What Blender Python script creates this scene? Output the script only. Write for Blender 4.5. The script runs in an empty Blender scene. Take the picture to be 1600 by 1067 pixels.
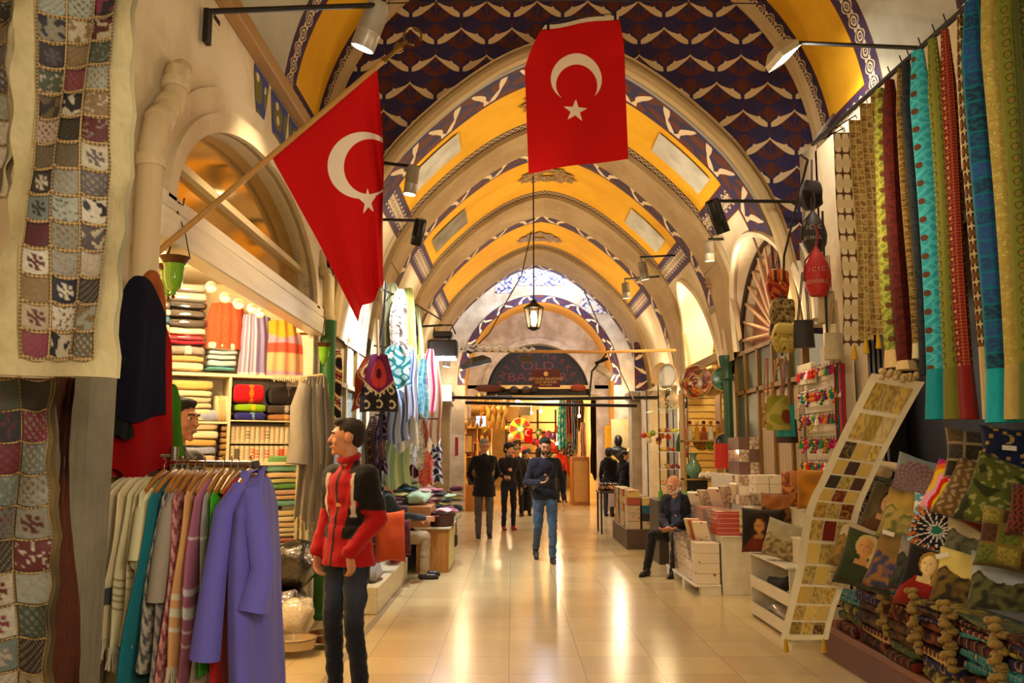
import bpy, bmesh, math, random
import numpy as np
from mathutils import Matrix, Vector, noise
PI = math.pi
C = bpy.context.scene.collection
SC = bpy.context.scene
rnd = random.Random(11)
# ---------------------------------------------------------------- camera, world, exposure
EYE, FPX, TILT = 1.54, 1350.0, math.atan(174/1350.0)
cd = bpy.data.cameras.new('camera'); cam = bpy.data.objects.new('camera', cd); C.objects.link(cam)
cd.sensor_fit = 'HORIZONTAL'; cd.sensor_width = 36; cd.lens = 36*FPX/1600; cd.clip_start = .05; cd.clip_end = 200
cam.location = (0, 0, EYE); cam.rotation_euler = (PI/2+TILT, 0, 0); SC.camera = cam
SC.view_settings.view_transform = 'Standard'; SC.view_settings.look = 'None'
SC.view_settings.exposure = 0.55; SC.view_settings.gamma = 1.0; SC.view_settings.use_curve_mapping = False
w = bpy.data.worlds.new('world'); SC.world = w; w.use_nodes = True
w.node_tree.nodes['Background'].inputs[0].default_value = (1.0, .74, .44, 1)
w.node_tree.nodes['Background'].inputs[1].default_value = .22
SC.cycles.max_bounces = 6; SC.cycles.diffuse_bounces = 3; SC.cycles.glossy_bounces = 3
SC.cycles.transparent_max_bounces = 6; SC.cycles.transmission_bounces = 4
SC.cycles.caustics_reflective = False; SC.cycles.caustics_refractive = False
SC.cycles.sample_clamp_indirect = 4.0; SC.cycles.use_light_tree = True
WARM = (1.0, .72, .40); WHITE = (1.0, .82, .60); COOL = (.86, .93, 1.0)
def spot(loc, tgt, power, size=70, color=WARM, r=.04, blend=.6, parent=None):
    l = bpy.data.lights.new('spot_light', 'SPOT'); l.energy = power; l.color = color
    l.spot_size = math.radians(size); l.spot_blend = blend; l.shadow_soft_size = r
    o = bpy.data.objects.new('spot_light', l); C.objects.link(o); o.location = loc
    o.rotation_euler = (Vector(tgt)-Vector(loc)).to_track_quat('-Z', 'Y').to_euler(); return o
def point(loc, power, color=WARM, r=.08):
    l = bpy.data.lights.new('point_light', 'POINT'); l.energy = power; l.color = color; l.shadow_soft_size = r
    o = bpy.data.objects.new('point_light', l); C.objects.link(o); o.location = loc; return o
# the lamps of the shops, points over the crossing, one added to brighten right cushions
for a in [((-2.6, 5.6, 2.9), 60, WARM), ((-2.5, 7.0, 2.85), 60, WARM), ((-2.2, 13.0, 2.9), 110, COOL), ((-2.2, 17.2, 2.9), 60, COOL),
          ((3.35, 13.3, 3.2), 70, WARM), ((2.8, 16.4, 2.7), 70, WARM), ((2.0, 9.6, 3.3), 30, WHITE), ((1.7, 5.2, 3.1), 20, WARM),
          ((-1.4, 24.6, 2.7), 90, WARM), ((-.2, 27, 2.8), 110, WARM), ((1.6, 30, 2.8), 240, WARM), ((.3, 34, 2.8), 240, WARM), ((3.6, 25.5, 2.6), 90, WARM),
          ((.8, 22.0, 4.9), 45, (.75, .80, 1.0)), ((-1.2, 22.0, 3.3), 45, WARM), ((2.6, 22.0, 3.3), 45, WARM)]:
    point(a[0], a[1], a[2], .12)
# unseen points added around the camera and under the vault to brighten the foreground
for a in [((.1, 1.4, 2.1), 70), ((.9, -1.5, 2.6), 110), ((1.2, 4.2, 2.9), 10)]:
    point(a[0], a[1], WHITE, .25)
# unseen uplights added at cornice height, without fixtures, to brighten the vault
for (x, y, p) in ((-1.6, 10.0, 80), (2.7, 10.2, 80), (-1.6, 13.2, 80), (2.7, 13.4, 80), (-1.6, 16.9, 80), (2.7, 16.9, 80), (-.3, 7.2, 30)):
    spot((x, y, 3.35), (.55+(x-.55)*-.15, y+.1, 5.8), p, 130, (1.0, .80, .50), .15, 1.0)
# ---------------------------------------------------------------- geometry helpers
def srgb(c):
    if isinstance(c, str):
        c = tuple(int(c[i:i+2], 16)/255 for i in (0, 2, 4))
    return tuple((v/12.92 if v <= .04045 else ((v+.055)/1.055)**2.4) for v in c[:3])
def ray(x, y):
    a = (x-800)/FPX; b = (533.5-y)/FPX
    return Vector((a, math.cos(TILT)-b*math.sin(TILT), math.sin(TILT)+b*math.cos(TILT)))
def P(x, y, D):
    r = ray(x, y); return Vector((0, 0, EYE))+r*(D/r.y)
def PX(x, y, X):
    r = ray(x, y); return Vector((0, 0, EYE))+r*(X/r.x)
def PZ(x, y, z=0):
    r = ray(x, y); return Vector((0, 0, EYE))+r*((z-EYE)/r.z)
def hsh(*a):
    v = math.sin(sum(x*k for x, k in zip(a, (12.9898, 78.233, 37.719, 4.581))))*43758.5453
    return v-math.floor(v)
def nz(x, y=0, z=0): return noise.noise((x, y, z))
def world_of(o):
    m = Matrix.Identity(4)
    while o is not None:
        m = o.matrix_basis @ m; o = o.parent
    return m
def props(o, label=None, cat=None, group=None, kind=None):
    if label: o['label'] = label
    if cat: o['category'] = cat
    if group: o['group'] = group
    if kind: o['kind'] = kind
    return o
def thing(name, label, cat, loc=(0, 0, 0), rz=0, group=None):
    o = bpy.data.objects.new(name, None); C.objects.link(o); o.location = loc; o.rotation_euler = (0, 0, rz)
    o.empty_display_size = .1
    return props(o, label, cat, group)
class MB:
    """collects shapes; build() links them as one mesh object"""
    def __init__(s): s.v = []; s.f = []; s.m = []; s.col = []; s.uv = {}; s.mx = None; s.mi = 0; s.c = None
    def add(s, vs, fs, uvs=None, cols=None):
        b = len(s.v)
        for p in vs:
            p = Vector(p); s.v.append(s.mx @ p if s.mx else p)
        if cols is None: s.col += [s.c]*len(vs)
        else: s.col += list(cols)
        for f in fs:
            s.f.append([i+b for i in f]); s.m.append(s.mi)
            if uvs is not None: s.uv[len(s.f)-1] = [uvs[i] for i in f]
        return s
    def box(s, a, b, bev=0):
        x0, y0, z0 = [min(p, q) for p, q in zip(a, b)]; x1, y1, z1 = [max(p, q) for p, q in zip(a, b)]
        e = min(bev, (x1-x0)/2.1, (y1-y0)/2.1, (z1-z0)/2.1)
        if e <= 0:
            v = [(x, y, z) for z in (z0, z1) for y in (y0, y1) for x in (x0, x1)]
            return s.add(v, [(0, 2, 3, 1), (4, 5, 7, 6), (0, 1, 5, 4), (2, 6, 7, 3), (0, 4, 6, 2), (1, 3, 7, 5)])
        v = []; X = (x0, x1); Y = (y0, y1); Z = (z0, z1)
        for k in range(8):
            i, j, l = k & 1, (k >> 1) & 1, k >> 2; sx, sy, sz = (1-2*i)*e, (1-2*j)*e, (1-2*l)*e
            x, y, z = X[i], Y[j], Z[l]
            v += [(x, y+sy, z+sz), (x+sx, y, z+sz), (x+sx, y+sy, z)]
        q = lambda k, a_: 3*k+a_
        f = [(q(0, 2), q(2, 2), q(3, 2), q(1, 2)), (q(4, 2), q(5, 2), q(7, 2), q(6, 2)), (q(0, 1), q(1, 1), q(5, 1), q(4, 1)), (q(2, 1), q(6, 1), q(7, 1), q(3, 1)),
             (q(0, 0), q(4, 0), q(6, 0), q(2, 0)), (q(1, 0), q(3, 0), q(7, 0), q(5, 0))]
        for a_, b_, ax in [(0, 1, (1, 2)), (2, 3, (1, 2)), (4, 5, (1, 2)), (6, 7, (1, 2)), (0, 2, (0, 2)), (1, 3, (0, 2)), (4, 6, (0, 2)), (5, 7, (0, 2)), (0, 4, (0, 1)), (1, 5, (0, 1)), (2, 6, (0, 1)), (3, 7, (0, 1))]:
            f.append((q(a_, ax[0]), q(b_, ax[0]), q(b_, ax[1]), q(a_, ax[1])))
        for k in range(8): f.append((q(k, 0), q(k, 1), q(k, 2)))
        return s.add(v, f)
    def tube(s, pts, r, n=8, cap=True, rs=None, closed=False, flat=1.0):
        pts = [Vector(p) for p in pts]; m = len(pts); rs = rs or [r]*m; v = []; f = []
        up = Vector((0, 0, 1)); prev = None
        for i, p in enumerate(pts):
            if closed: d = pts[(i+1) % m]-pts[i-1]
            else: d = pts[min(i+1, m-1)]-pts[max(i-1, 0)]
            d = d.normalized() if d.length > 1e-9 else Vector((0, 0, 1))
            if prev is None:
                a = d.cross(up if abs(d.z) < .9 else Vector((1, 0, 0))).normalized()
            else:
                a = (prev-d*prev.dot(d)); a = a.normalized() if a.length > 1e-6 else d.orthogonal().normalized()
            prev = a; b = d.cross(a)
            for k in range(n):
                t = 2*PI*k/n; v.append(p+a*math.cos(t)*rs[i]+b*math.sin(t)*rs[i]*flat)
        for i in range(m if closed else m-1):
            j = (i+1) % m
            for k in range(n):
                l = (k+1) % n; f.append((i*n+k, i*n+l, j*n+l, j*n+k))
        if cap and not closed: f.append(tuple(range(n))[::-1]); f.append(tuple((m-1)*n+k for k in range(n)))
        return s.add(v, f)
    def lathe(s, prof, c=(0, 0, 0), n=20, axis=None):
        """prof: (radius, height) list; axis optional direction"""
        q = Vector((0, 0, 1)).rotation_difference(Vector(axis)).to_matrix() if axis is not None else Matrix.Identity(3)
        v = []; f = []; m = len(prof); c = Vector(c)
        for r, h in prof:
            for k in range(n):
                t = 2*PI*k/n; v.append(q @ Vector((r*math.cos(t), r*math.sin(t), h))+c)
        for i in range(m-1):
            for k in range(n):
                l = (k+1) % n; f.append((i*n+k, i*n+l, (i+1)*n+l, (i+1)*n+k))
        if prof[0][0] > 1e-4: f.append(tuple(range(n))[::-1])
        if prof[-1][0] > 1e-4: f.append(tuple((m-1)*n+k for k in range(n)))
        return s.add(v, f)
    def ell(s, c, r, n=14, m=9, rot=None):
        c = Vector(c); v = []; f = []; R = rot or Matrix.Identity(3)
        for i in range(m+1):
            a = -PI/2+PI*i/m
            for k in range(n):
                t = 2*PI*k/n; v.append(R @ Vector((r[0]*math.cos(a)*math.cos(t), r[1]*math.cos(a)*math.sin(t), r[2]*math.sin(a)))+c)
        for i in range(m):
            for k in range(n):
                l = (k+1) % n; f.append((i*n+k, i*n+l, (i+1)*n+l, (i+1)*n+k))
        return s.add(v, f)
    def grid(s, fn, nu, nv, cf=None, uvf=None, flip=False, skip=None):
        """fn(u,v) -> point, u,v in 0..1"""
        v = []; uv = []; cs = [] if cf else None
        for j in range(nv+1):
            for i in range(nu+1):
                a, b = i/nu, j/nv; v.append(fn(a, b)); uv.append(uvf(a, b) if uvf else (a, b))
                if cf: cs.append(cf(a, b))
        f = []
        for j in range(nv):
            for i in range(nu):
                q = (j*(nu+1)+i, j*(nu+1)+i+1, (j+1)*(nu+1)+i+1, (j+1)*(nu+1)+i); f.append(q[::-1] if flip else q)
        if skip: f = [q for q in f if not skip(sum((Vector(v[i]) for i in q), Vector())/len(q))]
        return s.add(v, f, uv, cs)
    def poly(s, pts, fn=None, th=0):
        """flat outline, triangulated; fn maps 2D to 3D; th = offset vector for thickness"""
        P3 = [Vector(fn(*p)) if fn else Vector(p) for p in pts]
        from mathutils.geometry import tessellate_polygon
        tris = tessellate_polygon([[Vector((p[0], p[1], 0)) for p in pts]] if fn else [P3]); n = len(pts)
        if not th: return s.add(P3, [tuple(t) for t in tris])
        th = Vector(th)
        return s.add(P3+[p+th for p in P3], [tuple(t) for t in tris]+[tuple(i+n for i in t)[::-1] for t in tris]+[(i, (i+1) % n, (i+1) % n+n, i+n) for i in range(n)])
    def build(s, name, mats, parent=None, smooth=True, mods=None, angle=40):
        me = bpy.data.meshes.new(name)
        inv = world_of(parent).inverted() if parent is not None else None
        me.from_pydata([tuple(inv @ p) if inv else tuple(p) for p in s.v], [], s.f)
        if not isinstance(mats, (list, tuple)): mats = [mats]
        for m in mats: me.materials.append(m)
        me.polygons.foreach_set('material_index', s.m)
        if s.uv:
            l = me.uv_layers.new(name='UVMap').data; arr = [0.0]*(2*len(l)); k = 0
            for i, f in enumerate(s.f):
                q = s.uv.get(i)
                for j in range(len(f)):
                    if q: arr[2*k], arr[2*k+1] = q[j][0], q[j][1]
                    k += 1
            l.foreach_set('uv', arr)
        if any(c is not None for c in s.col):
            ca = me.color_attributes.new(name='Col', type='FLOAT_COLOR', domain='POINT')
            arr = []
            for c in s.col: arr += (list(c[:3])+[1.0]) if c else [.5, .5, .5, 1]
            ca.data.foreach_set('color', arr)
        me.validate(); me.update()
        if smooth:
            me.shade_smooth()
            try: me.set_sharp_from_angle(angle=math.radians(angle))
            except Exception: pass
        o = bpy.data.objects.new(name, me); C.objects.link(o)
        if parent is not None: o.parent = parent
        return o
def cp(root, loc=None, rz=None, label=None, group=None, scale=None):
    r = root.copy(); C.objects.link(r)
    if loc is not None: r.location = loc
    if rz is not None: r.rotation_euler = rz if hasattr(rz, '__len__') else (0, 0, rz)
    if scale: r.scale = scale
    if label: r['label'] = label
    if group: r['group'] = group
    for ch in list(root.children):
        c = ch.copy(); C.objects.link(c); c.parent = r
        for g in list(ch.children):
            d = g.copy(); C.objects.link(d); d.parent = c
    return r
def struct(mb, name, mats, parent=None, **k):
    o = mb.build(name, mats, parent, **k)
    if parent is None: o['kind'] = 'structure'
    return o
def solo(mb, name, mats, label, cat, group=None, **k):
    return props(mb.build(name, mats, None, **k), label, cat, group)
# ---------------------------------------------------------------- shader expressions
class E:
    nt = None
    def __init__(s, sock): s.s = sock
    @staticmethod
    def w(v): return v if isinstance(v, E) else E(v)
    @staticmethod
    def math(op, *a, clamp=False):
        n = E.nt.nodes.new('ShaderNodeMath'); n.operation = op; n.use_clamp = clamp
        for i, x in enumerate(a):
            if isinstance(x, E): x = x.s
            if isinstance(x, (int, float)): n.inputs[i].default_value = x
            else: E.nt.links.new(x, n.inputs[i])
        return E(n.outputs[0])
    def __add__(s, o): return E.math('ADD', s, o)
    __radd__ = __add__
    def __sub__(s, o): return E.math('SUBTRACT', s, o)
    def __rsub__(s, o): return E.math('SUBTRACT', o, s)
    def __mul__(s, o): return E.math('MULTIPLY', s, o)
    __rmul__ = __mul__
    def __truediv__(s, o): return E.math('DIVIDE', s, o)
def f_abs(a): return E.math('ABSOLUTE', a)
def f_sin(a): return E.math('SINE', a)
def f_fr(a): return E.math('FRACT', a)
def f_fl(a): return E.math('FLOOR', a)
def f_pow(a, b): return E.math('POWER', a, b)
def f_min(a, b): return E.math('MINIMUM', a, b)
def f_max(a, b): return E.math('MAXIMUM', a, b)
def f_len(a, b): return E.math('SQRT', a*a+b*b)
def f_lt(a, b): return E.math('LESS_THAN', a, b)
def f_st(a, e): return E.math('MULTIPLY', a, -1.0/e, clamp=False)  # helper for soft steps
def f_in(a, e=.01):  # 1 where a < 0, soft edge of width e
    return E.math('MULTIPLY_ADD', a, -1.0/e, .5, clamp=True)
def f_noise(scale, detail=3, vec=None, rough=.5):
    n = E.nt.nodes.new('ShaderNodeTexNoise'); n.inputs['Scale'].default_value = scale; n.inputs['Detail'].default_value = detail; n.inputs['Roughness'].default_value = rough
    if vec is not None: E.nt.links.new(vec, n.inputs['Vector'])
    return E(n.outputs[0])
def f_vor(scale, vec=None, out='Distance', feat='F1'):
    n = E.nt.nodes.new('ShaderNodeTexVoronoi'); n.inputs['Scale'].default_value = scale; n.feature = feat
    if vec is not None: E.nt.links.new(vec, n.inputs['Vector'])
    return E(n.outputs[out])
def col(c):
    n = E.nt.nodes.new('ShaderNodeRGB'); c = srgb(c); n.outputs[0].default_value = (*c, 1); return E(n.outputs[0])
def mix(f, a, b):
    n = E.nt.nodes.new('ShaderNodeMix'); n.data_type = 'RGBA'
    E.nt.links.new(E.w(f).s, n.inputs[0]) if isinstance(f, E) else setattr(n.inputs[0], 'default_value', f)
    E.nt.links.new(a.s, n.inputs[6]); E.nt.links.new(b.s, n.inputs[7]); return E(n.outputs[2])
def uvxy(name='uv'):
    t = E.nt.nodes.new('ShaderNodeTexCoord'); x = E.nt.nodes.new('ShaderNodeSeparateXYZ')
    E.nt.links.new(t.outputs['UV' if name == 'uv' else 'Object'], x.inputs[0])
    return E(x.outputs[0]), E(x.outputs[1]), E(x.outputs[2]), t.outputs['UV' if name == 'uv' else 'Object']
MATS = {}
def mat(name, fn, rough=.7, metal=0, bump=None, spec=.5, sheen=0, coat=0):
    """fn() returns a colour expression, or fn is a colour"""
    if name in MATS: return MATS[name]
    m = bpy.data.materials.new(name); m.use_nodes = True; E.nt = m.node_tree
    b = m.node_tree.nodes['Principled BSDF']
    b.inputs['Roughness'].default_value = rough; b.inputs['Metallic'].default_value = metal
    b.inputs['Specular IOR Level'].default_value = spec
    if sheen: b.inputs['Sheen Weight'].default_value = sheen
    if coat: b.inputs['Coat Weight'].default_value = coat
    c = fn() if callable(fn) else None
    if c is None:
        n = f_noise(6, 3); b_ = srgb(fn); lo = tuple(v*.78 for v in b_)
        r1 = E.nt.nodes.new('ShaderNodeMix'); r1.data_type = 'RGBA'; E.nt.links.new(n.s, r1.inputs[0])
        r1.inputs[6].default_value = (*lo, 1); r1.inputs[7].default_value = (*[min(1, v*1.2) for v in b_], 1); c = E(r1.outputs[2])
    E.nt.links.new(c.s, b.inputs['Base Color'])
    if bump:
        h = f_noise(bump[0], 3) if not callable(bump[0]) else bump[0]()
        n = E.nt.nodes.new('ShaderNodeBump'); n.inputs['Strength'].default_value = bump[1]; n.inputs['Distance'].default_value = .01
        E.nt.links.new(h.s, n.inputs['Height']); E.nt.links.new(n.outputs[0], b.inputs['Normal'])
    MATS[name] = m; return m
def cloth(c, rough=.9):
    return mat('cloth_%s' % (c if isinstance(c, str) else '%02x%02x%02x' % tuple(int(v*255) for v in c)), c, rough, bump=(120, .35), spec=.2, sheen=.15)
def plain(c, rough=.5, metal=0, coat=0):
    return mat('paint_%s_%d_%d' % (c, rough*100, metal*100), c, rough, metal, coat=coat)
def emis(name, c, s):
    if name in MATS: return MATS[name]
    m = bpy.data.materials.new(name); m.use_nodes = True; b = m.node_tree.nodes['Principled BSDF']
    b.inputs['Base Color'].default_value = (*srgb(c), 1); b.inputs['Emission Color'].default_value = (*srgb(c), 1); b.inputs['Emission Strength'].default_value = s
    MATS[name] = m; return m
def glassmat(name, c=(1, 1, 1), rough=.05, alpha=.25):
    if name in MATS: return MATS[name]
    m = bpy.data.materials.new(name); m.use_nodes = True; nt = m.node_tree; b = nt.nodes['Principled BSDF']; out = nt.nodes['Material Output']
    b.inputs['Base Color'].default_value = (*c, 1); b.inputs['Roughness'].default_value = rough; b.inputs['Specular IOR Level'].default_value = .8
    t = nt.nodes.new('ShaderNodeBsdfTransparent'); t.inputs[0].default_value = (*[min(1, .5+.5*v) for v in c], 1); mx = nt.nodes.new('ShaderNodeMixShader'); mx.inputs[0].default_value = alpha
    nt.links.new(t.outputs[0], mx.inputs[1]); nt.links.new(b.outputs[0], mx.inputs[2]); nt.links.new(mx.outputs[0], out.inputs[0]); MATS[name] = m; return m
def _vc():
    a = E.nt.nodes.new('ShaderNodeAttribute'); a.attribute_name = 'Col'; return E(a.outputs['Color'])
VC = mat('printed_cloth', _vc, .85, bump=(90, .3), spec=.25, sheen=.1)
VCG = mat('glazed_paint', _vc, .25, spec=.6)
# ================================================================ the vaulted street
XC, XL, XR = .55, -1.9, 3.0
PROF = [(0, 5.86), (.25, 5.82), (.5, 5.73), (.75, 5.60), (1.0, 5.43), (1.25, 5.23), (1.5, 5.0), (1.75, 4.74), (1.92, 4.5), (2.05, 4.3), (2.14, 4.1), (2.22, 3.9), (2.3, 3.6), (2.37, 3.2), (2.41, 2.8), (2.43, 0)]
def plaster(name, a, b, c, stain=.5):
    def f():
        u, v, w_, vec = uvxy('obj')
        n1 = f_noise(1.3, 6, vec, .65); n2 = f_noise(5, 6, vec, .7)
        m = E.math('MULTIPLY_ADD', n1-.5, 5.0, stain, clamp=True); m2 = E.math('MULTIPLY_ADD', n2-.62, 9.0, 0, clamp=True)
        return mix(m2*.6, mix(m, col(a), col(b)), col(c))
    return mat(name, f, .85, bump=(7, .5))
MP_CREAM = plaster('cream_plaster', 'e8dcc2', 'd8c8a6', 'b89f78', .2)
MP_WALL = plaster('wall_plaster', 'e6d8bc', 'd2bf9a', 'a8906a', .25)
MP_TAN = plaster('tan_plaster', 'b79f78', 'a58b62', '7d6746', .5)
MP_YEL = plaster('yellow_plaster', 'eeb41c', 'e2a60e', 'dcae44', .4)
MP_GREY = plaster('grey_plaster', 'c6c6b8', 'b6b4a4', 'a39c88', .4)
MP_OLD = plaster('worn_plaster', 'cfc4b4', 'a3927e', '75624c', .5)
MP_WHITE = mat('white_paint', 'e9e2d2', .5)
def _band():      # tulips leaning in pairs over a dark blue ground with red leaves; u along the arch, v across 0..1
    u, v, w_, vec = uvxy()
    n = f_noise(9, 2, vec)
    red = f_in(f_abs(f_sin(u*9.0+f_sin(v*5.0)*1.3)*f_sin(v*6.3+u*3.0))-.42+(n-.5)*.3, .05)
    base = mix(1-red, col('27204f'), col('5c2317'))
    ul = f_fr(u/.62)*.62; w1 = None
    for (cx, sgn) in ((.12, 1), (.36, -1)):
        d = v-.5; a = (ul-cx)-d*.22*sgn-f_abs(d)*.10
        t = .016+.030*f_abs(f_sin((v+.1*sgn)*5.2))
        q = f_in(f_abs(a)-t, .008)*f_in(f_abs(d)-.40, .02); w1 = q if w1 is None else f_max(w1, q)
    c = mix(w1, base, col('e6d2ae'))
    edge = f_in(.455-f_abs(v-.5), .01)
    return mix(edge, c, col('4a1c1c'))
M_BAND = mat('tulip_band', _band, .7, bump=(20, .2))
def _border():    # pale scrolls and small flowers on a violet-brown ground
    u, v, w_, vec = uvxy()
    L = .30; ph = u*(2*PI/L); d = v-.5
    a = f_abs(d-f_sin(ph)*.26); b = f_abs(d+f_sin(ph)*.26)
    s = f_max(f_in(a-.028, .02), f_in(b-.028, .02))
    ul = (f_fr(u/(L/2))-.5)*(L/2)/.30; r = f_len(ul, d); s = f_max(s, f_in(f_abs(r-.10-.03*f_abs(f_sin(u*90+v*30)))-.032, .02)); s = f_max(s, f_in(r-.035, .02))
    ul2 = (f_fr(u/(L/2)+.5)-.5)*(L/2)/.30; r2 = f_len(ul2, f_abs(d)-.1); s = f_max(s, f_in(r2-.07, .02))
    s = s*f_in(f_abs(d)-.40, .02)
    return mix(s, mix(f_in(.44-f_abs(d), .01), col('38264e'), col('5a2420')), col('ddc9a4'))
M_BORDER = mat('scroll_border', _border, .7)
def _border2():
    u, v, w_, vec = uvxy(); d = v-.5; L = .16; ph = u*(2*PI/L)
    s = f_max(f_in(f_abs(d-f_sin(ph)*.25)-.07, .05), f_in(f_abs(d+f_sin(ph)*.25)-.07, .05))*f_in(f_abs(d)-.36, .04)
    return mix(s, mix(f_in(.42-f_abs(d), .01), col('4a3426'), col('4a1e22')), col('cdb78c'))
M_BORDER2 = mat('narrow_scroll_border', _border2, .7)
def _chev():      # rows of white winged tulips over blue and red-brown ornament; uv in metres
    u, v, w_, vec = uvxy()
    px, pz = .54, .305
    r = f_fl(v/pz); vv = v-r*pz; off = f_fr(r*.5)*px
    ul = (f_fr((u+off)/px)-.5)*px; a = f_abs(ul)/(px/2)
    cy = .235-.17*f_pow(a, .72)
    t = .010+.030*f_abs(f_sin(f_pow(a, 1.6)*3.05))
    wh = f_in(f_abs(vv-cy)-t, .006)*f_in(a-.93, .02)
    wh = f_max(wh, f_in(f_len(f_abs(ul)-.165, vv-(.235-.17*.70+.035))-.018, .006))
    # ornament
    ua = f_abs(ul); vc = vv-.10
    rr = f_len(ul, vc); fl = f_in(f_abs(rr-.065-.03*f_sin(a*9.0))-.016, .006)
    ub = (f_fr((u+off)/px+.5)-.5)*px; r2 = f_len(ub, (vv-.16)*.8); fl = f_max(fl, f_in(f_max(f_abs(ub)+f_abs(vv-.19)*.8-.075, .0-r2+.0), .006))
    fl = f_max(fl, f_in(f_abs(ua-.155-(vv-.15)*.4)-.030+f_abs(vv-.12)*.25, .006))
    fl = f_max(fl, f_in(f_abs(ua-.02-vv*vv*3.2)-.010, .005)); fl = f_max(fl, f_in(ua-.008, .004))
    fl = f_max(fl, f_in(f_len(ua-.085, vv-.07)-.036+.3*f_abs(ua-.085), .006))
    n = f_noise(3, 5, vec, .7); n2 = f_noise(30, 2, vec)
    base = mix(fl, mix(n, col('1c1840'), col('2c2560')), mix(n, col('4c1c10'), col('63281a')))
    wear = E.math('MULTIPLY_ADD', n2*n-.42, 12.0, 0, clamp=True)
    return mix(wh, mix(wear*.4, base, col('8b7358')), mix(n, col('cdb68c'), col('e6d3ac')))
M_CHEV = mat('winged_tulip_wall', _chev, .75, bump=(9, .25))
def _floor():
    u, v, w_, vec = uvxy('obj')
    s = .535; a = f_abs(f_fr(u/s+.04)-.5); b = f_abs(f_fr(v/s+.2)-.5)
    j = f_in(.4945-f_max(a, b), .004)
    cell = f_sin(f_fl(u/s+.04)*12.9+f_fl(v/s+.2)*78.2)*437.5; cell = f_fr(cell)
    n = f_noise(2.2, 6, vec, .6); n2 = f_noise(9, 5, vec, .6)
    c = mix(n, col('d6c290'), col('c0a670')); c = mix(cell*.40, c, col('ab926c'))
    c = mix(E.math('MULTIPLY_ADD', n2-.6, 6.0, 0, clamp=True)*.35, c, col('a08560'))
    return mix(j*.8, c, col('8a7450'))
M_FLOOR = mat('stone_floor', _floor, .20, bump=(14, .05), spec=.6)
M_WOOD = mat('tie_wood', 'b08a55', .7); M_DARK = mat('dark_iron', '2a2622', .5, .6); M_STONE = plaster('pier_stone', 'b3a58e', '948570', '5e5242', .5)
# floor
m = MB(); m.box((-9, -4, -.06), (12, 46, 0)); struct(m, 'floor', M_FLOOR, smooth=False)
m = MB(); m.box((-1.3, 2, 0), (-1.24, 22, .003)); m.box((-1.8, 2, 0), (-1.76, 8.2, .003)); struct(m, 'trim_1', plain('8d7a58', .4), smooth=False)
LUN = [(9.85, 1.38, 2.85, 1.18, 'round'), (13.3, 1.25, 2.6, 1.6, 'pointed')]
def in_lun(p):
    for (yc, h, zs, ri, k) in LUN:
        q = (p.y-yc)/h
        if abs(q) < 1 and p.z < zs+ri*((1-q*q)**.5 if k == 'round' else (1-abs(q)**1.7)**.75): return True
    return False
def prof_pts(step=.05):
    """profile resampled densely; list of (dx, z, arclength)"""
    out = []; s = 0
    for (a, b), (c, d) in zip(PROF[:-1], PROF[1:]):
        L = math.hypot(c-a, d-b); k = max(1, int(L/step))
        for i in range(k):
            t = i/k; out.append((a+(c-a)*t, b+(d-b)*t, s+L*t))
        s += L
    out.append((*PROF[-1], s)); return out
PP = prof_pts()
# smooth the polyline a little
for _ in range(4): PP = [PP[0]]+[((PP[i-1][0]+2*PP[i][0]+PP[i+1][0])/4, (PP[i-1][1]+2*PP[i][1]+PP[i+1][1])/4, PP[i][2]) for i in range(1, len(PP)-1)]+[PP[-1]]
def strip(mb, y0, y1, za=9, zb=0, inset=0.0, mi=0, uvm='band', side=(-1, 1), ny=1):
    """part of the barrel between depths y0..y1 and heights zb..za"""
    mb.mi = mi
    for sd in side:
        q = [p for p in PP if zb-1e-6 <= p[1] <= za+1e-6]
        if len(q) < 2: continue
        def fn(a, b):
            i = min(int(round(a*(len(q)-1))), len(q)-1); dx, z, s_ = q[i]
            return (XC+sd*max(0, dx-inset*(dx > .01)), y0+(y1-y0)*b, z-inset*(1 if z > 4 else 0))
        def uv(a, b):
            i = min(int(round(a*(len(q)-1))), len(q)-1); s_ = q[i][2]
            return (s_ if uvm == 'band' else sd*s_, b if uvm == 'band' else y0+(y1-y0)*b)
        mb.grid(fn, len(q)-1, max(ny, int((y1-y0)/.05)) if sd > 0 else ny, uvf=uv, flip=(sd > 0), skip=in_lun if sd > 0 else None)
def face_ring(mb, y, inset, zb=3.0, mi=0):
    """the thin front face of a rib that stands proud of the barrel"""
    mb.mi = mi
    for sd in (-1, 1):
        q = [p for p in PP if p[1] >= zb]
        mb.grid(lambda a, b: (XC+sd*max(0, q[int(round(a*(len(q)-1)))][0]-inset*b), y, q[int(round(a*(len(q)-1)))][1]-inset*b), len(q)-1, 1)
ZP, ZB = 4.50, 4.30
BAYS = [(8.9, 9.0, 9.55, 10.75, 10.95, 11.8), (None, 11.8, 12.25, 13.9, 14.12, 15.3), (None, 15.3, 15.8, 17.6, 17.85, 19.4)]
m = MB()
MV = [M_BAND, MP_YEL, M_BORDER2, MP_TAN, MP_WALL, M_BORDER]
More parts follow.
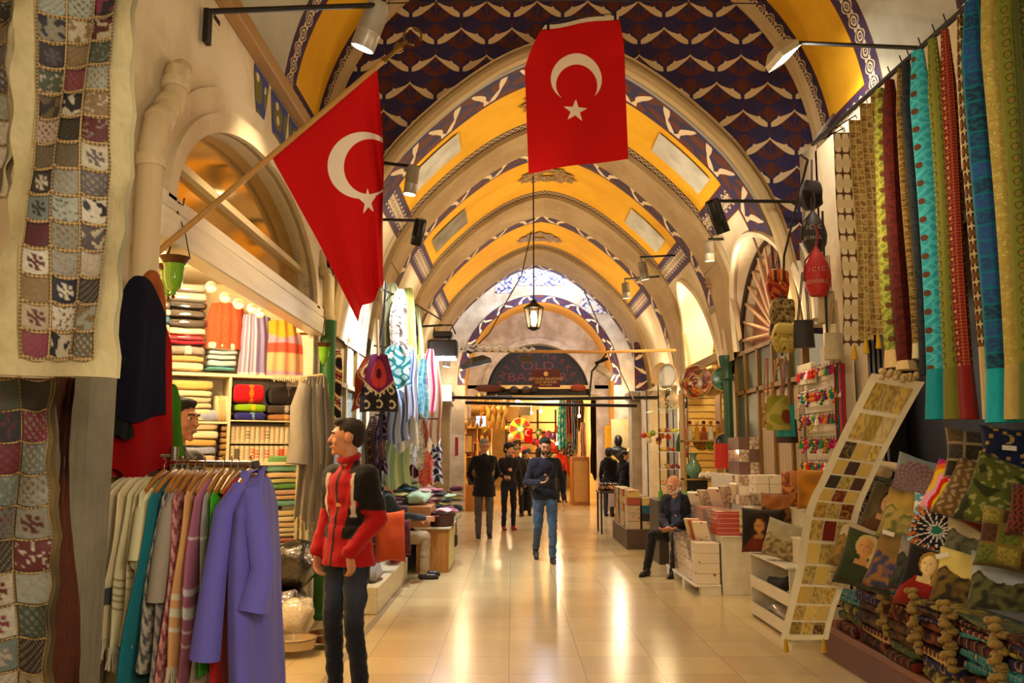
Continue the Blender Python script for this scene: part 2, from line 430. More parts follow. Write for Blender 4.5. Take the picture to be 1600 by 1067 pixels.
for (_, a, b, c, d, e) in BAYS:
    strip(m, a, b, 9, 3.5, .02, 0); strip(m, a, b, 3.6, 2.75, .02, 4)
    face_ring(m, b, .02, mi=3)
    strip(m, b, c, 9, ZP-.1, 0, 1, 'm'); strip(m, c, d, 9, ZB, 0, 2)
    for sd in (-1, 1):     # the border under the yellow panel, running along the street
        m.mi = 5; q = [p for p in PP if ZB-.02 <= p[1] <= ZP+.1]; q0, q1 = q[0], q[-1]
        m.grid(lambda u_, v_: (XC+sd*(q1[0]+(q0[0]-q1[0])*v_-.004), b+(c+.1-b)*u_, q1[1]+(q0[1]-q1[1])*v_), 8, 1, uvf=lambda u_, v_: ((c-b)*u_, v_), flip=(sd < 0))
    strip(m, b, d, ZP+.2, 2.75, -.006, 4, 'm'); strip(m, c+.0, d, ZB, 2.75, -.001, 4, 'm')
    strip(m, d, e, 9, 2.75, .05, 3, 'm', ny=3); face_ring(m, d, .05, mi=3); face_ring(m, e, .05, mi=3)
strip(m, 19.4, 19.9, 9, 3.0, .02, 0); face_ring(m, 19.4, .02, 2.75, 3)
strip(m, 8.55, 9.0, 9, 2.75, 0, 3, 'm')
struct(m, 'ceiling', MV)
# pale recesses and gilded medallions painted on the yellow panels
def patch(y0, y1, s0, s1, side, name, material, n=6):
    mb = MB()
    def at_s(s_):
        for p, q in zip(PP[:-1], PP[1:]):
            if p[2] <= s_ <= q[2]:
                t = (s_-p[2])/(q[2]-p[2]); return p[0]+(q[0]-p[0])*t, p[1]+(q[1]-p[1])*t
        return PP[-1][:2]
    def fn(u, v):
        y = y0+(y1-y0)*v; s_ = s0+(s1-s0)*u
        x, z = at_s(s_); return (XC+side*(x-.012), y, z-.012)
    mb.grid(fn, n, 4, flip=side > 0); return struct(mb, name, material)
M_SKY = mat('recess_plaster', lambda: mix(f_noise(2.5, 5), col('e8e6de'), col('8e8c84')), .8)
patch(9.75, 10.35, 1.35, 2.15, 1, 'trim_2', M_SKY); patch(9.75, 10.35, 1.35, 2.15, -1, 'trim_3', M_SKY)
patch(12.7, 13.5, 1.45, 2.15, 1, 'trim_4', M_SKY); patch(12.7, 13.5, 1.45, 2.15, -1, 'trim_5', mat('shaded_recess', lambda: mix(f_noise(2.5, 5), col('a29a88'), col('4a443a')), .8))  # last recess: its shade is put into a darker plaster colour
def _med():
    u, v, w_, vec = uvxy(); u = u-.5; v = v-.5; r = f_len(u, v)
    n = f_vor(16, vec); return mix(f_in(n-.34, .05), col('7a5a16'), col('c9a24a'))
M_MED = mat('medallion_gilding', _med, .6)
for k, yc in enumerate((10.1, 13.0, 16.9)):
    mb = MB(); R = .42; n = 48; pts = [(0, 0)]
    ring = [(R*(1+.10*math.cos(12*t)+.04*math.cos(36*t))*math.cos(t), R*.8*(1+.10*math.cos(12*t)+.04*math.cos(36*t))*math.sin(t)) for t in [2*PI*i/n for i in range(n)]]
    vs = []; uv = []; fs = []
    def zz(x): 
        x = abs(x); return np.interp(x, [p[0] for p in PP], [p[1] for p in PP])-.022
    for q in (.25, .62, 1.0):
        for (x, y) in ring: vs.append((XC+x*q, yc+y*q, zz(x*q))); uv.append((x*q/R/2+.5, y*q/R/2+.5))
    for i in range(n):
        j = (i+1) % n; fs += [(i, j, n+j, n+i), (n+i, n+j, 2*n+j, 2*n+i)]
    mb.add(vs, fs, uv); struct(mb, 'trim_%d' % (6+k), M_MED)
# ---------------------------------------------------------------- walls with arched openings
def arch_z(kind, t):
    return math.sin(t) if kind == 'round' else (1-abs(math.cos(t))**1.7)**.75
def arch_wall(mb, mp, s0, s1, z0, z1, sc, half, zs, rise, kind='round', n=36, nin=(0, 0), depth=.2, uvs=1, top=None, reveal=True, mi=0, mi_r=0):
    """mp(s,z,d)->3D; a wall s0..s1, z0..z1 with an arched opening (centre sc) springing at zs; reveal of given depth"""
    arc = [(sc-half*math.cos(PI*i/n), zs+rise*arch_z(kind, PI*i/n)) for i in range(n+1)]
    T = top or (lambda s: z1)
    cols_ = [(s0, z0), (sc-half-1e-4, z0)]+arc+[(sc+half+1e-4, z0), (s1, z0)]
    mb.mi = mi; vs = []; uv = []; fs = []; K = 6
    for (s, zb) in cols_:
        for k in range(K+1):
            z = zb+(T(s)-zb)*k/K; vs.append(mp(s, z, 0)); uv.append((s, z))
    for i in range(len(cols_)-1):
        if abs(cols_[i+1][0]-cols_[i][0]) < 1e-3: continue
        for k in range(K): a = i*(K+1)+k; fs.append((a, a+K+1, a+K+2, a+1))
    mb.add(vs, fs, uv)
    if reveal:
        mb.mi = mi_r; q = ([(sc-half, z0)] if zs > z0+.01 else [])+arc+([(sc+half, z0)] if zs > z0+.01 else []); vs = []; uv = []; L = 0
        for i, (s, z) in enumerate(q):
            if i: L += math.hypot(s-q[i-1][0], z-q[i-1][1])
            vs += [mp(s, z, 0), mp(s, z, depth)]; uv += [(L, 0), (L, 1)]
        mb.add(vs, [(2*i, 2*i+1, 2*i+3, 2*i+2) for i in range(len(q)-1)], uv)
    return arc
def arch_mould(mb, mp, sc, half, zs, rise, wid, proud, kind='round', n=36, mi=0, wid2=None):
    """a raised archivolt of width wid following the arch"""
    mb.mi = mi; vs = []; uv = []
    wid2 = wid if wid2 is None else wid2
    for i in range(n+1):
        t = PI*i/n; c, a = -math.cos(t), arch_z(kind, t)
        i_ = (sc+half*c, zs+rise*a); o_ = (sc+(half+wid2)*c, zs+(rise+wid)*a)
        vs += [mp(*i_, 0), mp(*i_, -proud), mp(*o_, -proud), mp(*o_, 0)]; L = half*t; uv += [(L, 0), (L, 0), (L, 1), (L, 1)]
    fs = []
    for i in range(n):
        for k in range(3): a = 4*i+k; fs.append((a, a+1, a+5, a+4))
    mb.add(vs, fs, uv)
def arch_panel(mb, mp, sc, half, zs, rise, d, kind='round', n=36, z0=None, mi=0):
    mb.mi = mi; vs = [mp(sc, zs if z0 is None else z0, d)]; uv = [(sc, zs)]
    q = [(sc-half*math.cos(PI*i/n), zs+rise*arch_z(kind, PI*i/n)) for i in range(n+1)]
    if z0 is not None: q = [(sc-half, z0)]+q+[(sc+half, z0)]
    for p in q: vs.append(mp(*p, d)); uv.append(p)
    mb.add(vs, [(0, i, i+1) for i in range(1, len(q))], uv)
# the spandrel wall between the tall near vault and the lower one, at y = 8.7
mpy = lambda Y: (lambda s, z, d: (s, Y+d, z))
Y1 = 8.7
def prof_outline(inset=0, zb=2.75):
    q = [p for p in PP if p[1] >= zb]
    return [(XC-p[0]+inset, p[1]-inset) for p in q[::-1]]+[(XC+p[0]-inset, p[1]-inset) for p in q[1:]]
m = MB(); ol = prof_outline()
vs = []; uv = []; fs = []; K = 14; n = len(ol)
CN, RN, ZN = .62, 2.62, 4.45      # near vault: centre, radius, springing
for i, (s, z) in enumerate(ol):
    ang = math.atan2(z-2.9, s-XC); ca, sa = math.cos(ang), math.sin(ang)
    # outer target on the near vault's outline, found by marching
    t = 0
    while True:
        X, Z = s+ca*t, z+sa*t
        out = (abs(X-CN) > RN+.1) if Z < ZN else (math.hypot(X-CN, Z-ZN) > RN+.1)
        if out or t > 4: break
        t += .01
    for k in range(K+1): vs.append((s+(X-s)*k/K, Y1, z+(Z-z)*k/K)); uv.append((s+(X-s)*k/K, z+(Z-z)*k/K))
for i in range(n-1):
    for k in range(K): a = i*(K+1)+k; fs.append((a, a+1, a+K+2, a+K+1))
m.add(vs, fs, uv); struct(m, 'wall_front', M_CHEV)
# cream ribs: one round the lower opening, one round the near vault
m = MB(); m.tube([(s, Y1-.02, z) for (s, z) in prof_outline(.04, 2.75)], .07, 8); struct(m, 'trim_9', mat('cream_rib', 'cbb487', .7, bump=(8, .3)))
near = [(CN-RN, 3.0)]+[(CN-RN*math.cos(PI*i/40), ZN+RN*math.sin(PI*i/40)) for i in range(41)]+[(CN+RN, 3.0)]
m = MB(); m.tube([(s, Y1-.04, z) for s, z in near], .085, 8); struct(m, 'trim_10', MATS['cream_rib'])
# near vault
m = MB()
def nstrip(y0, y1, a0, a1, mi, uvm='m', r=RN, n=20):
    m.mi = mi
    m.grid(lambda u, v: (CN-r*math.cos(a0+(a1-a0)*u), y0+(y1-y0)*v, ZN+r*math.sin(a0+(a1-a0)*u)), n, 2, uvf=(lambda u, v: (RN*(a0+(a1-a0)*u), v)) if uvm == 'band' else (lambda u, v: (RN*(a0+(a1-a0)*u), y0+(y1-y0)*v)))
nstrip(8.35, Y1+.05, 0, PI, 0, 'band', n=48)
AB = .16
nstrip(7.5, 8.35, AB, PI-AB, 1, n=48); nstrip(7.15, 7.5, 0, PI, 0, 'band', n=48)
for sd in (0, 1):
    a = (.05, AB) if sd == 0 else (PI-AB, PI-.05)
    m.mi = 0; r = RN
    m.grid(lambda u, v: (CN-r*math.cos(a[0]+(a[1]-a[0])*v), 7.4+1.0*u, ZN+r*math.sin(a[0]+(a[1]-a[0])*v)), 4, 4, uvf=lambda u, v: (u, v))
    b = (0, .05) if sd == 0 else (PI-.05, PI); nstrip(7.5, 8.35, b[0], b[1], 2, n=3)
nstrip(5.9, 7.15, 0, PI, 2, n=48); nstrip(5.45, 5.9, 0, PI, 0, 'band', n=48); nstrip(4.6, 5.45, 0, PI, 1, n=48); nstrip(4.2, 4.6, 0, PI, 0, 'band', n=48); nstrip(.5, 4.2, 0, PI, 2, n=32)
struct(m, 'ceiling_near', [M_BORDER, MP_YEL, MP_GREY])
# left wall with the mirrored lunette over the towel shop
mpl = lambda s, z, d: (XL-d, s, z)
m = MB(); arch_wall(m, mpl, 3.6, 8.75, 2.66, 4.5, 6.3, 1.72, 2.9, .82, depth=.12)
m.mi = 0; m.grid(lambda u, v: (XL, .3+3.3*u, 4.5*v), 4, 6); m.grid(lambda u, v: (XL, 3.6+.75*u, 2.66*v), 2, 6); m.grid(lambda u, v: (XL, 8.2+.4*u, 2.66*v), 1, 6)
m.grid(lambda u, v: (XL-.12*u, 4.35, 2.66*v), 1, 4); m.grid(lambda u, v: (XL-.25*u, 8.2, 2.66*v), 1, 4)
m.grid(lambda u, v: (CN-RN+(XL-CN+RN)*u, .3+8.4*v, 4.5), 1, 4)
arch_mould(m, mpl, 6.3, 1.72, 2.9, .82, .30, .035, mi=0, wid2=.24)
arch_mould(m, mpl, 6.3, 1.72, 2.9, .82, .13, .07, mi=0, wid2=.11)
struct(m, 'wall_left', MP_WALL)
M_MIR = mat('lunette_mirror', lambda: col('e0be74'), .10, 1.0)
m = MB(); arch_panel(m, mpl, 6.3, 1.75, 2.86, .87, .10); struct(m, 'window_1', M_MIR)
m = MB(); m.box((XL-.05, 4.35, 2.66), (XL+.09, 8.32, 2.83), .01); m.box((XL-.05, 4.35, 2.84), (XL+.07, 8.30, 2.93), .01); struct(m, 'trim_11', mat('white_lacquer', 'e8e0ce', .3))
m = MB(); m.box((XL, .6, 4.40), (XL+.10, 8.6, 4.52), .01); struct(m, 'trim_12', M_WOOD)
# painted scallops under the timber
def _scal():
    u, v, w_, vec = uvxy(); n = f_vor(7, vec)
    c = mix(f_in(n-.28, .04), col('6b6425'), col('d9cda6')); return mix(f_in(f_abs(f_sin(u*11.0)*f_sin(v*12.0+1))-.25, .05), c, col('35408a'))
m = MB()
for (a, b, dz) in ((6.05, 6.42, .36), (6.5, 7.0, .50), (7.05, 7.35, .42)):
    n = 12; vs = []; uv = []
    for i in range(n+1):
        s = a+(b-a)*i/n; t = abs(2*i/n-1); z = 4.39-dz*(1-t**2.2)-.06; vs += [(XL+.006, s, 4.39), (XL+.006, s, z)]; uv += [(s, 4.39), (s, z)]
    m.add(vs, [(2*i, 2*i+1, 2*i+3, 2*i+2) for i in range(n)], uv)
struct(m, 'trim_13', mat('scallop_paint', _scal, .8))
# towel shop's inside
m = MB(); M_SHOP = mat('shop_cream', 'd9c59a', .7)
m.box((XL-1.6, 4.3, 0), (XL-1.55, 8.6, 3.25)); m.box((XL-1.6, 8.45, 0), (XL-.06, 8.5, 3.25)); m.box((XL-1.6, 4.28, 0), (XL-.12, 4.34, 3.25)); m.box((XL-1.6, 4.3, 3.2), (XL-.05, 8.5, 3.25))
m.box((XL-1.55, 4.35, 0), (XL, 8.45, .05)); struct(m, 'wall_shop', M_SHOP, smooth=False)
# left wall past the green pipe: shop fronts between stone piers
def _mesh():
    u, v, w_, vec = uvxy('obj'); g = f_max(f_abs(f_fr((v+w_)*18)-.5), f_abs(f_fr((v-w_)*18)-.5)); return mix(f_in(g-.36, .04), col('c9a86a'), col('6e5836'))
m = MB(); X = XL
m.mi = 0; m.box((X-.3, 8.55, 0), (X+.02, 9.0, 3.0)); m.box((X-.1, 9.0, 2.82), (X, 19.9, 3.5)); m.box((X-.3, 11.1, 0), (X+.03, 11.35, 2.85))
m.box((X-.3, 15.2, 0), (X+.05, 15.9, 2.85)); m.box((X-1.8, 9.0, 0), (X-1.75, 19.9, 3)); m.box((X-1.8, 8.95, 2.85), (X, 19.9, 2.9)); m.box((X-1.75, 11.2, 0), (X-.3, 11.3, 2.9)); m.box((X-1.75, 18.9, 0), (X-.3, 19.0, 2.9))
m.box((X-.3, 18.6, 0), (X+.1, 19.9, 2.85))
struct(m, 'wall_left_far', MP_WALL, smooth=False)
t = thing('display_case', 'brass framed shop front with a woven screen band above its glass, behind the black suzanis', 'shop front', (X, 10, 0))
m = MB(); m.box((X-.02, 9.0, 2.3), (X+.0, 11.1, 2.78)); m.build('screen_panel', mat('woven_screen', _mesh, .6), t, smooth=False)
m = MB()
for z in (.85, 2.26, 2.8): m.box((X-.03, 9.0, z), (X+.04, 11.1, z+.05))
for y in (9.0, 9.7, 10.35, 11.05): m.box((X-.03, y, 0), (X+.04, y+.05, 2.8))
m.box((X-.04, 9.0, 0), (X+.02, 11.1, .85)); m.build('frame', mat('brass_frame', '8d7440', .4, .3), t, smooth=False)
m = MB(); m.box((X-.01, 9.05, .9), (X-.004, 11.05, 2.26)); m.build('pane', glassmat('shop_glass', (.8, .9, .9), .02, .3), t, smooth=False)
# right wall
mpr = lambda s, z, d: (XR+d, s, z)
m = MB(); arch_wall(m, mpr, 8.2, 11.55, 2.8, 4.6, 9.85, 1.38, 2.85, 1.18, depth=.18)
arch_mould(m, mpr, 9.85, 1.38, 2.85, 1.18, .12, .04, wid2=.12)
arch_wall(m, mpr, 11.55, 15.4, 2.6, 4.5, 13.3, 1.25, 2.6, 1.6, 'pointed', depth=.35)

# where the lunettes cut into the barrel: smooth plaster reveals with a rolled edge
PZs = sorted((p[1], p[0]) for p in PP)
def bx(z): return XC+float(np.interp(z, [q[0] for q in PZs], [q[1] for q in PZs]))
for (yc, h, zs, ri, k) in LUN:
    m.mi = 0; o = [(yc-h*math.cos(PI*i/40), max(2.76, zs+ri*arch_z(k, PI*i/40))) for i in range(41)]
    m.grid(lambda u, v: (XR+(bx(o[int(round(u*40))][1])-.03-XR)*v, o[int(round(u*40))][0], o[int(round(u*40))][1]), 40, 3)
    m.tube([(bx(z)-.015, y, z) for y, z in o], .045, 6)
m.mi = 0; m.box((XR, 11.4, 0), (XR+.3, 11.75, 2.9)); m.box((XR-.02, 15.2, 0), (XR+.3, 15.6, 3.2)); m.box((XR-.05, 18.6, 0), (XR+.3, 19.9, 3.2)); m.box((XR, 15.6, 2.9), (XR+.1, 19.9, 3.6))
m.grid(lambda u, v: (XR, 1.0+7.25*u, 4.5*v), 4, 6)
m.grid(lambda u, v: (CN+RN+.02-(CN+RN+.02-XR)*u, 1+7.7*v, 4.5), 1, 4); m.grid(lambda u, v: (XR+.3*u, 8.68, 2.8+1.9*v), 1, 2)
m.box((XR+.9, 11.6, 0), (XR+.95, 19.9, 3.0)); m.box((XR, 15.6, 2.88), (XR+.95, 19.9, 2.93))
struct(m, 'wall_right', MP_WALL)
def _brick():
    n = E.nt.nodes.new('ShaderNodeTexBrick'); u, v, w_, vec = uvxy('obj')
    cb = E.nt.nodes.new('ShaderNodeCombineXYZ'); E.nt.links.new(v.s, cb.inputs[0]); E.nt.links.new((w_+f_noise(4, 3)*.06).s, cb.inputs[1]); E.nt.links.new(cb.outputs[0], n.inputs['Vector'])
    n.inputs['Color1'].default_value = (*srgb('e0be6a'), 1); n.inputs['Color2'].default_value = (*srgb('c99f4a'), 1); n.inputs['Mortar'].default_value = (*srgb('7a5d30'), 1)
    n.inputs['Scale'].default_value = 1; n.inputs['Mortar Size'].default_value = .012; n.inputs['Brick Width'].default_value = .6; n.inputs['Row Height'].default_value = .12; return E(n.outputs[0])
M_BRICK = mat('yellow_brick', _brick, .8, bump=(8, .6))
m = MB(); m.box((XR+.6, 11.6, 2.55), (XR+.65, 15.2, 4.6)); m.box((XR+.6, 11.6, 0), (XR+.64, 15.3, 2.6)); m.box((XR, 11.6, 4.5), (XR+.65, 15.3, 4.55)); m.box((XR+.1, 15.15, 0), (XR+.6, 15.2, 4.5)); struct(m, 'wall_niche', M_BRICK)
m = MB(); m.box((XR-.02, 11.75, 2.88), (XR+.08, 15.2, 3.0), .01); struct(m, 'trim_14', plain('8a7440', .6))
# ---------------------------------------------------------------- the crossing and the far wall
m = MB()
# cross street: plaster vault with light falling in from a window in its crown
m.mi = 0
YF = 22.6
arch_wall(m, mpy(YF), -5.2, 6.6, 0, 7.2, .72, 1.95, 3.3, 2.2, depth=1.3, mi=0, mi_r=1)
m.mi = 0
# barrel over the cross street with an opening in the crown
def cross(u, v): a = PI*v; return (-5.2+11.8*u, 21.25-1.42*math.cos(a), 6.1+1.3*math.sin(a))
for (u0, u1, v0, v1) in ((0, .46, 0, 1), (.56, 1, 0, 1), (.46, .56, 0, .45), (.46, .56, .9, 1)):
    m.grid(lambda u, v: cross(u0+(u1-u0)*u, v0+(v1-v0)*v), 8, 16)
# wall above the street's last arch on the near side
q = prof_outline(); vs = []; uv = []
for s, z in q: vs += [(s, 19.9, z), (XC+(s-XC)*2.4, 19.9, max(z, 3)*1+2.2*(z > 3))]
m.add(vs, [(2*i, 2*i+1, 2*i+3, 2*i+2) for i in range(len(q)-1)])
struct(m, 'wall_back', [MP_OLD, mat('ochre_soffit', lambda: mix(f_noise(1.2, 4), col('cf8f3a'), col('dba032')), .8)])
def _sky(): return col('ffffff')
m = MB(); m.grid(lambda u, v: (cross(.46+.1*u, .45+.45*v)[0], cross(.46+.1*u, .45+.45*v)[1], cross(.46+.1*u, .45+.45*v)[2]+.06), 4, 4); struct(m, 'window_2', emis('daylight_pane', 'f4f6ff', 9))
_l = bpy.data.lights.new('daylight', 'AREA'); _l.energy = 90; _l.size = 1.1; _l.color = (.86, .92, 1.0); _o = bpy.data.objects.new('daylight', _l); C.objects.link(_o); _o.location = (.7, 21.2, 7.2); _o.rotation_euler = (.25, 0, 0)
# painted fragments left on the far wall
def _frag():
    u, v, w_, vec = uvxy(); n = f_noise(3.5, 4, vec, .7); a = f_abs(f_sin(u*24.0+f_sin(v*20.0)*1.5)*f_sin(v*22.0+f_sin(u*18.0)))
    k = f_in(a-.35, .06)*E.math('MULTIPLY_ADD', n-.42, 10.0, .0, clamp=True); return mix(k, mix(f_noise(2, 3), col('cfc8c2'), col('b9aea4')), col('3a3f86'))
M_FRAG = mat('blue_fragments', _frag, .8)
m = MB(); m.box((-.55, YF-.012, 5.75), (-.1, YF-.002, 7.0)); m.box((1.95, YF-.012, 5.25), (3.0, YF-.002, 6.0)); 
mm = MB()
for (x0, x1, z0, z1) in ((-.45, .0, 5.75, 6.9), (.15, 1.4, 5.95, 6.4), (1.85, 2.95, 5.2, 6.0)):
    mm.grid(lambda u, v: (x0+(x1-x0)*u, YF-.01, z0+(z1-z0)*v), 1, 1, uvf=lambda u, v: (x0+(x1-x0)*u, z0+(z1-z0)*v))
struct(mm, 'trim_15', M_FRAG)
m = MB(); arch_mould(m, mpy(YF), .72, 1.95, 3.3, 2.2, .20, .012, wid2=.20); struct(m, 'trim_16', M_BAND)
# inner wall with the dark tympanum over the gate
YT = YF+1.3
m = MB(); arch_wall(m, mpy(YT), -1.4, 2.9, 3.1, 5.7, .72, 1.42, 3.15, 1.40, depth=.25, mi=0); arch_mould(m, mpy(YT), .72, 1.42, 3.15, 1.40, .16, .05, wid2=.16)
m.mi = 0
m.box((-1.4, YT, 0), (-1.15, YT+.3, 3.1)); m.box((2.35, YT, 0), (2.9, YT+.3, 3.1)); struct(m, 'wall_gate', MP_OLD)
m = MB(); arch_panel(m, mpy(YT), .72, 1.5, 3.05, 1.48, .24); struct(m, 'wall_tympanum', plain('120d12', .6))
m = MB(); m.box((-.9, YT-.05, 3.0), (2.4, YT+.3, 3.12), .01); struct(m, 'trim_17', plain('a08238', .5))
# stone piers either side
m = MB()
for (a, b) in ((-2.0, -1.42), (2.75, 3.6)):
    m.box((a, 19.9, 0), (b, 20.5, 2.75), .03); m.box((a-.07, 19.83, 2.75), (b+.07, 20.57, 2.95), .03); m.box((a-.04, 19.86, 2.62), (b+.04, 20.54, 2.7), .02)
struct(m, 'wall_piers', M_STONE)
# painted panel with winged tulips on the right pier
m = MB(); m.grid(lambda u, v: (2.62+.36*u, 18.4, 2.85+1.05*v-.4*0), 1, 1, uvf=lambda u, v: (.36*u, 1.05*v)); struct(m, 'trim_18', M_CHEV)
# street beyond the gate
m = MB()
m.box((-3.4, 23.9, 0), (-3.3, 42, 3.4)); m.box((2.75, 24.2, 0), (2.85, 42, 3.4)); m.box((-3.4, 41.5, 0), (6, 41.6, 3.6)); m.box((-3.4, 23.9, 3.3), (6, 42, 3.4)); m.box((5.4, 22.6, 0), (5.5, 26, 3.4)); m.box((2.9, 26, 0), (5.5, 26.1, 3.4))
struct(m, 'wall_far', plaster('far_plaster', 'd9b878', 'c9a055', '9a7438', .4), smooth=False)
# ends of the cross street
m = MB(); m.box((-5.3, 19.6, 0), (-5.2, 22.8, 6.6)); m.box((6.6, 19.6, 0), (6.7, 22.8, 6.6)); struct(m, 'wall_ends', MP_OLD, smooth=False)
# ================================================================ makers of soft goods, lamps and people
def bake(o, fn=None, wr=0, wscale=9, seed=0):
    """apply the modifiers of o; fn(co) -> colour; wr = wrinkle depth"""
    dg = bpy.context.evaluated_depsgraph_get(); dg.update()
    me = bpy.data.meshes.new_from_object(o.evaluated_get(dg)); o.modifiers.clear(); o.data = me; me.name = o.name
    n = len(me.vertices)
    if wr:
        me.calc_loop_triangles() if False else None
        N = [v.normal.copy() for v in me.vertices]
        for v, nn in zip(me.vertices, N):
            c = v.co; k = noise.noise((c.x*wscale+seed, c.y*wscale, c.z*wscale*1.6))+.5*noise.noise((c.x*wscale*2.3, c.y*wscale*2.3+seed, c.z*wscale*3.2))
            v.co = c+nn*wr*k
    if fn:
        a = me.color_attributes.new(name='Col', type='FLOAT_COLOR', domain='POINT'); arr = []
        for v in me.vertices: arr += list(fn(v.co))+[1.0]
        a.data.foreach_set('color', arr)
    me.shade_smooth(); return o
def capsule(mb, a, b, r0, r1, n=10):
    a, b = Vector(a), Vector(b); d = (b-a); L = d.length or 1e-4; d = d/L; pts = []; rs = []
    for i in range(4): t = math.sin(PI/2*(i/4)); pts.append(a-d*r0*math.cos(PI/2*i/4)); rs.append(max(r0*math.sin(PI/2*i/4), r0*.05))
    for t in (0, .33, .66, 1): pts.append(a+d*L*t); rs.append(r0+(r1-r0)*t)
    for i in range(3, -1, -1): pts.append(b+d*r1*math.cos(PI/2*i/4)); rs.append(max(r1*math.sin(PI/2*i/4), r1*.05))
    mb.tube(pts, 0, n, rs=rs)
def remesh(o, vox, sm=4):
    r = o.modifiers.new('r', 'REMESH'); r.mode = 'VOXEL'; r.voxel_size = vox
    if sm: s = o.modifiers.new('s', 'SMOOTH'); s.iterations = sm; s.factor = .5
def hand(mb, w, d, up, side, curl=.5, k=1.0):
    """palm and five fingers from wrist w, pointing d; up = back of the hand; side = +1/-1 thumb side"""
    w = Vector(w); d = Vector(d).normalized(); up = Vector(up); up = (up-d*up.dot(d)).normalized(); s = d.cross(up)*side
    for i in range(4):
        o = (i-1.5)*.019*k; base = w+d*.085*k+s*(-o); capsule(mb, w+s*(-o*.6)+d*.01, base, .013*k, .011*k, 6)
        L = (.075, .082, .076, .060)[i]*k; p = base; dd = d.copy()
        for j in range(3):
            a = curl*(.5+.35*j); dd = (dd*math.cos(a)-up*math.sin(a)).normalized(); q = p+dd*L/3; capsule(mb, p, q, .0092*k, .0082*k, 6); p = q
    t0 = w+d*.025*k+s*.022*k; t1 = t0+(d*.6+s*.7-up*.25*curl).normalized()*.04*k; t2 = t1+(d*.9+s*.15-up*.5*curl).normalized()*.032*k
    capsule(mb, t0, t1, .013*k, .011*k, 6); capsule(mb, t1, t2, .011*k, .009*k, 6)
SKIN = lambda: mat('skin', 'd69a72', .5, bump=(60, .1))
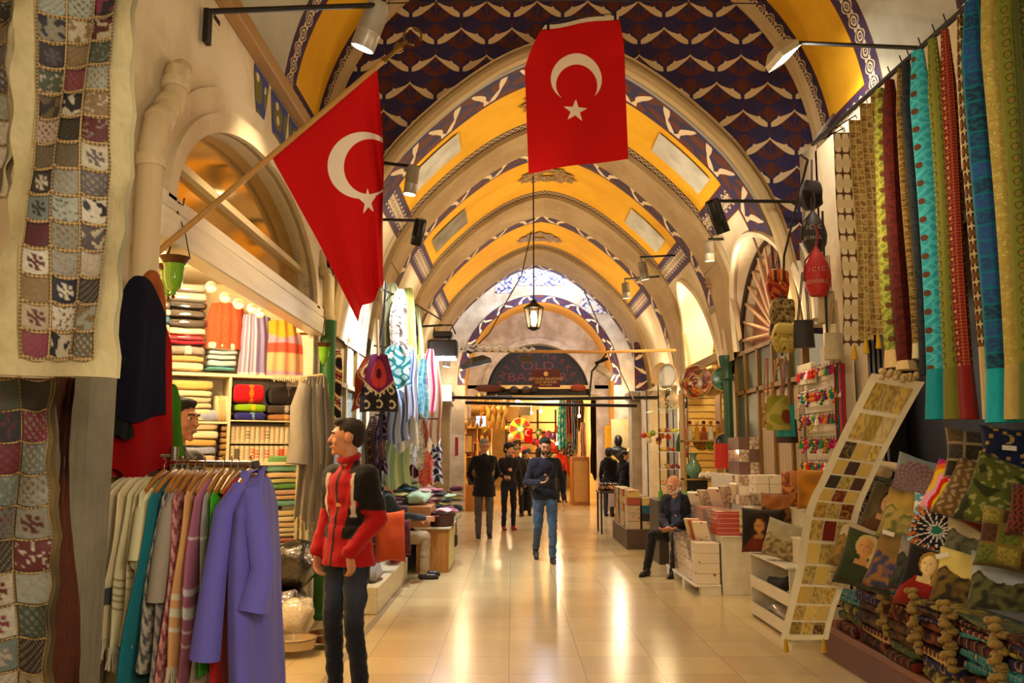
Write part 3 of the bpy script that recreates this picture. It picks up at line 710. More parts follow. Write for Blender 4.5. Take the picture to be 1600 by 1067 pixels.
def person(label, loc, rz=0, H=1.75, J=None, head=(0, 0), coat=None, coat_len=.0, coat_col='1a1a20', trouser='2a3040', shoe='1c1815', hair='241a14', hairstyle='short', grey=False,
           beard=None, vox=.013, jacket_fn=None, trouser_fn=None, slim=1.0, skirt=None, hands=((.5, None), (.5, None)), group=None, lower=None, skin='d69a72', glasses=False, collar=None, sleeve_r=1.0, hood=False):
    k = H/1.75; t = thing('person', label, 'person', loc, rz, group)
    S = dict(hip=(0, 0, .93), chest=(0, 0, 1.28), neck=(0, .01, 1.46), head=(0, -.015, 1.625),
             sR=(-.17, 0, 1.39), eR=(-.225, .01, 1.12), wR=(-.225, -.05, .87), sL=(.17, 0, 1.39), eL=(.225, .01, 1.12), wL=(.235, -.05, .87),
             hR=(-.09, 0, .92), kR=(-.10, -.01, .49), aR=(-.10, .02, .085), hL=(.09, 0, .92), kL=(.10, -.01, .49), aL=(.10, .02, .085), fR=(-.03, -1, 0), fL=(.05, -1, 0))
    S.update(J or {}); S = {a: (Vector(b)*k if a not in ('fR', 'fL') else Vector(b).normalized()) for a, b in S.items()}
    M0 = t.matrix_basis.copy(); W = lambda p: p  # local coordinates
    t.matrix_basis = Matrix.Identity(4)
    sk = plain(skin, .5)
    R = Matrix.Rotation(head[0], 3, 'Z') @ Matrix.Rotation(head[1], 3, 'X')   # yaw, pitch (positive = chin down)
    hc = S['head']; hp = lambda x, y, z: hc+R @ (Vector((x, y, z))*k)
    k0 = k; k = k*1.07
    m = MB()
    m.ell(hp(0, .012, .022), (.075*k, .093*k, .092*k), rot=R); m.ell(hp(0, -.028, -.045), (.056*k, .06*k, .062*k), rot=R); m.ell(hp(0, -.045, -.002), (.061*k, .045*k, .07*k), rot=R)
    m.ell(hp(0, -.078, -.090), (.024*k, .018*k, .018*k), 8, 6, rot=R)
    capsule(m, hp(0, -.086, .018), hp(0, -.108, -.018), .009*k, .013*k, 6); m.ell(hp(0, -.088, -.056), (.025*k, .012*k, .011*k), 8, 6, rot=R)
    m.ell(hp(0, -.082, .034), (.05*k, .016*k, .012*k), 8, 6, rot=R)
    for s in (-1, 1): m.ell(hp(s*.078, .01, -.005), (.010*k, .022*k, .034*k), 8, 6, rot=R); m.ell(hp(s*.036, -.068, -.025), (.024*k, .02*k, .022*k), 8, 6, rot=R)
    k = k0
    capsule(m, hp(0, .015, -.05), S['neck']-Vector((0, 0, .06*k)), .055*k, .062*k)
    capsule(m, S['chest'], S['hip'], .10*k, .09*k)
    for a in 'RL':
        capsule(m, S['s'+a]*.8+S['chest']*.2, S['e'+a], .042*k, .036*k); capsule(m, S['e'+a], S['w'+a], .036*k, .024*k)
        capsule(m, S['chest'], S['s'+a]*.8+S['chest']*.2, .06*k, .045*k)
        capsule(m, S['h'+a], S['k'+a], .07*k, .05*k); capsule(m, S['k'+a], S['a'+a], .045*k, .03*k)
        hd = hands[0] if a == 'R' else hands[1]; curl, dr = hd[0], hd[1] or (S['w'+a]-S['e'+a])
        up = Vector((-1 if a == 'R' else 1, 0, 0)) if len(hd) < 3 else Vector(hd[2])
        hand(m, S['w'+a]+Vector(dr).normalized()*.01, dr, up, (1 if a == 'R' else -1)*(hd[3] if len(hd) > 3 else 1), curl, k)
    b = m.build('body', sk, t); remesh(b, min(vox, .009) if vox < .012 else vox*.72, 2); bake(b)
    # eyes, brows
    k = k*1.07
    for s in (-1, 1):
        e = MB(); e.ell(hp(s*.030, -.076, .012), (.0125*k, .009*k, .0075*k), 8, 6, rot=R); e.build('eye', plain('efe8e0', .3), t)
        e = MB(); e.ell(hp(s*.030, -.0835, .012), (.0062*k, .004*k, .0062*k), 8, 6, rot=R); e.build('iris', plain('2a1a10', .3), t)
        e = MB(); e.tube([hp(s*.013, -.092, .030), hp(s*.031, -.094, .036), hp(s*.05, -.078, .030)], .0045*k, 5); e.build('eyebrow', plain(hair, .9), t)
    e = MB(); e.tube([hp(-.02, -.096, -.055), hp(0, -.1005, -.053), hp(.02, -.096, -.055)], .0052*k, 5); e.build('mouth', plain('9a5548', .5), t)
    if glasses:
        e = MB()
        for s in (-1, 1):
            e.tube([hp(s*.034+.024*math.cos(q*PI/6), -.102, .010+.017*math.sin(q*PI/6)) for q in range(12)], .0025*k, 5, closed=True); e.tube([hp(s*.058, -.10, .015), hp(s*.082, .0, .012)], .0025*k, 5)
        e.build('glasses', plain('15120f', .3), t)
    # hair
    m = MB(); hm = mat('hair_'+hair, lambda: mix(f_noise(60, 4), col(hair), col('8a8680' if grey else '0c0806')), .75, bump=(150, .5))
    if hairstyle == 'short': m.ell(hp(0, .022, .040), (.081*k, .094*k, .084*k), 16, 10, rot=R); m.ell(hp(0, .045, -.005), (.077*k, .065*k, .07*k), rot=R); m.ell(hp(0, -.03, .092), (.058*k, .05*k, .024*k), rot=R)
    elif hairstyle == 'crop': m.ell(hp(0, .022, .045), (.0785*k, .093*k, .078*k), 16, 10, rot=R); m.ell(hp(0, .05, .0), (.072*k, .062*k, .066*k), rot=R); m.ell(hp(0, -.030, .098), (.052*k, .052*k, .026*k), rot=R)
    elif hairstyle == 'full': m.ell(hp(0, .015, .045), (.092*k, .104*k, .092*k), 16, 10, rot=R); m.ell(hp(0, .045, -.015), (.089*k, .072*k, .085*k), rot=R); m.ell(hp(.02, -.065, .075), (.06*k, .035*k, .03*k), rot=R)
    elif hairstyle == 'long': m.ell(hp(0, .015, .040), (.09*k, .102*k, .09*k), 16, 10, rot=R); capsule(m, hp(0, .06, 0), hp(0, .10, -.26), .085*k, .05*k)
    elif hairstyle == 'bald': m.ell(hp(0, .045, -.01), (.081*k, .064*k, .055*k), rot=R)
    elif hairstyle == 'cap': m.ell(hp(0, .015, .045), (.092*k, .102*k, .075*k), 16, 10, rot=R); m.ell(hp(0, -.08, .055), (.06*k, .05*k, .012*k), rot=R)
    if hairstyle: o = m.build('hair', hm, t); remesh(o, .008 if vox < .012 else .012, 1); bake(o, None, .003, 60)
    if beard:
        m = MB(); m.ell(hp(0, -.038, -.072), (.057*k, .055*k, .045*k), rot=R); m.ell(hp(0, -.094, -.044), (.03*k, .010*k, .008*k), 8, 6, rot=R)
        for s in (-1, 1): m.ell(hp(s*.063, -.01, -.045), (.012*k, .03*k, .045*k), rot=R)
        o = m.build('beard', plain(beard, .95), t); remesh(o, .008, 1); bake(o, None, .003, 60)
    # upper garment
    k = k0
    g = MB(); sr = slim
    c, h = S['chest'], S['hip']; mid = (c+h)/2
    for (p, rx, ry, rz_) in ((c+Vector((0, .0, .02)), .165, .115, .16), (mid, .155, .115, .17), (h+Vector((0, 0, .02-coat_len*.5 if coat_len < .1 else .05)), .165, .12, .12+(coat_len*.5 if coat_len < .1 else 0))):
        g.ell(p, (rx*k*sr, ry*k*sr, rz_*k), 16, 10)
    if coat_len > .10: g.tube([h+Vector((0, 0, .14*k)), h, h-Vector((0, 0, coat_len*k))], 0, 18, rs=[.125*k*sr, .135*k*sr, .15*k*sr], flat=1.35)
    for a in 'RL':
        sh = S['s'+a]; capsule(g, S['neck']-Vector((0, -.0, .045*k)), sh, .05*k, .060*k*sleeve_r); capsule(g, sh, S['e'+a], .060*k*sleeve_r, .050*k*sleeve_r); capsule(g, S['e'+a], S['w'+a]*.97+S['e'+a]*.03, .052*k*sleeve_r, .040*k*sleeve_r)
        capsule(g, sh*.75+c*.25, c*.5+sh*.5-Vector((0, 0, .12*k)), .09*k, .10*k)
        if .02 < coat_len < .1: capsule(g, S['h'+a]+Vector((0, 0, .02)), S['h'+a]*(1-min(coat_len, .3)*.6)+S['k'+a]*min(coat_len, .3)*.6, .105*k*sr, .105*k*sr)
    capsule(g, S['neck']-Vector((0, 0, .08*k)), S['neck']+Vector((0, .0, .005)), .075*k, .064*k)
    if hood: g.ell(S['neck']+Vector((0, .09*k, .0)), (.12*k, .08*k, .075*k))
    o = g.build('jacket' if not coat else coat, VC if jacket_fn else cloth(coat_col), t); remesh(o, vox, 3); bake(o, jacket_fn, .010, 8, hsh(loc[0], loc[1])*30)
    if collar:
        g = MB(); g.tube([S['neck']+Vector((.062*k*math.cos(q*PI/7), .055*k*math.sin(q*PI/7)-.012, .035*k+.02*k*math.sin(q*PI/7))) for q in range(14)], .022*k, 8, closed=True); g.build('collar', cloth(collar), t)
    # trousers
    g = MB(); hp_ = S['hip']
    g.ell(hp_+Vector((0, .005, -.02)), (.155*k*slim, .115*k*slim, .12*k), 14, 9)
    for a in 'RL':
        capsule(g, S['h'+a], S['k'+a], .094*k*slim, .068*k*slim); capsule(g, S['k'+a], S['a'+a]+Vector((0, 0, .0)), .067*k*slim, .052*k*slim)
    if skirt: capsule(g, hp_, hp_-Vector((0, 0, skirt*k)), .15*k, .19*k, 16)
    o = g.build('trousers' if not skirt else 'skirt', VC if trouser_fn else cloth(trouser), t); remesh(o, vox, 3); bake(o, trouser_fn, .012, 9, hsh(loc[0], loc[1])*70)
    for a in 'RL':
        g = MB(); d = S['f'+a]; an = S['a'+a]; fl = an-Vector((0, 0, .05*k)); sd = Vector((-d.y, d.x, 0))
        g.ell(fl+d*.055*k, (.048*k, .048*k, .038*k)); 
        capsule(g, fl-d*.035*k+Vector((0, 0, .004)), fl+d*.13*k-Vector((0, 0, .006)), .038*k, .036*k); capsule(g, fl+d*.13*k-Vector((0, 0, .006)), fl+d*.165*k-Vector((0, 0, .012)), .036*k, .024*k); capsule(g, fl, an+Vector((0, 0, .02*k)), .042*k, .045*k)
        o = g.build('shoe', plain(shoe, .45), t); remesh(o, .009, 1); bake(o)
        zmin = min(v.co.z for v in o.data.vertices)
        if a == 'R' or True: o['_z'] = zmin; del o['_z']
        g = MB(); g.tube([fl-d*.045*k-Vector((0, 0, .034*k)), fl+d*.17*k-Vector((0, 0, .034*k))], .036*k, 8, flat=.22); g.build('sole', plain('3a322a', .7), o)
    t.matrix_basis = M0
    return t, S, k
def slab(mb, c, size, e=.35, nzamp=.006, seed=0, n=20, m=8, rot=0, sag=0):
    """soft folded block: superellipsoid, size = full width, depth, height; c = centre"""
    c = Vector(c); v = []; f = []; cr, sr_ = math.cos(rot), math.sin(rot)
    sg = lambda q, p: math.copysign(abs(q)**p, q)
    for i in range(m+1):
        a = -PI/2+PI*i/m
        for j in range(n):
            t = 2*PI*j/n; ca = sg(math.cos(a), e)
            x = size[0]/2*ca*sg(math.cos(t), e*.6); y = size[1]/2*ca*sg(math.sin(t), e*.6); z = size[2]/2*sg(math.sin(a), e*1.6)
            q = nz(x*9+seed*3.1, y*9+seed, z*9+seed*.7)*nzamp*2; z += q-sag*((x/size[0]*2)**2)*(1 if z > 0 else .3); x += q*.8; y += q*.8
            v.append(c+Vector((x*cr-y*sr_, x*sr_+y*cr, z)))
    for i in range(m):
        for j in range(n):
            l = (j+1) % n; f.append((i*n+j, i*n+l, (i+1)*n+l, (i+1)*n+j))
    return mb.add(v, f, [(p.x-c.x+seed*.13, p.z-c.z+(p.y-c.y)*.6) for p in v])
# --- woven prints
def print_mat(name, kind, a, b, c, sc=1.0, rough=.85):
    def f():
        u, v, w_, vec = uvxy(); u = u*sc; v = v*sc; A, B, Cc = col(a), col(b), col(c)
        n = f_noise(40, 2, vec)
        if kind == 'paisley':
            uu = f_fr(u*9)-.5; r = f_fl(u*9); vv = f_fr(v*9+f_fr(r*.5))-.5; d = f_len(uu*1.3, vv+f_abs(uu)*.4)
            k = f_in(f_abs(d-.30)-.05, .03); k2 = f_in(d-.13, .03); k3 = f_in(f_abs(f_sin(u*90)*f_sin(v*90))-.2, .1)*.4; return mix(k2, mix(k, mix(k3, A, Cc), B), Cc)
        if kind == 'damask':
            k = f_in(f_abs(f_sin(u*34+f_sin(v*26)*1.7)*f_sin(v*30+f_sin(u*22)*1.5))-.38, .08); k2 = f_in(.86-f_abs(f_sin(u*17)*f_sin(v*15)), .05); return mix(k2, mix(k, A, B), Cc)
        if kind == 'squares':
            a_ = f_abs(f_fr(u*8)-.5); b_ = f_abs(f_fr(v*8)-.5); cell = f_fr(f_sin(f_fl(u*8)*12.9+f_fl(v*8)*78.2)*437.5)
            k = f_in(.44-f_max(a_, b_), .02); base = mix(cell, B, Cc); base = mix(f_in(f_noise(26, 3, vec)-.48, .08)*.5, base, A); return mix(k, base, A)
        if kind == 'stripes':
            k = f_in(f_abs(f_fr(u*12)-.5)-.16, .03); k2 = f_in(f_abs(f_fr(u*12+.33)-.5)-.05, .02); return mix(k2, mix(k, A, B), Cc)
        if kind == 'bands':
            k = f_in(f_abs(f_fr(v*7)-.5)-.2, .03); k2 = f_in(f_abs(f_sin(u*60)*f_sin(v*44))-.25, .05); return mix(k, mix(k2, A, B), Cc)
        if kind == 'dense':
            n1 = f_vor(26, vec, 'Distance'); n2 = f_noise(14, 5, vec, .75); return mix(f_in(n1-.25, .06), mix(E.math('MULTIPLY_ADD', n2-.5, 6, .5, clamp=True), A, B), Cc)
        if kind == 'suzani':
            uu = f_fr(u*3.2)-.5; vv = f_fr(v*3.2)-.5; r = f_len(uu, vv); sc_ = f_abs(r-.30)-.03-.03*f_abs(f_sin(r*10+uu*40)); k = f_in(sc_, .02); k2 = f_in(f_abs(r-.42)-.02, .02)*f_in(f_abs(f_fr(u*30+v*30)-.5)-.25, .05)
            return mix(f_max(k, k2), mix(f_in(r-.2, .01), A, B), Cc)
        return A
    return mat('print_'+name, f, rough, bump=(110, .3), spec=.2)
def lamp(label, tip, aim, L=.22, r=.055, color='d8d2c4', power=60, size=75, bar=None, glow='fff0d0', lc=WARM, group='spotlights on the brackets', kind='can', strength=25):
    """tubular spotlight whose lit mouth is at tip, pointing along aim; bar = polyline of its bracket"""
    tip = Vector(tip); d = Vector(aim).normalized(); t = thing('spotlight', label, 'spotlight', tip, 0, group); b = tip-d*L
    m = MB(); mt = plain(color, .35, .3)
    if kind == 'can':
        m.lathe([(.001, 0), (r*.8, 0), (r*.97, .015), (r, .04), (r, L*.62), (r*1.03, L*.63), (r*1.03, L*.66), (r, L*.67), (r, L), (r*.92, L), (r*.9, L-.03)], b, 22, d); m.build('housing', mt, t)
        m = MB(); m.lathe([(.001, 0), (r*.9, 0)], tip-d*.012, 20, d); m.build('lens', emis('lamp_glow_'+glow, glow, strength), t)
    else:
        q = d.to_track_quat('Z', 'Y').to_matrix(); w2, h2 = r*1.7, r
        vs = []
        for (s, z) in ((.55, 0), (1.0, L*.55), (1.0, L)):
            for (x, y) in ((-1, -1), (1, -1), (1, 1), (-1, 1)): vs.append(b+q @ Vector((x*w2*s, y*h2*s, z)))
        m.add(vs, [(0, 3, 2, 1)]+[(4*i+j, 4*i+(j+1) % 4, 4*i+4+(j+1) % 4, 4*i+4+j) for i in range(2) for j in range(4)]); m.build('housing', mt, t, smooth=False)
        m = MB(); m.add([tip-d*.01+q @ Vector((x*w2*.93, y*h2*.9, 0)) for (x, y) in ((-1, -1), (1, -1), (1, 1), (-1, 1))], [(0, 1, 2, 3)]); m.build('lens', emis('lamp_glow_'+glow, glow, strength), t, smooth=False)
    if bar:
        m = MB(); m.tube([b+d*L*.35+Vector((0, 0, r)), Vector(bar[0])], .012, 6); m.build('yoke', mt, t)
        m = MB(); m.tube(bar, .018, 6); m.build('bracket', M_DARK, t)
    if power: l = spot(tip+d*.02, tip+d, power, size, lc, .05); l.parent = t; l.location = d*.02
    return t
def cushion(mb, c, w, h, th, nrm, up=(0, 0, 1), cf=None, n=22, pinch=.10, seed=0):
    """square cushion: centre, width, height, thickness; nrm = direction it faces"""
    c = Vector(c); nrm = Vector(nrm).normalized(); up = Vector(up); up = (up-nrm*up.dot(nrm)).normalized(); rt = up.cross(nrm)
    for sd in (1, -1):
        def fn(u, v):
            x, y = u*2-1, v*2-1; e = (max(0, 1-x**4)*max(0, 1-y**4))**.42
            k = 1-pinch*(1-abs(x)**1.5*1)*(abs(y)**6)*.6; k2 = 1-pinch*(1-abs(y)**1.5)*(abs(x)**6)*.6
            q = nz(x*2+seed, y*2+seed*1.7, sd)*.012
            return c+rt*(x*w/2*k2)*1+up*(y*h/2*k)+nrm*sd*(th/2*e+q*e)
        nn = n if sd > 0 else 14
        mb.grid(fn, nn, nn, cf=(lambda u, v: cf(u, v) if sd > 0 else cf(.02, .02)) if cf else None, flip=(sd < 0))
    return mb
def hang(mb, top, w, L, dirx, th=.05, folds=3, amp=.02, nu=18, nv=40, flare=1.0, seed=0, cf=None, bot=None, closed=True, depth=1):
    """cloth hanging from top centre, width along dirx, folded in waves"""
    top = Vector(top); dx = Vector(dirx).normalized(); dn = Vector((0, 0, 1)).cross(dx)
    def pt(u, v, s):
        x = (u-.5)*w*(1+(flare-1)*v); a = amp*(.35+.65*v)
        o = math.sin(u*folds*2*PI+seed)*a+math.sin(u*folds*PI*1.37+seed*2+v*1.5)*a*.5+nz(u*3+seed, v*2)*a*.6
        p = top+dx*(x+nz(v*2+seed, u)*.012)+dn*(o+s*th/2*math.sin(PI*min(max(u, .0), 1))**.5); p.z -= v*L
        if bot: p += Vector(bot)*v
        return p
    mb.grid(lambda u, v: pt(u, v, 1), nu, nv, cf=cf, uvf=lambda u, v: (u*w, v*L))
    mb.grid(lambda u, v: pt(u, v, -1), nu, nv, cf=cf, uvf=lambda u, v: (u*w, v*L), flip=True)
    return mb
def lin(c): return srgb(c)
def lerp(a, b, t): return tuple(x+(y-x)*t for x, y in zip(a, b))
# ================================================================ lamps, flags and what hangs in the vault
def barx(x0, y0, x1, y1, D): return [P(x0, y0, D), P(x1, y1, D)]
t = lamp('big pale grey can spotlight on the bracket high over the slanting flag pole', P(566, 76, 5.7), (-.30, .12, -.75), .34, .085, 'b9b4a8', 90, 80, [P(590, 8, 5.6), P(325, 18, 5.0)])
m = MB(); m.box(P(318, 12, 4.95), P(330, 72, 5.02)); m.build('wall_plate', M_DARK, t, smooth=False)
lamp('small silver can spotlight left of the hanging flag, in front of the yellow panel', P(640, 304, 8.4), (-.12, 0, -1), .30, .065, 'a8a496', 70, 80, [P(656, 262, 8.4), P(596, 254, 8.5)])
lamp('black can spotlight on the left, below the silver one, near the red flag edge', P(650, 382, 9.6), (-.25, .45, -1), .30, .07, '14120f', 300, 95, [P(664, 345, 9.6), P(592, 343, 9.6)], 'fff0d0', COOL)
lamp('black can spotlight on a long rod at the right, over the white can lamps', P(1130, 364, 8.6), (.38, .2, -1), .36, .075, '141210', 70, 80, [P(1115, 314, 8.6), P(1292, 315, 8.5)])
lamp('white can spotlight beside the nest of rubble above the niche, right of the black one', P(1109, 408, 10.5), (.05, .1, -1), .26, .06, 'a39a88', 60, 85, [P(1107, 374, 10.5), P(1182, 372, 10.8)])
lamp('grey can spotlight in front of the second yellow panel, third lamp down on the right', P(1008, 437, 12.5), (.2, .1, -1), .27, .065, '8f8878', 50, 80, [P(1000, 402, 12.5), P(1075, 398, 12.9)])
lamp('smallest grey can spotlight on the right, lowest before the crossing vault', P(979, 466, 13.6), (.08, .1, -1), .25, .065, '8f8878', 40, 80, [P(976, 436, 13.6), P(1030, 432, 14)])
lamp('white can spotlight tilted under the bamboo pole near the gate', P(958, 590, 15.5), (.75, -.2, -.55), .36, .07, 'e6e0d2', 50, 80, [P(948, 545, 15.5), P(946, 556, 15.5)])
lamp('white can spotlight shining below the black floodlight box', P(697, 573, 12.4), (-.2, 0, -1), .2, .055, 'e0e0dc', 60, 90, [P(700, 553, 12.4), P(702, 530, 12.4)], 'f4f8ff', COOL)
lamp('open shade floodlight with a white glare, hanging off the taped end of the pole', P(745, 572, 12.0), (.25, .1, -1), .13, .14, '30343a', 80, 110, [P(735, 552, 12), P(720, 545, 12)], 'f4f8ff', COOL, kind='flood')
lamp('cream floodlight with a white glare on a rod before the winged tulip wall', P(1226, 92, 7.4), (.55, .05, -.8), .13, .10, 'cfc09c', 45, 110, [P(1232, 66, 7.4), P(1432, 75, 6.0)], 'fffaf0', WHITE, kind='flood')
# big black flood boxes
t = thing('floodlight', 'large black floodlight box hanging left of the lantern', 'floodlight', P(690, 540, 11.6), 0)
m = MB(); a = P(668, 530, 11.6); b = P(716, 560, 11.9); m.box(a, b, .02); m.build('housing', plain('15110e', .5), t)
m = MB(); m.box(P(676, 517, 11.65), P(708, 530, 11.85), .02); m.tube([P(678, 520, 11.75), P(680, 508, 11.75), P(706, 508, 11.75), P(712, 522, 11.75)], .012, 6); m.build('gear_box', plain('1a1613', .5), t)
m = MB(); m.tube([P(592, 514, 11.6), P(692, 508, 11.6)], .016, 6); m.tube([P(600, 566, 11.6), P(645, 516, 11.6)], .03, 6); m.build('arm', M_DARK, t)
l = spot((a+b)/2-Vector((0, 0, .15)), (a+b)/2+Vector((-.6, -1.3, -.6)), 380, 120, COOL, .12); l.parent = t; l.location = l.location-t.location
m = MB(); c_ = P(692, 562, 11.72); m.box((c_.x-.18, c_.y-.1, c_.z), (c_.x+.18, c_.y+.1, c_.z+.01)); m.build('lens', emis('cool_glow', 'f4f8ff', 12), t)
# emergency box by the bracket
t = thing('bulkhead_lamp', 'small unlit glass bulkhead lamp under the left bracket', 'wall lamp', P(337, 45, 5.2))
m = MB(); m.box(P(330, 33, 5.2), P(343, 52, 5.3), .01); m.build('glass', glassmat('bulk_glass', (1, .95, .7), .2, .6), t); m = MB(); m.box(P(329, 28, 5.19), P(344, 34, 5.31)); m.build('cap', M_DARK, t)
# star and crescent geometry
def star_d(x, y, r, rot=0):
    a = math.atan2(x, y)+rot; a = (a+PI/5) % (2*PI/5)-PI/5; d = math.hypot(x, y)
    # distance to the edge line from (0,r) to inner vertex
    ri = r*.382; p1 = Vector((0, r)); p2 = Vector((ri*math.sin(PI/5), ri*math.cos(PI/5))); q = Vector((abs(d*math.sin(a)), d*math.cos(a)))
    e = p2-p1; nn = Vector((e.y, -e.x)).normalized(); return (q-p1).dot(nn) if (-p1).dot(nn) < 0 else -(q-p1).dot(nn)
M_FLAG = None
def _flag():
    a = E.nt.nodes.new('ShaderNodeAttribute'); a.attribute_name = 'sd'; return mix(f_in(E(a.outputs['Fac']), .0012), col('c80a0e'), col('f1e0cc'))
M_FLAG = mat('flag_cloth', _flag, .8, bump=(160, .15), spec=.2)
def flag_obj(fn, sd, nu, nv, parent):
    m = MB(); m.grid(fn, nu, nv); o = m.build('cloth', M_FLAG, parent)
    at = o.data.attributes.new('sd', 'FLOAT', 'POINT'); arr = []
    for j in range(nv+1):
        for i in range(nu+1): arr.append(sd(i/nu, j/nv))
    at.data.foreach_set('value', arr); return o
# hanging flag
DF = 7.6
t = thing('flag', 'red flag with white crescent and star hanging flat from a wire under the vault', 'flag', P(898, 40, DF), 0)
TL, TR, BL, BR = P(852, 42, DF), P(966, 25, DF), P(826, 272, DF), P(981, 250, DF); ML, MR = P(820, 105, DF), P(977, 80, DF)
def fl(u, v):
    sl = max(0, min(v/.27, 1)); xl = TL.x+(ML.x-TL.x)*sl**.7+(BL.x-ML.x)*max(0, (v-.27)/.73); xr = TR.x+(MR.x-TR.x)*sl**.7+(BR.x-MR.x)*max(0, (v-.27)/.73)
    zt = TL.z+(TR.z-TL.z)*u; zb = BL.z+(BR.z-BL.z)*(u**1.5)+.03*math.sin(u*PI)
    return Vector((xl+(xr-xl)*u, DF+.02*math.sin(u*8+v*2)+.03*math.sin(v*4)-.03*math.sin(sl*PI)*(abs(u-.5)*2)**3, zt+(zb-zt)*v))
cc = P(901, 121, DF); ss = P(899, 173, DF); R1 = 42/FPX*DF; ci = P(901.5, 131, DF)
def sdf(u, v):
    p = fl(u, v); d = max(math.hypot(p.x-cc.x, p.z-cc.z)-R1, 34/FPX*DF-math.hypot(p.x-ci.x, p.z-ci.z)); return min(d, star_d(p.x-ss.x, p.z-ss.z, 21/FPX*DF, -.06))
flag_obj(fl, sdf, 120, 160, t)
m = MB(); m.grid(lambda u, v: fl(u, -.012+.03*v)+Vector((0, -.004, 0)), 20, 1); m.build('hem', cloth('dccfb8'), t)
for u in (.04, .96): m = MB(); p = fl(u, 0); m.box(p-Vector((.012, .01, .03)), p+Vector((.012, .01, .05))); m.build('clip', M_DARK, t)
m = MB(); m.tube([fl(.04, 0)+Vector((0, 0, .03)), fl(.5, 0)+Vector((0, 0, .045)), fl(.96, 0)+Vector((0, 0, .04))], .004, 5); m.build('cord', M_DARK, t)
m = MB(); m.tube([P(560, 6, 7.6), P(760, 2, 7.6), P(898, 0, 7.6), P(1200, 6, 7.6)], .006, 5); solo(m, 'wire', M_DARK, 'thin dark wire strung across the top of the vault above the hanging flag', 'wire')
# flag on the pole
t = thing('flag_pole', 'slanting wooden pole with a brass crescent finial, fixed over the towel shop', 'flag pole', P(222, 415, 4.3))
p0, p1 = P(222, 415, 4.3), P(597, 97, 5.0)
m = MB(); m.tube([p0, p1], .017, 10); m.build('pole', plain('b88a48', .4), t)
dr = (p1-p0).normalized(); m = MB(); m.lathe([(.017, 0), (.022, .02), (.012, .05), (.014, .12), (.03, .15), (.032, .17), (.012, .20), (.010, .24)], p1, 14, dr)
m.build('finial', plain('8a6a30', .3, .8), t)
fc = p1+dr*.30; m = MB(); m.tube([fc+Vector((.055*math.cos(a), 0, .055*math.sin(a))) for a in [(-.5+i*.27) for i in range(21)]], .008, 6); m.build('crescent', plain('7a6030', .3, .8), t)
t = thing('flag', 'red flag with white crescent and star drooping from the slanting pole', 'flag', p0)
q = lambda x, y, dd=0: P(x, y, 4.72+dd)
def kp(v, pts):
    for (a, p), (b, r) in zip(pts[:-1], pts[1:]):
        if v <= b: return p+(r-p)*((v-a)/(b-a))
    return pts[-1][1]
def on_pole(x): s = (x-222)/(597-222); return P(222+375*s, 415-318*s, 4.3+.7*s)
def fl2(u, v):
    """u along the hoist from the low end to the high end, v down the fly"""
    top = on_pole(425+164*u)+Vector((0, 0, -.012))
    bot = kp(u, [(0, q(558, 502)), (.35, q(568, 478)), (.7, q(583, 470, .05)), (.85, q(597, 440, .02)), (1, q(590, 430, .1))])
    p = top+(bot-top)*v
    mid = kp(v, [(0, Vector((0, 0, 0))), (.5, Vector((.012, 0, 0))), (1, Vector((0, 0, 0)))])
    fold = max(0, (u-.80)/.20); p += Vector((0, .09*math.sin(fold*PI)*min(1, v*3), 0))
    p.x += .028*math.sin(v*PI)*u**3 - .02*math.sin(v*PI)*(1-u)*0
    p.y += .035*math.sin(u*9+v*2)*math.sin(v*PI/2)*(1-u*.5)
    return p+mid
c1 = P(566, 258, 4.8); s1 = P(575, 315, 4.8); c2 = P(577, 260, 4.8)
def sdf2(u, v):
    p = fl2(u, v); pr = lambda p_: (p_.x*4.8/p_.y, (p_.z-EYE)*4.8/p_.y)
    x, z = pr(p); X = lambda w_: pr(w_); a = X(c1); b = X(c2); s = X(s1); f = 4.8/FPX
    d = max(math.hypot(x-a[0], z-a[1])-56*f, 46*f-math.hypot((x-b[0])*1.12, z-b[1])); return min(d, star_d((x-s[0])*1.6, (z-s[1]), 24*f, .1))
flag_obj(fl2, sdf2, 130, 150, t)
# lantern and its chain, ropes, poles
t = thing('lantern', 'dark hexagonal metal lantern glowing on a long chain in the middle of the vault', 'lantern', P(834, 520, 13.0))
L0 = P(834, 480, 13.0); m = MB(); pr = [(.01, .13), (.045, .10), (.05, .07), (.15, .0), (.16, -.015), (.14, -.02)]; m.lathe([(a, b) for a, b in pr[::-1]], L0, 6); m.build('cap', M_DARK, t, smooth=False); m = MB(); m.lathe([(.03, -.36), (.07, -.34), (.10, -.32), (.09, -.31)], L0, 6); m.build('base', M_DARK, t, smooth=False)
m = MB()
for i in range(6): a = PI/3*i; m.tube([L0+Vector((.145*math.cos(a), .145*math.sin(a), -.01)), L0+Vector((.09*math.cos(a), .09*math.sin(a), -.32))], .008, 5)
m.build('frame', M_DARK, t); m = MB(); m.lathe([(.03, -.28), (.05, -.22), (.05, -.12), (.02, -.06)], L0, 12); m.build('bulb', emis('lantern_glow', 'ffd9a0', 18), t)
m = MB(); m.lathe([(.09, -.32), (.14, -.02)], L0, 6); m.build('glass', glassmat('lantern_glass', (1, .95, .85), .1, .12), t, smooth=False)
o = point(L0-Vector((0, 0, .18)), 25, WARM, .05); o.data.energy = 45; o.parent = t; o.location = o.location-t.location
m = MB(); z1 = 5.82; m.tube([L0+Vector((0, 0, .12)), Vector((L0.x, L0.y, z1))], .012, 6); m.build('chain', M_DARK, t)
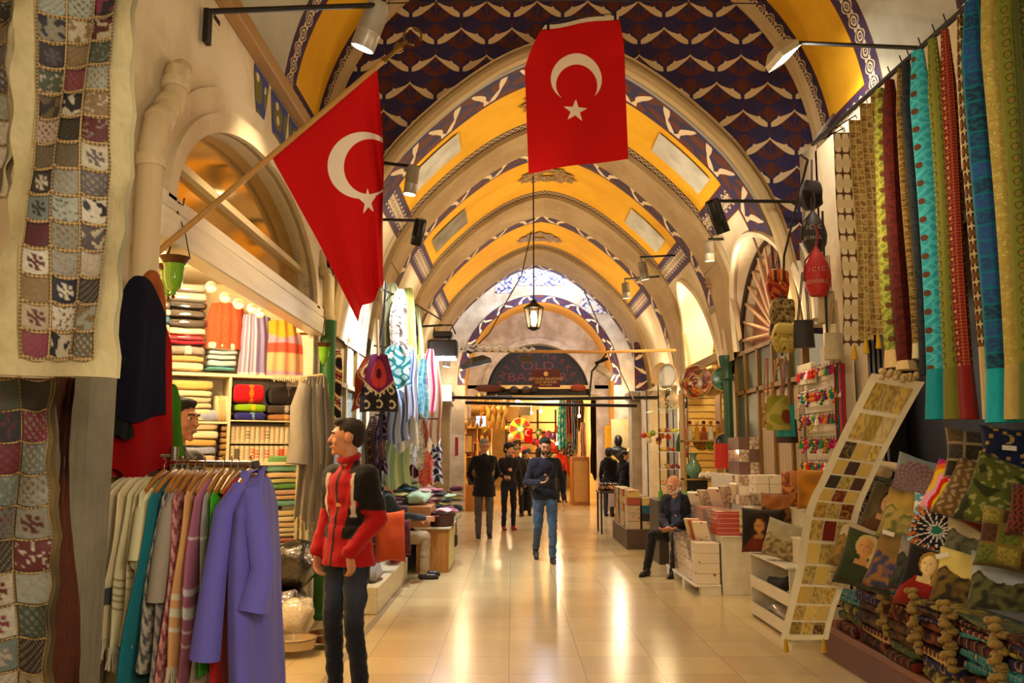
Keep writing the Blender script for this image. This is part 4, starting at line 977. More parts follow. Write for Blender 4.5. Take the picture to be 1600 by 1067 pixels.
m = MB(); a = P(830, 362, 13.0); m.tube([a, P(815, 430, 12.6), P(792, 470, 12.3), P(765, 520, 12), P(740, 545, 11.9)], .010, 5); solo(m, 'cable', plain('4a4238', .7), 'slack cable running from the lantern hook down to the taped pole end', 'cable')
m = MB(); m.tube([P(735, 547, 12), P(830, 549, 12.5), P(940, 550, 13.2), P(1055, 547, 14.2)], .024, 8); solo(m, 'bamboo_pole', plain('c9924e', .5), 'bamboo pole spanning the street above the gate sign', 'pole')
m = MB(); pts = [P(722+i*4.2, 546+2.5*math.sin(i*2.1), 11.98) for i in range(28)]; m.tube(pts, .022, 6); m.tube([P(720+i*6, 543-(i*1.0 if i < 4 else 4)+2*math.sin(i*3), 11.9) for i in range(12)], .014, 6); solo(m, 'tape_wrap', plain('e6e4de', .4), 'crumpled white tape wound round the pole end beside the shaded lamp', 'tape')
m = MB(); m.tube([P(700, 621, 18.5), P(850, 623, 18.5), P(1045, 621, 18.5)], .035, 8); solo(m, 'iron_tie', M_DARK, 'upper of two dark iron tie rods crossing before the gate', 'tie rod')
m = MB(); m.tube([P(727, 629, 18.9), P(850, 632, 18.9), P(995, 634, 18.9)], .035, 8); solo(m, 'iron_tie', M_DARK, 'lower of two dark iron tie rods crossing before the gate', 'tie rod')
m = MB(); m.tube([P(912, 452, 17), P(950, 540, 17), P(990, 625, 17)], .012, 5); solo(m, 'cable', plain('4a4238', .7), 'dark cable slanting down the right of the crossing vault', 'cable')
m = MB(); m.tube([P(948, 553, 15.4), P(925, 580, 15.4), P(921, 622, 15.4)], .02, 5); m.tube([P(930, 568, 15.4), P(950, 560, 15.4)], .03, 5); solo(m, 'wall_bracket', M_DARK, 'dark bent iron bracket hanging from the bamboo pole beside the tilted lamp', 'bracket')
# dark inscribed tympanum boards and the gate sign
def text(s, size, loc, rot, material, name, parent=None, ext=.004, align='CENTER', sx=1):
    cu = bpy.data.curves.new(name, 'FONT'); cu.body = s; cu.size = size; cu.extrude = ext; cu.align_x = align; cu.align_y = 'CENTER'
    o = bpy.data.objects.new(name, cu); C.objects.link(o); o.location = loc; o.rotation_euler = rot
    dg = bpy.context.evaluated_depsgraph_get(); me = bpy.data.meshes.new_from_object(o.evaluated_get(dg)); me.name = name; me.materials.clear(); me.materials.append(material)
    mtx = Matrix.Translation(loc) @ Matrix.Rotation(rot[2], 4, 'Z') @ Matrix.Rotation(rot[1], 4, 'Y') @ Matrix.Rotation(rot[0], 4, 'X') @ Matrix.Diagonal((sx, 1, 1, 1)); bpy.data.objects.remove(o); me.transform(mtx)
    o = bpy.data.objects.new(name, me); C.objects.link(o)
    if parent is not None: me.transform(world_of(parent).inverted()); o.parent = parent
    return o
YT_ = 22.6+1.3
M_RED = plain('6a2422', .6)
cx, cz = .72, 3.15
tb = thing('sign', 'dark half round sign board with red old bazaar lettering above the gate', 'sign', (cx, YT_+.2, cz))
m = MB(); pts = [(cx-1.40*math.cos(PI*i/32), cz+1.38*math.sin(PI*i/32)) for i in range(33)]; m.poly(pts, lambda x, z: (x, YT_+.2, z), th=(0, .03, 0)); m.build('board', plain('140f14', .6), tb, smooth=False)
text('OLD', .33, P(840, 572, YT_+.19), (PI/2, 0, 0), M_RED, 'lettering', tb, sx=1.4); text('BAZAAR', .33, P(840, 590, YT_+.19), (PI/2, 0, 0), M_RED, 'lettering', tb, sx=1.35)
for i, ch in enumerate('ANTIKA MARKET'):
    if ch == ' ': continue
    a = PI*(1-(i+1.2)/14.4); text(ch, .24, (cx+1.10*math.cos(a), YT_+.19, 3.2+1.08*math.sin(a)), (PI/2, 0, 0) if 0 else (PI/2, PI/2-a, 0), M_RED, 'lettering', tb)
tb = thing('sign', 'maroon rectangular bazaar sign with gold emblem and lettering, hung before the dark tympanum', 'sign', P(853, 595, 18.2))
m = MB(); m.box(P(831, 577, 18.2), P(875, 605, 18.24), .005); m.build('board', plain('54161a', .5), tb, smooth=False)
G = plain('d9b070', .5); text('CEVAHİR BEDESTENİ', .075, P(853, 592, 18.18), (PI/2, 0, 0), G, 'lettering', tb, .002); text('OLD BAZAAR', .075, P(853, 597, 18.18), (PI/2, 0, 0), G, 'lettering', tb, .002); text('ESKİ PAZAR', .045, P(853, 601.5, 18.18), (PI/2, 0, 0), G, 'lettering', tb, .002)
m = MB(); m.lathe([(.001, 0), (.05, 0), (.05, .006), (.001, .006)], P(853, 584, 18.17), 16, (0, -1, 0)); m.build('emblem', G, tb)
m = MB(); m.box(P(812, 556, 16.5), P(833, 566, 16.6), .005); solo(m, 'junction_box', plain('4a4640', .6), 'small grey box hanging under the bamboo pole left of the maroon sign', 'junction box')
m = MB(); m.box(P(678, 601, 16.5), P(706, 627, 16.6), .01); solo(m, 'light_box', emis('light_box', 'f2f6ff', .55), 'blank white light box sign on the left pier', 'light box')
# ducts and pipes of the left wall
def pipe(pts, r, col_, label, rings=(), name='drain_pipe', cat='pipe'):
    t = thing(name, label, cat, pts[0]); m = MB(); m.tube(pts, r, 14); m.build('pipe', plain(col_, .5), t)
    for (i, f) in rings:
        a, b = Vector(pts[i]), Vector(pts[i+1]); p = a+(b-a)*f; d = (b-a).normalized(); m = MB(); m.lathe([(r*1.14, -.03), (r*1.18, -.02), (r*1.18, .02), (r*1.14, .03)], p, 16, d); m.build('collar', plain(col_, .5), t)
    return t
Xp = XL+.09
pipe([Vector((Xp-.1, 4.62, 3.62)), Vector((Xp-.02, 4.55, 3.64)), Vector((Xp, 4.45, 3.58)), Vector((Xp, 4.42, 3.42)), Vector((Xp, 4.32, 3.30)), Vector((Xp, 4.22, 3.20)), Vector((Xp, 4.18, 3.05)), Vector((Xp, 4.18, 0.02))], .062, 'd3bf98',
     'fat beige drain pipe with a crooked elbow on the wall beside the patchwork quilt', [(2, .5), (3, .5), (4, .6), (6, .02), (6, .35)])
pipe([P(489, 392, 8.45), P(500, 398, 8.4), P(503, 420, 8.4), P(514, 436, 8.35), P(513, 505, 8.35), P(514, 540, 8.35)], .055, 'c9b88e', 'beige drain pipe bent beside the lunette, above the green pipe', [(2, .5), (3, .9)])
pipe([P(494, 425, 8.5), P(494, 505, 8.5)], .03, 'c9b88e', 'narrow beige conduit beside the bent drain pipe', [(0, .5)])
pipe([Vector((XL+.11, 8.35, 2.82)), Vector((XL+.11, 8.35, .02))], .075, '1c5a1e', 'thick green painted pipe at the corner of the towel shop', [(0, .995)], 'green_pipe')
# green glass mosque lamps
def mosque_lamp(label, c, s=1.0, bracket=True, group='green glass hanging lamps'):
    c = Vector(c); t = thing('hanging_lamp', label, 'hanging lamp', c, 0, group)
    m = MB(); m.lathe([(.001, -.11), (.012, -.105), (.02, -.10), (.014, -.09), (.035, -.07), (.05, -.02), (.054, .05), (.06, .06)], c, 18) if s == 1 else m.lathe([(a*s, b*s) for a, b in [(.001, -.11), (.02, -.10), (.035, -.07), (.05, -.02), (.054, .05), (.06, .06)]], c, 14)
    m.build('glass_cup', mat('green_glass', lambda: mix(f_noise(14, 2), col('3c8a12'), col('8ac020')), .15, spec=.8, coat=.5), t)
    m = MB(); m.lathe([(.045*s, .045*s), (.075*s, .09*s), (.082*s, .10*s), (.07*s, .10*s)], c, 20); m.build('metal_rim', plain('5a3a20', .5, .6), t); m = MB(); m.lathe([(.001, -.13*s), (.012*s, -.12*s), (.004*s, -.105*s)], c, 10); m.build('finial', plain('5a3a20', .5, .6), t)
    for i in range(3):
        a = 2*PI*i/3+.4; m = MB(); p = c+Vector((.076*s*math.cos(a), .076*s*math.sin(a), .10*s)); e = c+Vector((0, 0, .36*s)); m.tube([p, (p+e)/2+Vector((.01, 0, 0)), e], .0035*s, 5); m.build('chain', plain('4a3420', .5, .6), t)
    return t
c = P(272, 430, 4.6); t = mosque_lamp('green glass lamp on three chains hanging from a wall hook before the towel shelves', c, 1.0)
m = MB(); w0 = P(239, 312, 4.5); m.lathe([(.001, 0), (.022, .004), (.03, .02), (.018, .035), (.001, .04)], w0-Vector((.02, 0, 0)), 12, (1, 0, 0)); e = c+Vector((0, 0, .36)); m.tube([w0, w0+Vector((.06, 0, -.0)), e+Vector((0, 0, .05)), e+Vector((.03, 0, .03)), e+Vector((.035, 0, .07))], .006, 6); m.tube([w0+Vector((0, 0, -.01)), e+Vector((-.02, 0, .0)), e], .004, 5); m.build('wall_hook', plain('5a3a20', .5, .6), t)
mosque_lamp('green glass lamp half hidden behind the nearest one under the header', P(264, 438, 5.0), .9)
mosque_lamp('small green glass lamp hanging before the thick green pipe', P(506, 552, 8.0), .95)
# ================================================================ left foreground: quilts, towel shop, clothes rail
PATCH = ['c8bfa6', '6b604a', '8e8a78', '5c1420', 'a8b0a4', '2a2018', 'd8d4c4', '4a5444', '7a6a50', '302c34', 'b8a88c', '8a3050', '9a9a90', '141a30', '8c7450', 'c4b8a8', '5a5058', 'd0c8b8', '7c8c8c', '6a1a28']
def quilt(label, quad, D, nc, nr, border, pad, seed, thick=.03, bcol='d8cfae', seam='6e5638', wav=.02, group=None, dark=1.0, seamw=.045):
    """quad = pixel corners tl,tr,br,bl of the cloth at depth D; pad = cream border fractions l,r,t,b"""
    tl, tr, br, bl = [P(x, y, D) for x, y in quad]; t = thing('patchwork_quilt', label, 'quilt', tl, 0, group)
    def pt(u, v, o=0):
        p = (tl*(1-u)+tr*u)*(1-v)+(bl*(1-u)+br*u)*v; p = p.copy()
        p.y += wav*math.sin(u*7+v*9+seed)+.012*math.sin(v*41)*(abs(u-.5)*2)**3-o; return p
    m = MB(); B, S_ = lin(bcol), lin(seam)
    def bc(u, v): k = .9+.15*nz(u*20, v*60, seed); return tuple(x*k for x in B)
    m.grid(lambda u, v: pt(u, v), 30, 70, cf=bc); m.grid(lambda u, v: pt(u, v, -thick), 8, 20, cf=bc, flip=True)
    m.build('backing', VC, t)
    l, r, tp, bt = pad; m = MB(); W_ = 14
    for i in range(nc):
        for j in range(nr):
            base = lin(PATCH[int(hsh(i, j, seed)*len(PATCH))]); k2 = lin(PATCH[int(hsh(i+9, j, seed)*len(PATCH))]); kind = int(hsh(i, j+5, seed)*5)
            u0, u1 = l+(1-l-r)*(i+.03)/nc, l+(1-l-r)*(i+.97)/nc; v0, v1 = tp+(1-tp-bt)*(j+.04)/nr, tp+(1-tp-bt)*(j+.96)/nr
            def cf(a, b):
                if kind == 0: q = nz(a*3+i*7, b*3+j*5, seed) > .08
                elif kind == 1: q = math.sin(a*20)*math.sin(b*20) > .3
                elif kind == 2: q = math.hypot(a-.5, b-.5) < .33 and math.sin(math.atan2(b-.5, a-.5)*6) > -.3
                elif kind == 3: q = math.sin((a+b)*22) > .5
                else: q = nz(a*7+i, b*7+j, seed) > .3
                c = k2 if q and kind != 3 else (lerp(base, k2, .5) if q else base); s_ = (.85+.3*nz(a*9, b*9+j))*dark
                return tuple(min(1, x*s_) for x in c)
            m.grid(lambda a, b: pt(u0+(u1-u0)*a, v0+(v1-v0)*(b+.10*math.sin(a*PI)*(.5-b)*0)+.12*(v1-v0)*(a-.5)*(1 if seamw > .04 else 0)*.8+.10*(v1-v0)*math.sin(a*PI), .006), W_, W_, cf=cf)
    m.build('patches', mat('satin_patches', _vc, .55, bump=(60, .25), spec=.5), t)
    m = MB(); sm = mat('braid_'+seam, lambda: mix(f_in(f_abs(f_sin(uvxy('obj')[0]*260)*f_sin(uvxy('obj')[2]*260))-.35, .1), col(seam), col('b39a66')), .6, bump=(150, .6))
    uw = seamw*.35
    for i in range(nc+1): u = l+(1-l-r)*i/nc; m.grid(lambda a, b: pt(u+(a-.5)*uw, tp-.005+(1-tp-bt+.01)*b, .011), 1, 60)
    for j in range(nr+1):
        v = tp+(1-tp-bt)*j/nr; dv = (1-tp-bt)/nr
        m.grid(lambda a, b: pt(l+(1-l-r)*a, v+(b-.5)*uw*.55+.12*dv*((a*nc) % 1-.5)*(.8 if seamw > .04 else 0)+.10*dv*math.sin(((a*nc) % 1)*PI), .012), nc*10, 1)
    m.build('braid', sm, t); return t
quilt('long cream bordered patchwork quilt with three columns of satin patches hanging beside the drain pipe', [(32, -40), (214, -40), (180, 590), (-6, 585)], 2.6, 3, 15, 1, (.20, .15, -.02, .045), 3, bcol='b9ae86', dark=.72)
quilt('pale patchwork quilt of red, white and floral squares cut by the corner of the picture', [(-60, -40), (34, -40), (14, 310), (-60, 300)], 2.75, 2, 9, 1, (.02, .12, 0, .02), 8, dark=.95)
quilt('dark two column patchwork quilt with gold braid hanging below the cream bordered one', [(-30, 590), (86, 590), (80, 1100), (-40, 1100)], 2.9, 2, 10, 1, (.12, .04, 0, 0), 15, bcol='6b5a38', dark=.62, seamw=.03)
m = MB()
def ff(u, v, o): p = P(84+26*u, 588+520*v, 3.0); p.y += .04*math.sin(v*6+u*3)+o; p.x += .006*nz(v*14, u*5); return p
m.grid(lambda u, v: ff(u, v, 0), 8, 60); m.grid(lambda u, v: ff(u, v, .03), 4, 20, flip=True); solo(m, 'fur_throw', mat('brown_pile', lambda: mix(f_noise(22, 5), col('3a1408'), col('7c3a14')), .9, bump=(140, 1)), 'rust brown piled throw hanging between the dark patchwork quilt and the bare pier', 'throw')
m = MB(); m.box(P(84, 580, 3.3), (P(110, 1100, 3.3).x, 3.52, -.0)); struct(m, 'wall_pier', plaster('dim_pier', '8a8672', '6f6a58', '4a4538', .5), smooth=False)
m = MB(); m.tube([P(152, 700, 3.5), P(128, 1080, 3.5)], .014, 8); solo(m, 'red_pole', plain('8e1410', .4), 'thin red pole leaning on the bare pier behind the cream cotton wraps', 'pole')
# the shelf unit at the back of the towel shop
SX0, SY0, SX1, SY1 = -3.12, 7.55, -1.98, 8.15
SA = math.atan2(SY1-SY0, SX1-SX0); SL = math.hypot(SX1-SX0, SY1-SY0)
def sh(s, d, z): return Vector((SX0+math.cos(SA)*s-math.sin(SA)*d, SY0+math.sin(SA)*s+math.cos(SA)*d, z))
def shz(px, py, d=0):
    """pixel on the front plane of the shelves -> (s, z)"""
    r = ray(px, py); n = Vector((-math.sin(SA), math.cos(SA), 0)); t_ = (Vector((SX0, SY0, 0))+n*d-Vector((0, 0, EYE))).dot(n)/r.dot(n); p = Vector((0, 0, EYE))+r*t_
    return (p-Vector((SX0, SY0, 0))).dot(Vector((math.cos(SA), math.sin(SA), 0))), p.z
ZT = shz(360, 584)[1]; ZM1 = shz(300, 658)[1]; ZM2 = shz(420, 657)[1]; ZL = shz(420, 722)[1]; SV = shz(360, 600)[0]
t = thing('shelving_unit', 'cream shelving unit full of folded towels at the back of the shop', 'shelves', (SX0, SY0, 0), SA)
MS = mat('cream_board', 'e0d0a8', .5)
def lbox(m, s0, s1, d0, d1, z0, z1): m.box((s0, d0, z0), (s1, d1, z1), .003)
def part_local(name, boxes, material, parent, **k):
    m = MB()
    for b in boxes: lbox(m, *b)
    me = m.build(name, material, None, **k); me.parent = parent; return me
D_ = .34
for z0 in (ZT, ZL, .14): part_local('shelf', [(-.02, SL, -.005, D_, z0-.03, z0)], MS, t)
part_local('shelf', [(0, SV, 0, D_, ZM1-.02, ZM1)], MS, t); part_local('shelf', [(SV, SL, 0, D_, ZM2-.012, ZM2)], MS, t); part_local('shelf', [(SV, SL, .05, D_, shz(420, 692)[1]-.008, shz(420, 692)[1])], MS, t)
for s in (0, SV, SL-.02): part_local('upright', [(s-.01, s+.015, 0, D_, 0.05, ZT-.03)], MS, t)
part_local('back_panel', [(0, SL, D_, D_+.015, .05, ZT)], MS, t)
GT = 'folded towels on the cream shelves'
def stack(px0, px1, pyb, layers, what, seed=0, d=.16, group=GT, depth=.30, z0=None, name='folded_towel', cat='towel', where='', e=.35):
    """layers listed from the bottom: (pixel height, colour, colour word, optional band colour)"""
    s0, z = shz(px0, pyb); s1, _ = shz(px1, pyb); z = z0 if z0 is not None else z; n = len(layers)
    ORD = ['bottom', 'second', 'third', 'fourth', 'fifth', 'sixth', 'seventh', 'eighth', 'ninth', 'tenth', 'eleventh', 'twelfth', 'thirteenth', 'fourteenth', 'fifteenth', 'sixteenth']
    for i, L in enumerate(layers):
        h = L[0]/FPX*8.0; wob = (hsh(i, seed)-.5)*.02; c = (s0+s1)/2+wob; w = (s1-s0)*(.96+.06*hsh(i, seed, 2)); m = MB()
        slab(m, (0, 0, h/2), (w*.94, depth, h*.97), e, .005, seed+i)
        t_ = thing(name, '%s, %s %s' % (L[2]+' '+cat, 'top' if i == n-1 else ORD[i]+(' from the bottom' if i else ''), where), cat, sh(c, d, z), SA+(hsh(i, seed, 5)-.5)*.06, group)
        mt = mat('bagged_'+L[1], L[1], .35, bump=(16, .8), spec=.6, coat=.5) if len(L) > 4 else cloth(L[1])
        o = m.build('folds', mt, None); o.parent = t_
        if len(L) > 3 and L[3]:
            m = MB(); slab(m, (w*.06, -.004, h/2), (w*.18, depth, h*1.0), e, .0, seed+i, 12, 6); o = m.build('band', cloth(L[3]), None); o.parent = t_
        z += h
    return z
bag = 1
WB = 'in the tall left top shelf stack'
stack(254, 322, 577, [(13, 'd8c6a0', 'cream bagged'), (10, 'b5945c', 'tan bagged'), (16, '7d7468', 'grey bagged', 'b8b0a0', 1), (7, '8a1424', 'crimson bagged'), (8, 'c02030', 'red bagged', 'e06070', 1), (12, 'c9b494', 'beige bagged', None, 1), (14, '2c2218', 'black bagged', None, 1), (14, '33281c', 'dark brown bagged', None, 1), (12, '241e1c', 'charcoal bagged', None, 1), (15, 'a59a8a', 'light grey bagged', None, 1), (13, '8f867a', 'grey fleece bagged', None, 1)], '', 1, where=WB)
stack(236, 262, 577, [(14, 'c8b48c', 'pale bagged'), (12, '5a564e', 'dark grey bagged', None, 1), (11, '3c3a38', 'black bagged', None, 1), (9, 'b8a81c', 'mustard bagged'), (9, 'a58c5c', 'tan bagged'), (14, '908674', 'stone grey bagged', None, 1), (12, '1c5a78', 'teal blue bagged', None, 1), (10, 'cbbb98', 'cream bagged'), (12, '4c4638', 'olive bagged', None, 1)], '', 2, d=.10, where='in the narrow stack by the red robe')
stack(322, 372, 577, [(5, '5aa0a8', 'turquoise striped'), (11, 'a8b8bc', 'pale blue bagged', None, 1), (8, 'c2c8c4', 'white blue bagged', None, 1), (7, 'b4c0c0', 'ice blue bagged', None, 1), (14, 'dfcfb0', 'cream rolled')], '', 3, where='in the pile under the coral throw')
stack(262, 335, 657, [(9, 'dcc79a', 'cream fringed'), (10, 'e0cea6', 'cream cotton'), (9, 'd6c49c', 'ecru cotton'), (9, 'c8b894', 'oat cotton'), (10, 'dccba4', 'cream woven'), (15, 'c9a860', 'straw yellow cotton')], '', 4, z0=ZM1, where='in the stack above the vendor')
for i in range(4):
    s, z = shz(340+i*5, 650); m = MB(); slab(m, (0, 0, .12), (.035, .26, .24), .4, .005, i); t_ = thing('folded_towel', '%s towel standing on edge beside the cream stack, %s from its left' % (('cream', 'sandy', 'oat', 'ivory')[i], ('first', 'second', 'third', 'fourth')[i]), 'towel', sh(s, .15, ZM1), SA, GT); o = m.build('folds', cloth(('dcc79a', 'd0b078', 'c8b080', 'e2d2aa')[i]), None); o.parent = t_
stack(275, 342, 722, [(11, 'd6b68c', 'peach'), (13, '97a0bc', 'grey blue'), (11, 'd2a45c', 'ochre'), (13, 'e6d8b4', 'ivory'), (12, 'd8b48c', 'apricot'), (20, 'a0a8c4', 'lavender blue')], '', 5, z0=ZL, where='in the stack right of the vendor')
for i in range(6): 
    s, z = shz(350, 722); m = MB(); slab(m, (0, 0, .026), (.05, .28, .052), .4, .004, i); t_ = thing('folded_towel', 'small brown cotton towel in the slim pile by the upright, %s' % ('bottom one', 'second up', 'third up', 'fourth up', 'fifth up', 'top one')[i], 'towel', sh(s, .16, ZL+i*.056), SA, GT); o = m.build('folds', cloth(('b08850', '9c7440', 'a87c48')[i % 3]), None); o.parent = t_
stack(365, 417, 657, [(13, '2c2a80', 'indigo', '7fb0c0'), (13, '86b010', 'lime green', 'c8c010'), (31, 'c40c1c', 'scarlet', 'e07010')], '', 6, z0=ZM2, where='in the bright stack')
stack(420, 472, 657, [(11, 'a87040', 'tan', 'c8a060'), (14, '453830', 'dark grey', 'b0a494'), (31, '241c1a', 'black', '5c5048')], '', 7, z0=ZM2, where='in the dark stack beside the bright one')
# rolled towels
ORD0 = ['first', 'second', 'third', 'fourth', 'fifth', 'sixth', 'seventh', 'eighth', 'ninth', 'tenth', 'eleventh', 'twelfth', 'thirteenth']
RC = ['e0b088', 'd8c8a0', 'e07048', 'c8b890', '8a8468', 'd8d0b0', 'e0a078', 'c4c0a4', 'e05838', 'd8b890', '605848', '8c8468', '4c6a70', 'd0b888']
zz0 = [shz(420, 722)[1], shz(420, 692)[1]]; 
for row in range(2):
    for i in range(13):
        s = SV+.05+(SL-SV-.12)*i/12; c1_ = RC[int(hsh(i, row, 3)*14)]; c2_ = RC[int(hsh(i, row, 8)*14)]
        m = MB(); h = .15; r = .0235
        A, B = lin('dcc8a0'), lin(c1_); 
        m.grid(lambda u, v: (r*math.cos(2*PI*u), r*math.sin(2*PI*u), h*v), 10, 24, cf=lambda u, v: B if (.18 < v < .82 and (int(v*11+i) % 2 == 0 or hsh(i, row) > .6)) else A)
        m.add([(r*math.cos(2*PI*k/10), r*math.sin(2*PI*k/10), h) for k in range(10)], [tuple(range(10))], cols=[A]*10)
        word = {'e0b088': 'peach', 'd8c8a0': 'cream', 'e07048': 'orange', 'c8b890': 'sand', '8a8468': 'olive grey', 'd8d0b0': 'ivory', 'e0a078': 'apricot', 'c4c0a4': 'grey cream', 'e05838': 'red orange', 'd8b890': 'beige', '605848': 'dark grey', '8c8468': 'khaki', '4c6a70': 'slate blue', 'd0b888': 'wheat'}[c1_]
        t_ = thing('rolled_towel', '%s striped rolled towel, %s from the left in the %s upright row' % (word, ORD0[i], ('lower', 'upper')[row]), 'towel', sh(s, .07, zz0[row]+(0)), 0, 'rolled towels in two rows'); o = m.build('roll', VC, None); o.parent = t_
for i in range(9):
    s = SV+.06+(SL-SV-.14)*i/8; m = MB(); z = shz(420, 672)[1]; m.tube([(0, 0, 0), (0, .24, 0)], .03, 12); m.tube([(0, -.003, 0), (0, .0, 0)], .015, 10); t_ = thing('rolled_towel', '%s rolled towel lying end on above the upright rolls, %s from the left' % (('maroon', 'grey', 'beige', 'brown', 'wine red', 'pink', 'crimson', 'tan', 'rose')[i], ('first', 'second', 'third', 'fourth', 'fifth', 'sixth', 'seventh', 'eighth', 'ninth')[i]), 'towel', sh(s, .1, z), SA, 'rolled towels lying end on'); o = m.build('roll', cloth(('6a2028', '7a7068', 'b09878', '5c4030', '6c1c24', 'b05a58', '8c2430', '9c7850', 'a04a48')[i]), None); o.parent = t_
WL = 'of the pile in the bay under the rail, by the upright'
stack(415, 472, 792, [(9, '6aa090', 'aqua'), (8, 'd0a878', 'peach'), (9, 'c4a080', 'pinkish tan'), (9, '5c9048', 'leaf green'), (8, 'b8b070', 'khaki'), (10, 'd8b888', 'beige'), (12, '7fb8a0', 'mint green'), (14, '6a9a58', 'green')], '', 9, where='in the lower green and beige stack')
z_ = stack(410, 470, 880, [(8, 'd88048', 'orange'), (7, 'dcc088', 'cream fringed'), (7, '7f9a8c', 'sage'), (7, 'e0c890', 'butter'), (8, 'b0705c', 'brick'), (7, 'dcc898', 'cream woven'), (8, 'e0cc98', 'ivory fringed'), (8, 'd4b880', 'straw'), (9, 'e6d4a4', 'pale cream'), (9, 'dcc48c', 'wheat fringed')], '', 10, where='in the fringed stack near the floor')
stack(415, 468, 918, [(14, '7a6a50', 'brown bagged', None, 1), (18, '6c9a18', 'lime bagged', None, 1)], '', 11, where='of the pair at the shelf foot', name='bagged_towel')
stack(372, 412, 775, [(9, 'b86a58', 'rose'), (9, 'd8b090', 'pink beige'), (9, 'c88870', 'salmon'), (10, 'e0c4a0', 'cream pink')], '', 13, where='in the pink stack behind the hangers')
# fringe of the cotton stack (a curtain of threads)
m = MB()
s1_, _ = shz(468, 850); za, zb = shz(468, 790)[1], shz(468, 882)[1]
for i in range(60): z = za+(zb-za)*i/60; a = sh(s1_+.0, .0+.04*hsh(i), z); m.tube([a, a+Vector((.02, -.02, -.02-.02*hsh(i, 2))), a+Vector((.015, -.03, -.05))], .004, 4)
props(m.build('towel_fringe', cloth('d8c48c')), 'hanging cream fringes along the edge of the lower cotton stack', 'fringe', kind='stuff')
# throws displayed upright on the top shelf
def throw(label, x0, x1, y0, y1, colf, seed, lean=.0):
    s0, zt = shz(x0, y0); s1, zb = shz(x1, y1); sc_ = (s0+s1)/2; w = s1-s0; zb = ZT if y1 > 570 else zb; m = MB()
    def fn(u, v): x = (u-.5)*w*(.72+.28*min(1, v*2.2))*(1+.06*math.sin(v*5+seed)); th = .10*math.sqrt(max(0, 1-(2*u-1)**2))*min(1, .35+v*2); return sh(sc_+x+lean*(1-v), .10-th-.012*math.sin(u*24+seed), zt+(zb-zt)*v-.03*abs(u-.5)*(1-v))
    t_ = thing('cotton_throw', label, 'throw', sh(sc_, .1, ZT), SA, 'throws draped upright on the top shelf')
    m.grid(fn, 26, 40, cf=colf); m.grid(lambda u, v: fn(u, v)+Vector((math.sin(SA)*-.0, .10, 0)), 8, 10, cf=colf, flip=True); m.build('cloth', VC, t_); return t_
O1, O2 = lin('d0502a'), lin('b83c1e')
throw('coral orange honeycomb throw draped over cream towels on the top shelf', 326, 382, 468, 546, lambda u, v: O1 if (int(u*30)+int(v*50)) % 2 else O2, 1)
PU, PW = lin('8478a0'), lin('c8b8bc')
throw('mauve blue throw with white stripes standing in the middle of the top shelf', 378, 424, 486, 578, lambda u, v: PW if (u*9) % 1 < .16 or v > .97 else PU, 2)
YE, PI_, RE, PE = lin('c89a28'), lin('c890a0'), lin('d0503c'), lin('e0a878')
throw('yellow, pink and coral banded throw with tassels at the right end of the top shelf', 414, 478, 496, 580, lambda u, v: YE if v+.25*abs(u-.45) < .34 else PI_ if v < .42 else RE if v < .58 else PE if v < .92 else PI_, 3)
m = MB(); 
for i in range(16): a = sh(shz(424+i*3.2, 582)[0], -.06, ZT+.005); m.tube([a, a+Vector((0, -.02, -.02)), a+Vector((.002, -.02, -.05-.02*hsh(i)))], .006, 5)
props(m.build('throw_fringe', cloth('d8c8a0')), 'cream tassels of the banded throw hanging over the edge of the top shelf', 'fringe', kind='stuff')
# small round lamps behind the header
for i, (x, y) in enumerate(((330, 452), (352, 468), (373, 478), (394, 485), (406, 492))):
    c = PX(x, y, XL-.22); lamp('round white lamp under the shop header, %s from the street pole' % ('first', 'second', 'third', 'fourth', 'last')[i], c, (.25, -.5, -.8), .05, .04, 'd8ccb0', 14, 120, None, 'ffe0a8', WARM, 'lamps under the shop header', strength=1.0)
# ---------------------------------------------------------------- robes hung over the rail: navy, red, green
def robe(label, px, py, D, L, w, c, seed, th=.10, dirx=(1, .6, 0), flare=1.3, cat='robe', kind='pile', amp=.03, group=None, sleeve=True):
    t_ = thing('bathrobe', label, cat, P(px, py, D), 0, group); m = MB(); top = P(px, py, D); mt = mat('pile_'+c, c, .95, bump=(220, .9), sheen=.04, spec=.1) if kind == 'pile' else cloth(c)
    dx = Vector(dirx).normalized(); dn = Vector((0, 0, 1)).cross(dx)
    def fn(u, v):
        a = 2*PI*u; ww = w/2*(.30+.70*min(1, (v*4)**.6))*(1+(flare-1)*v); tt = th/2*(.7+.5*min(1, v*3)); k = 1+.13*math.sin(a*5+seed+v*2)*min(1, v*3)
        p = top+dx*(ww*math.cos(a)*k)+dn*(tt*math.sin(a)*k+amp*math.sin(v*5+seed)); p.z -= v*L*(1-.03*math.cos(a*3+seed)*v); return p
    m.grid(fn, 40, 40); m.build('body', mt, t_)
    if sleeve:
        m = MB(); a = top+dx*(-w*.40)+dn*(-th*.2)+Vector((0, 0, -.13)); pts = [a+Vector((0, 0, .05)), a+dx*-.02+Vector((0, 0, -.1)), a+dx*-.04+dn*-.03+Vector((0, 0, -.3)), a+dx*-.03+dn*-.04+Vector((0, 0, -.52))]
        m.tube(pts, 0, 14, rs=[.05, .075, .075, .085]); m.build('sleeve', mt, t_)
    return t_
robe('dark navy towelling robe hanging highest over the left end of the rail', 218, 432, 3.95, .66, .20, '12102a', 1, .13, (1, .3, 0), 1.35, sleeve=False)
robe('bright red towelling robe hanging beside the navy one', 234, 470, 4.0, .80, .17, 'b4080a', 2, .11, (1, .3, 0), 1.6, sleeve=False)
robe('lime green towelling robe glimpsed between the red robe and the vendor', 268, 600, 4.25, .36, .10, '4c9a12', 3, .08, (1, .2, 0), 1.3, sleeve=False)
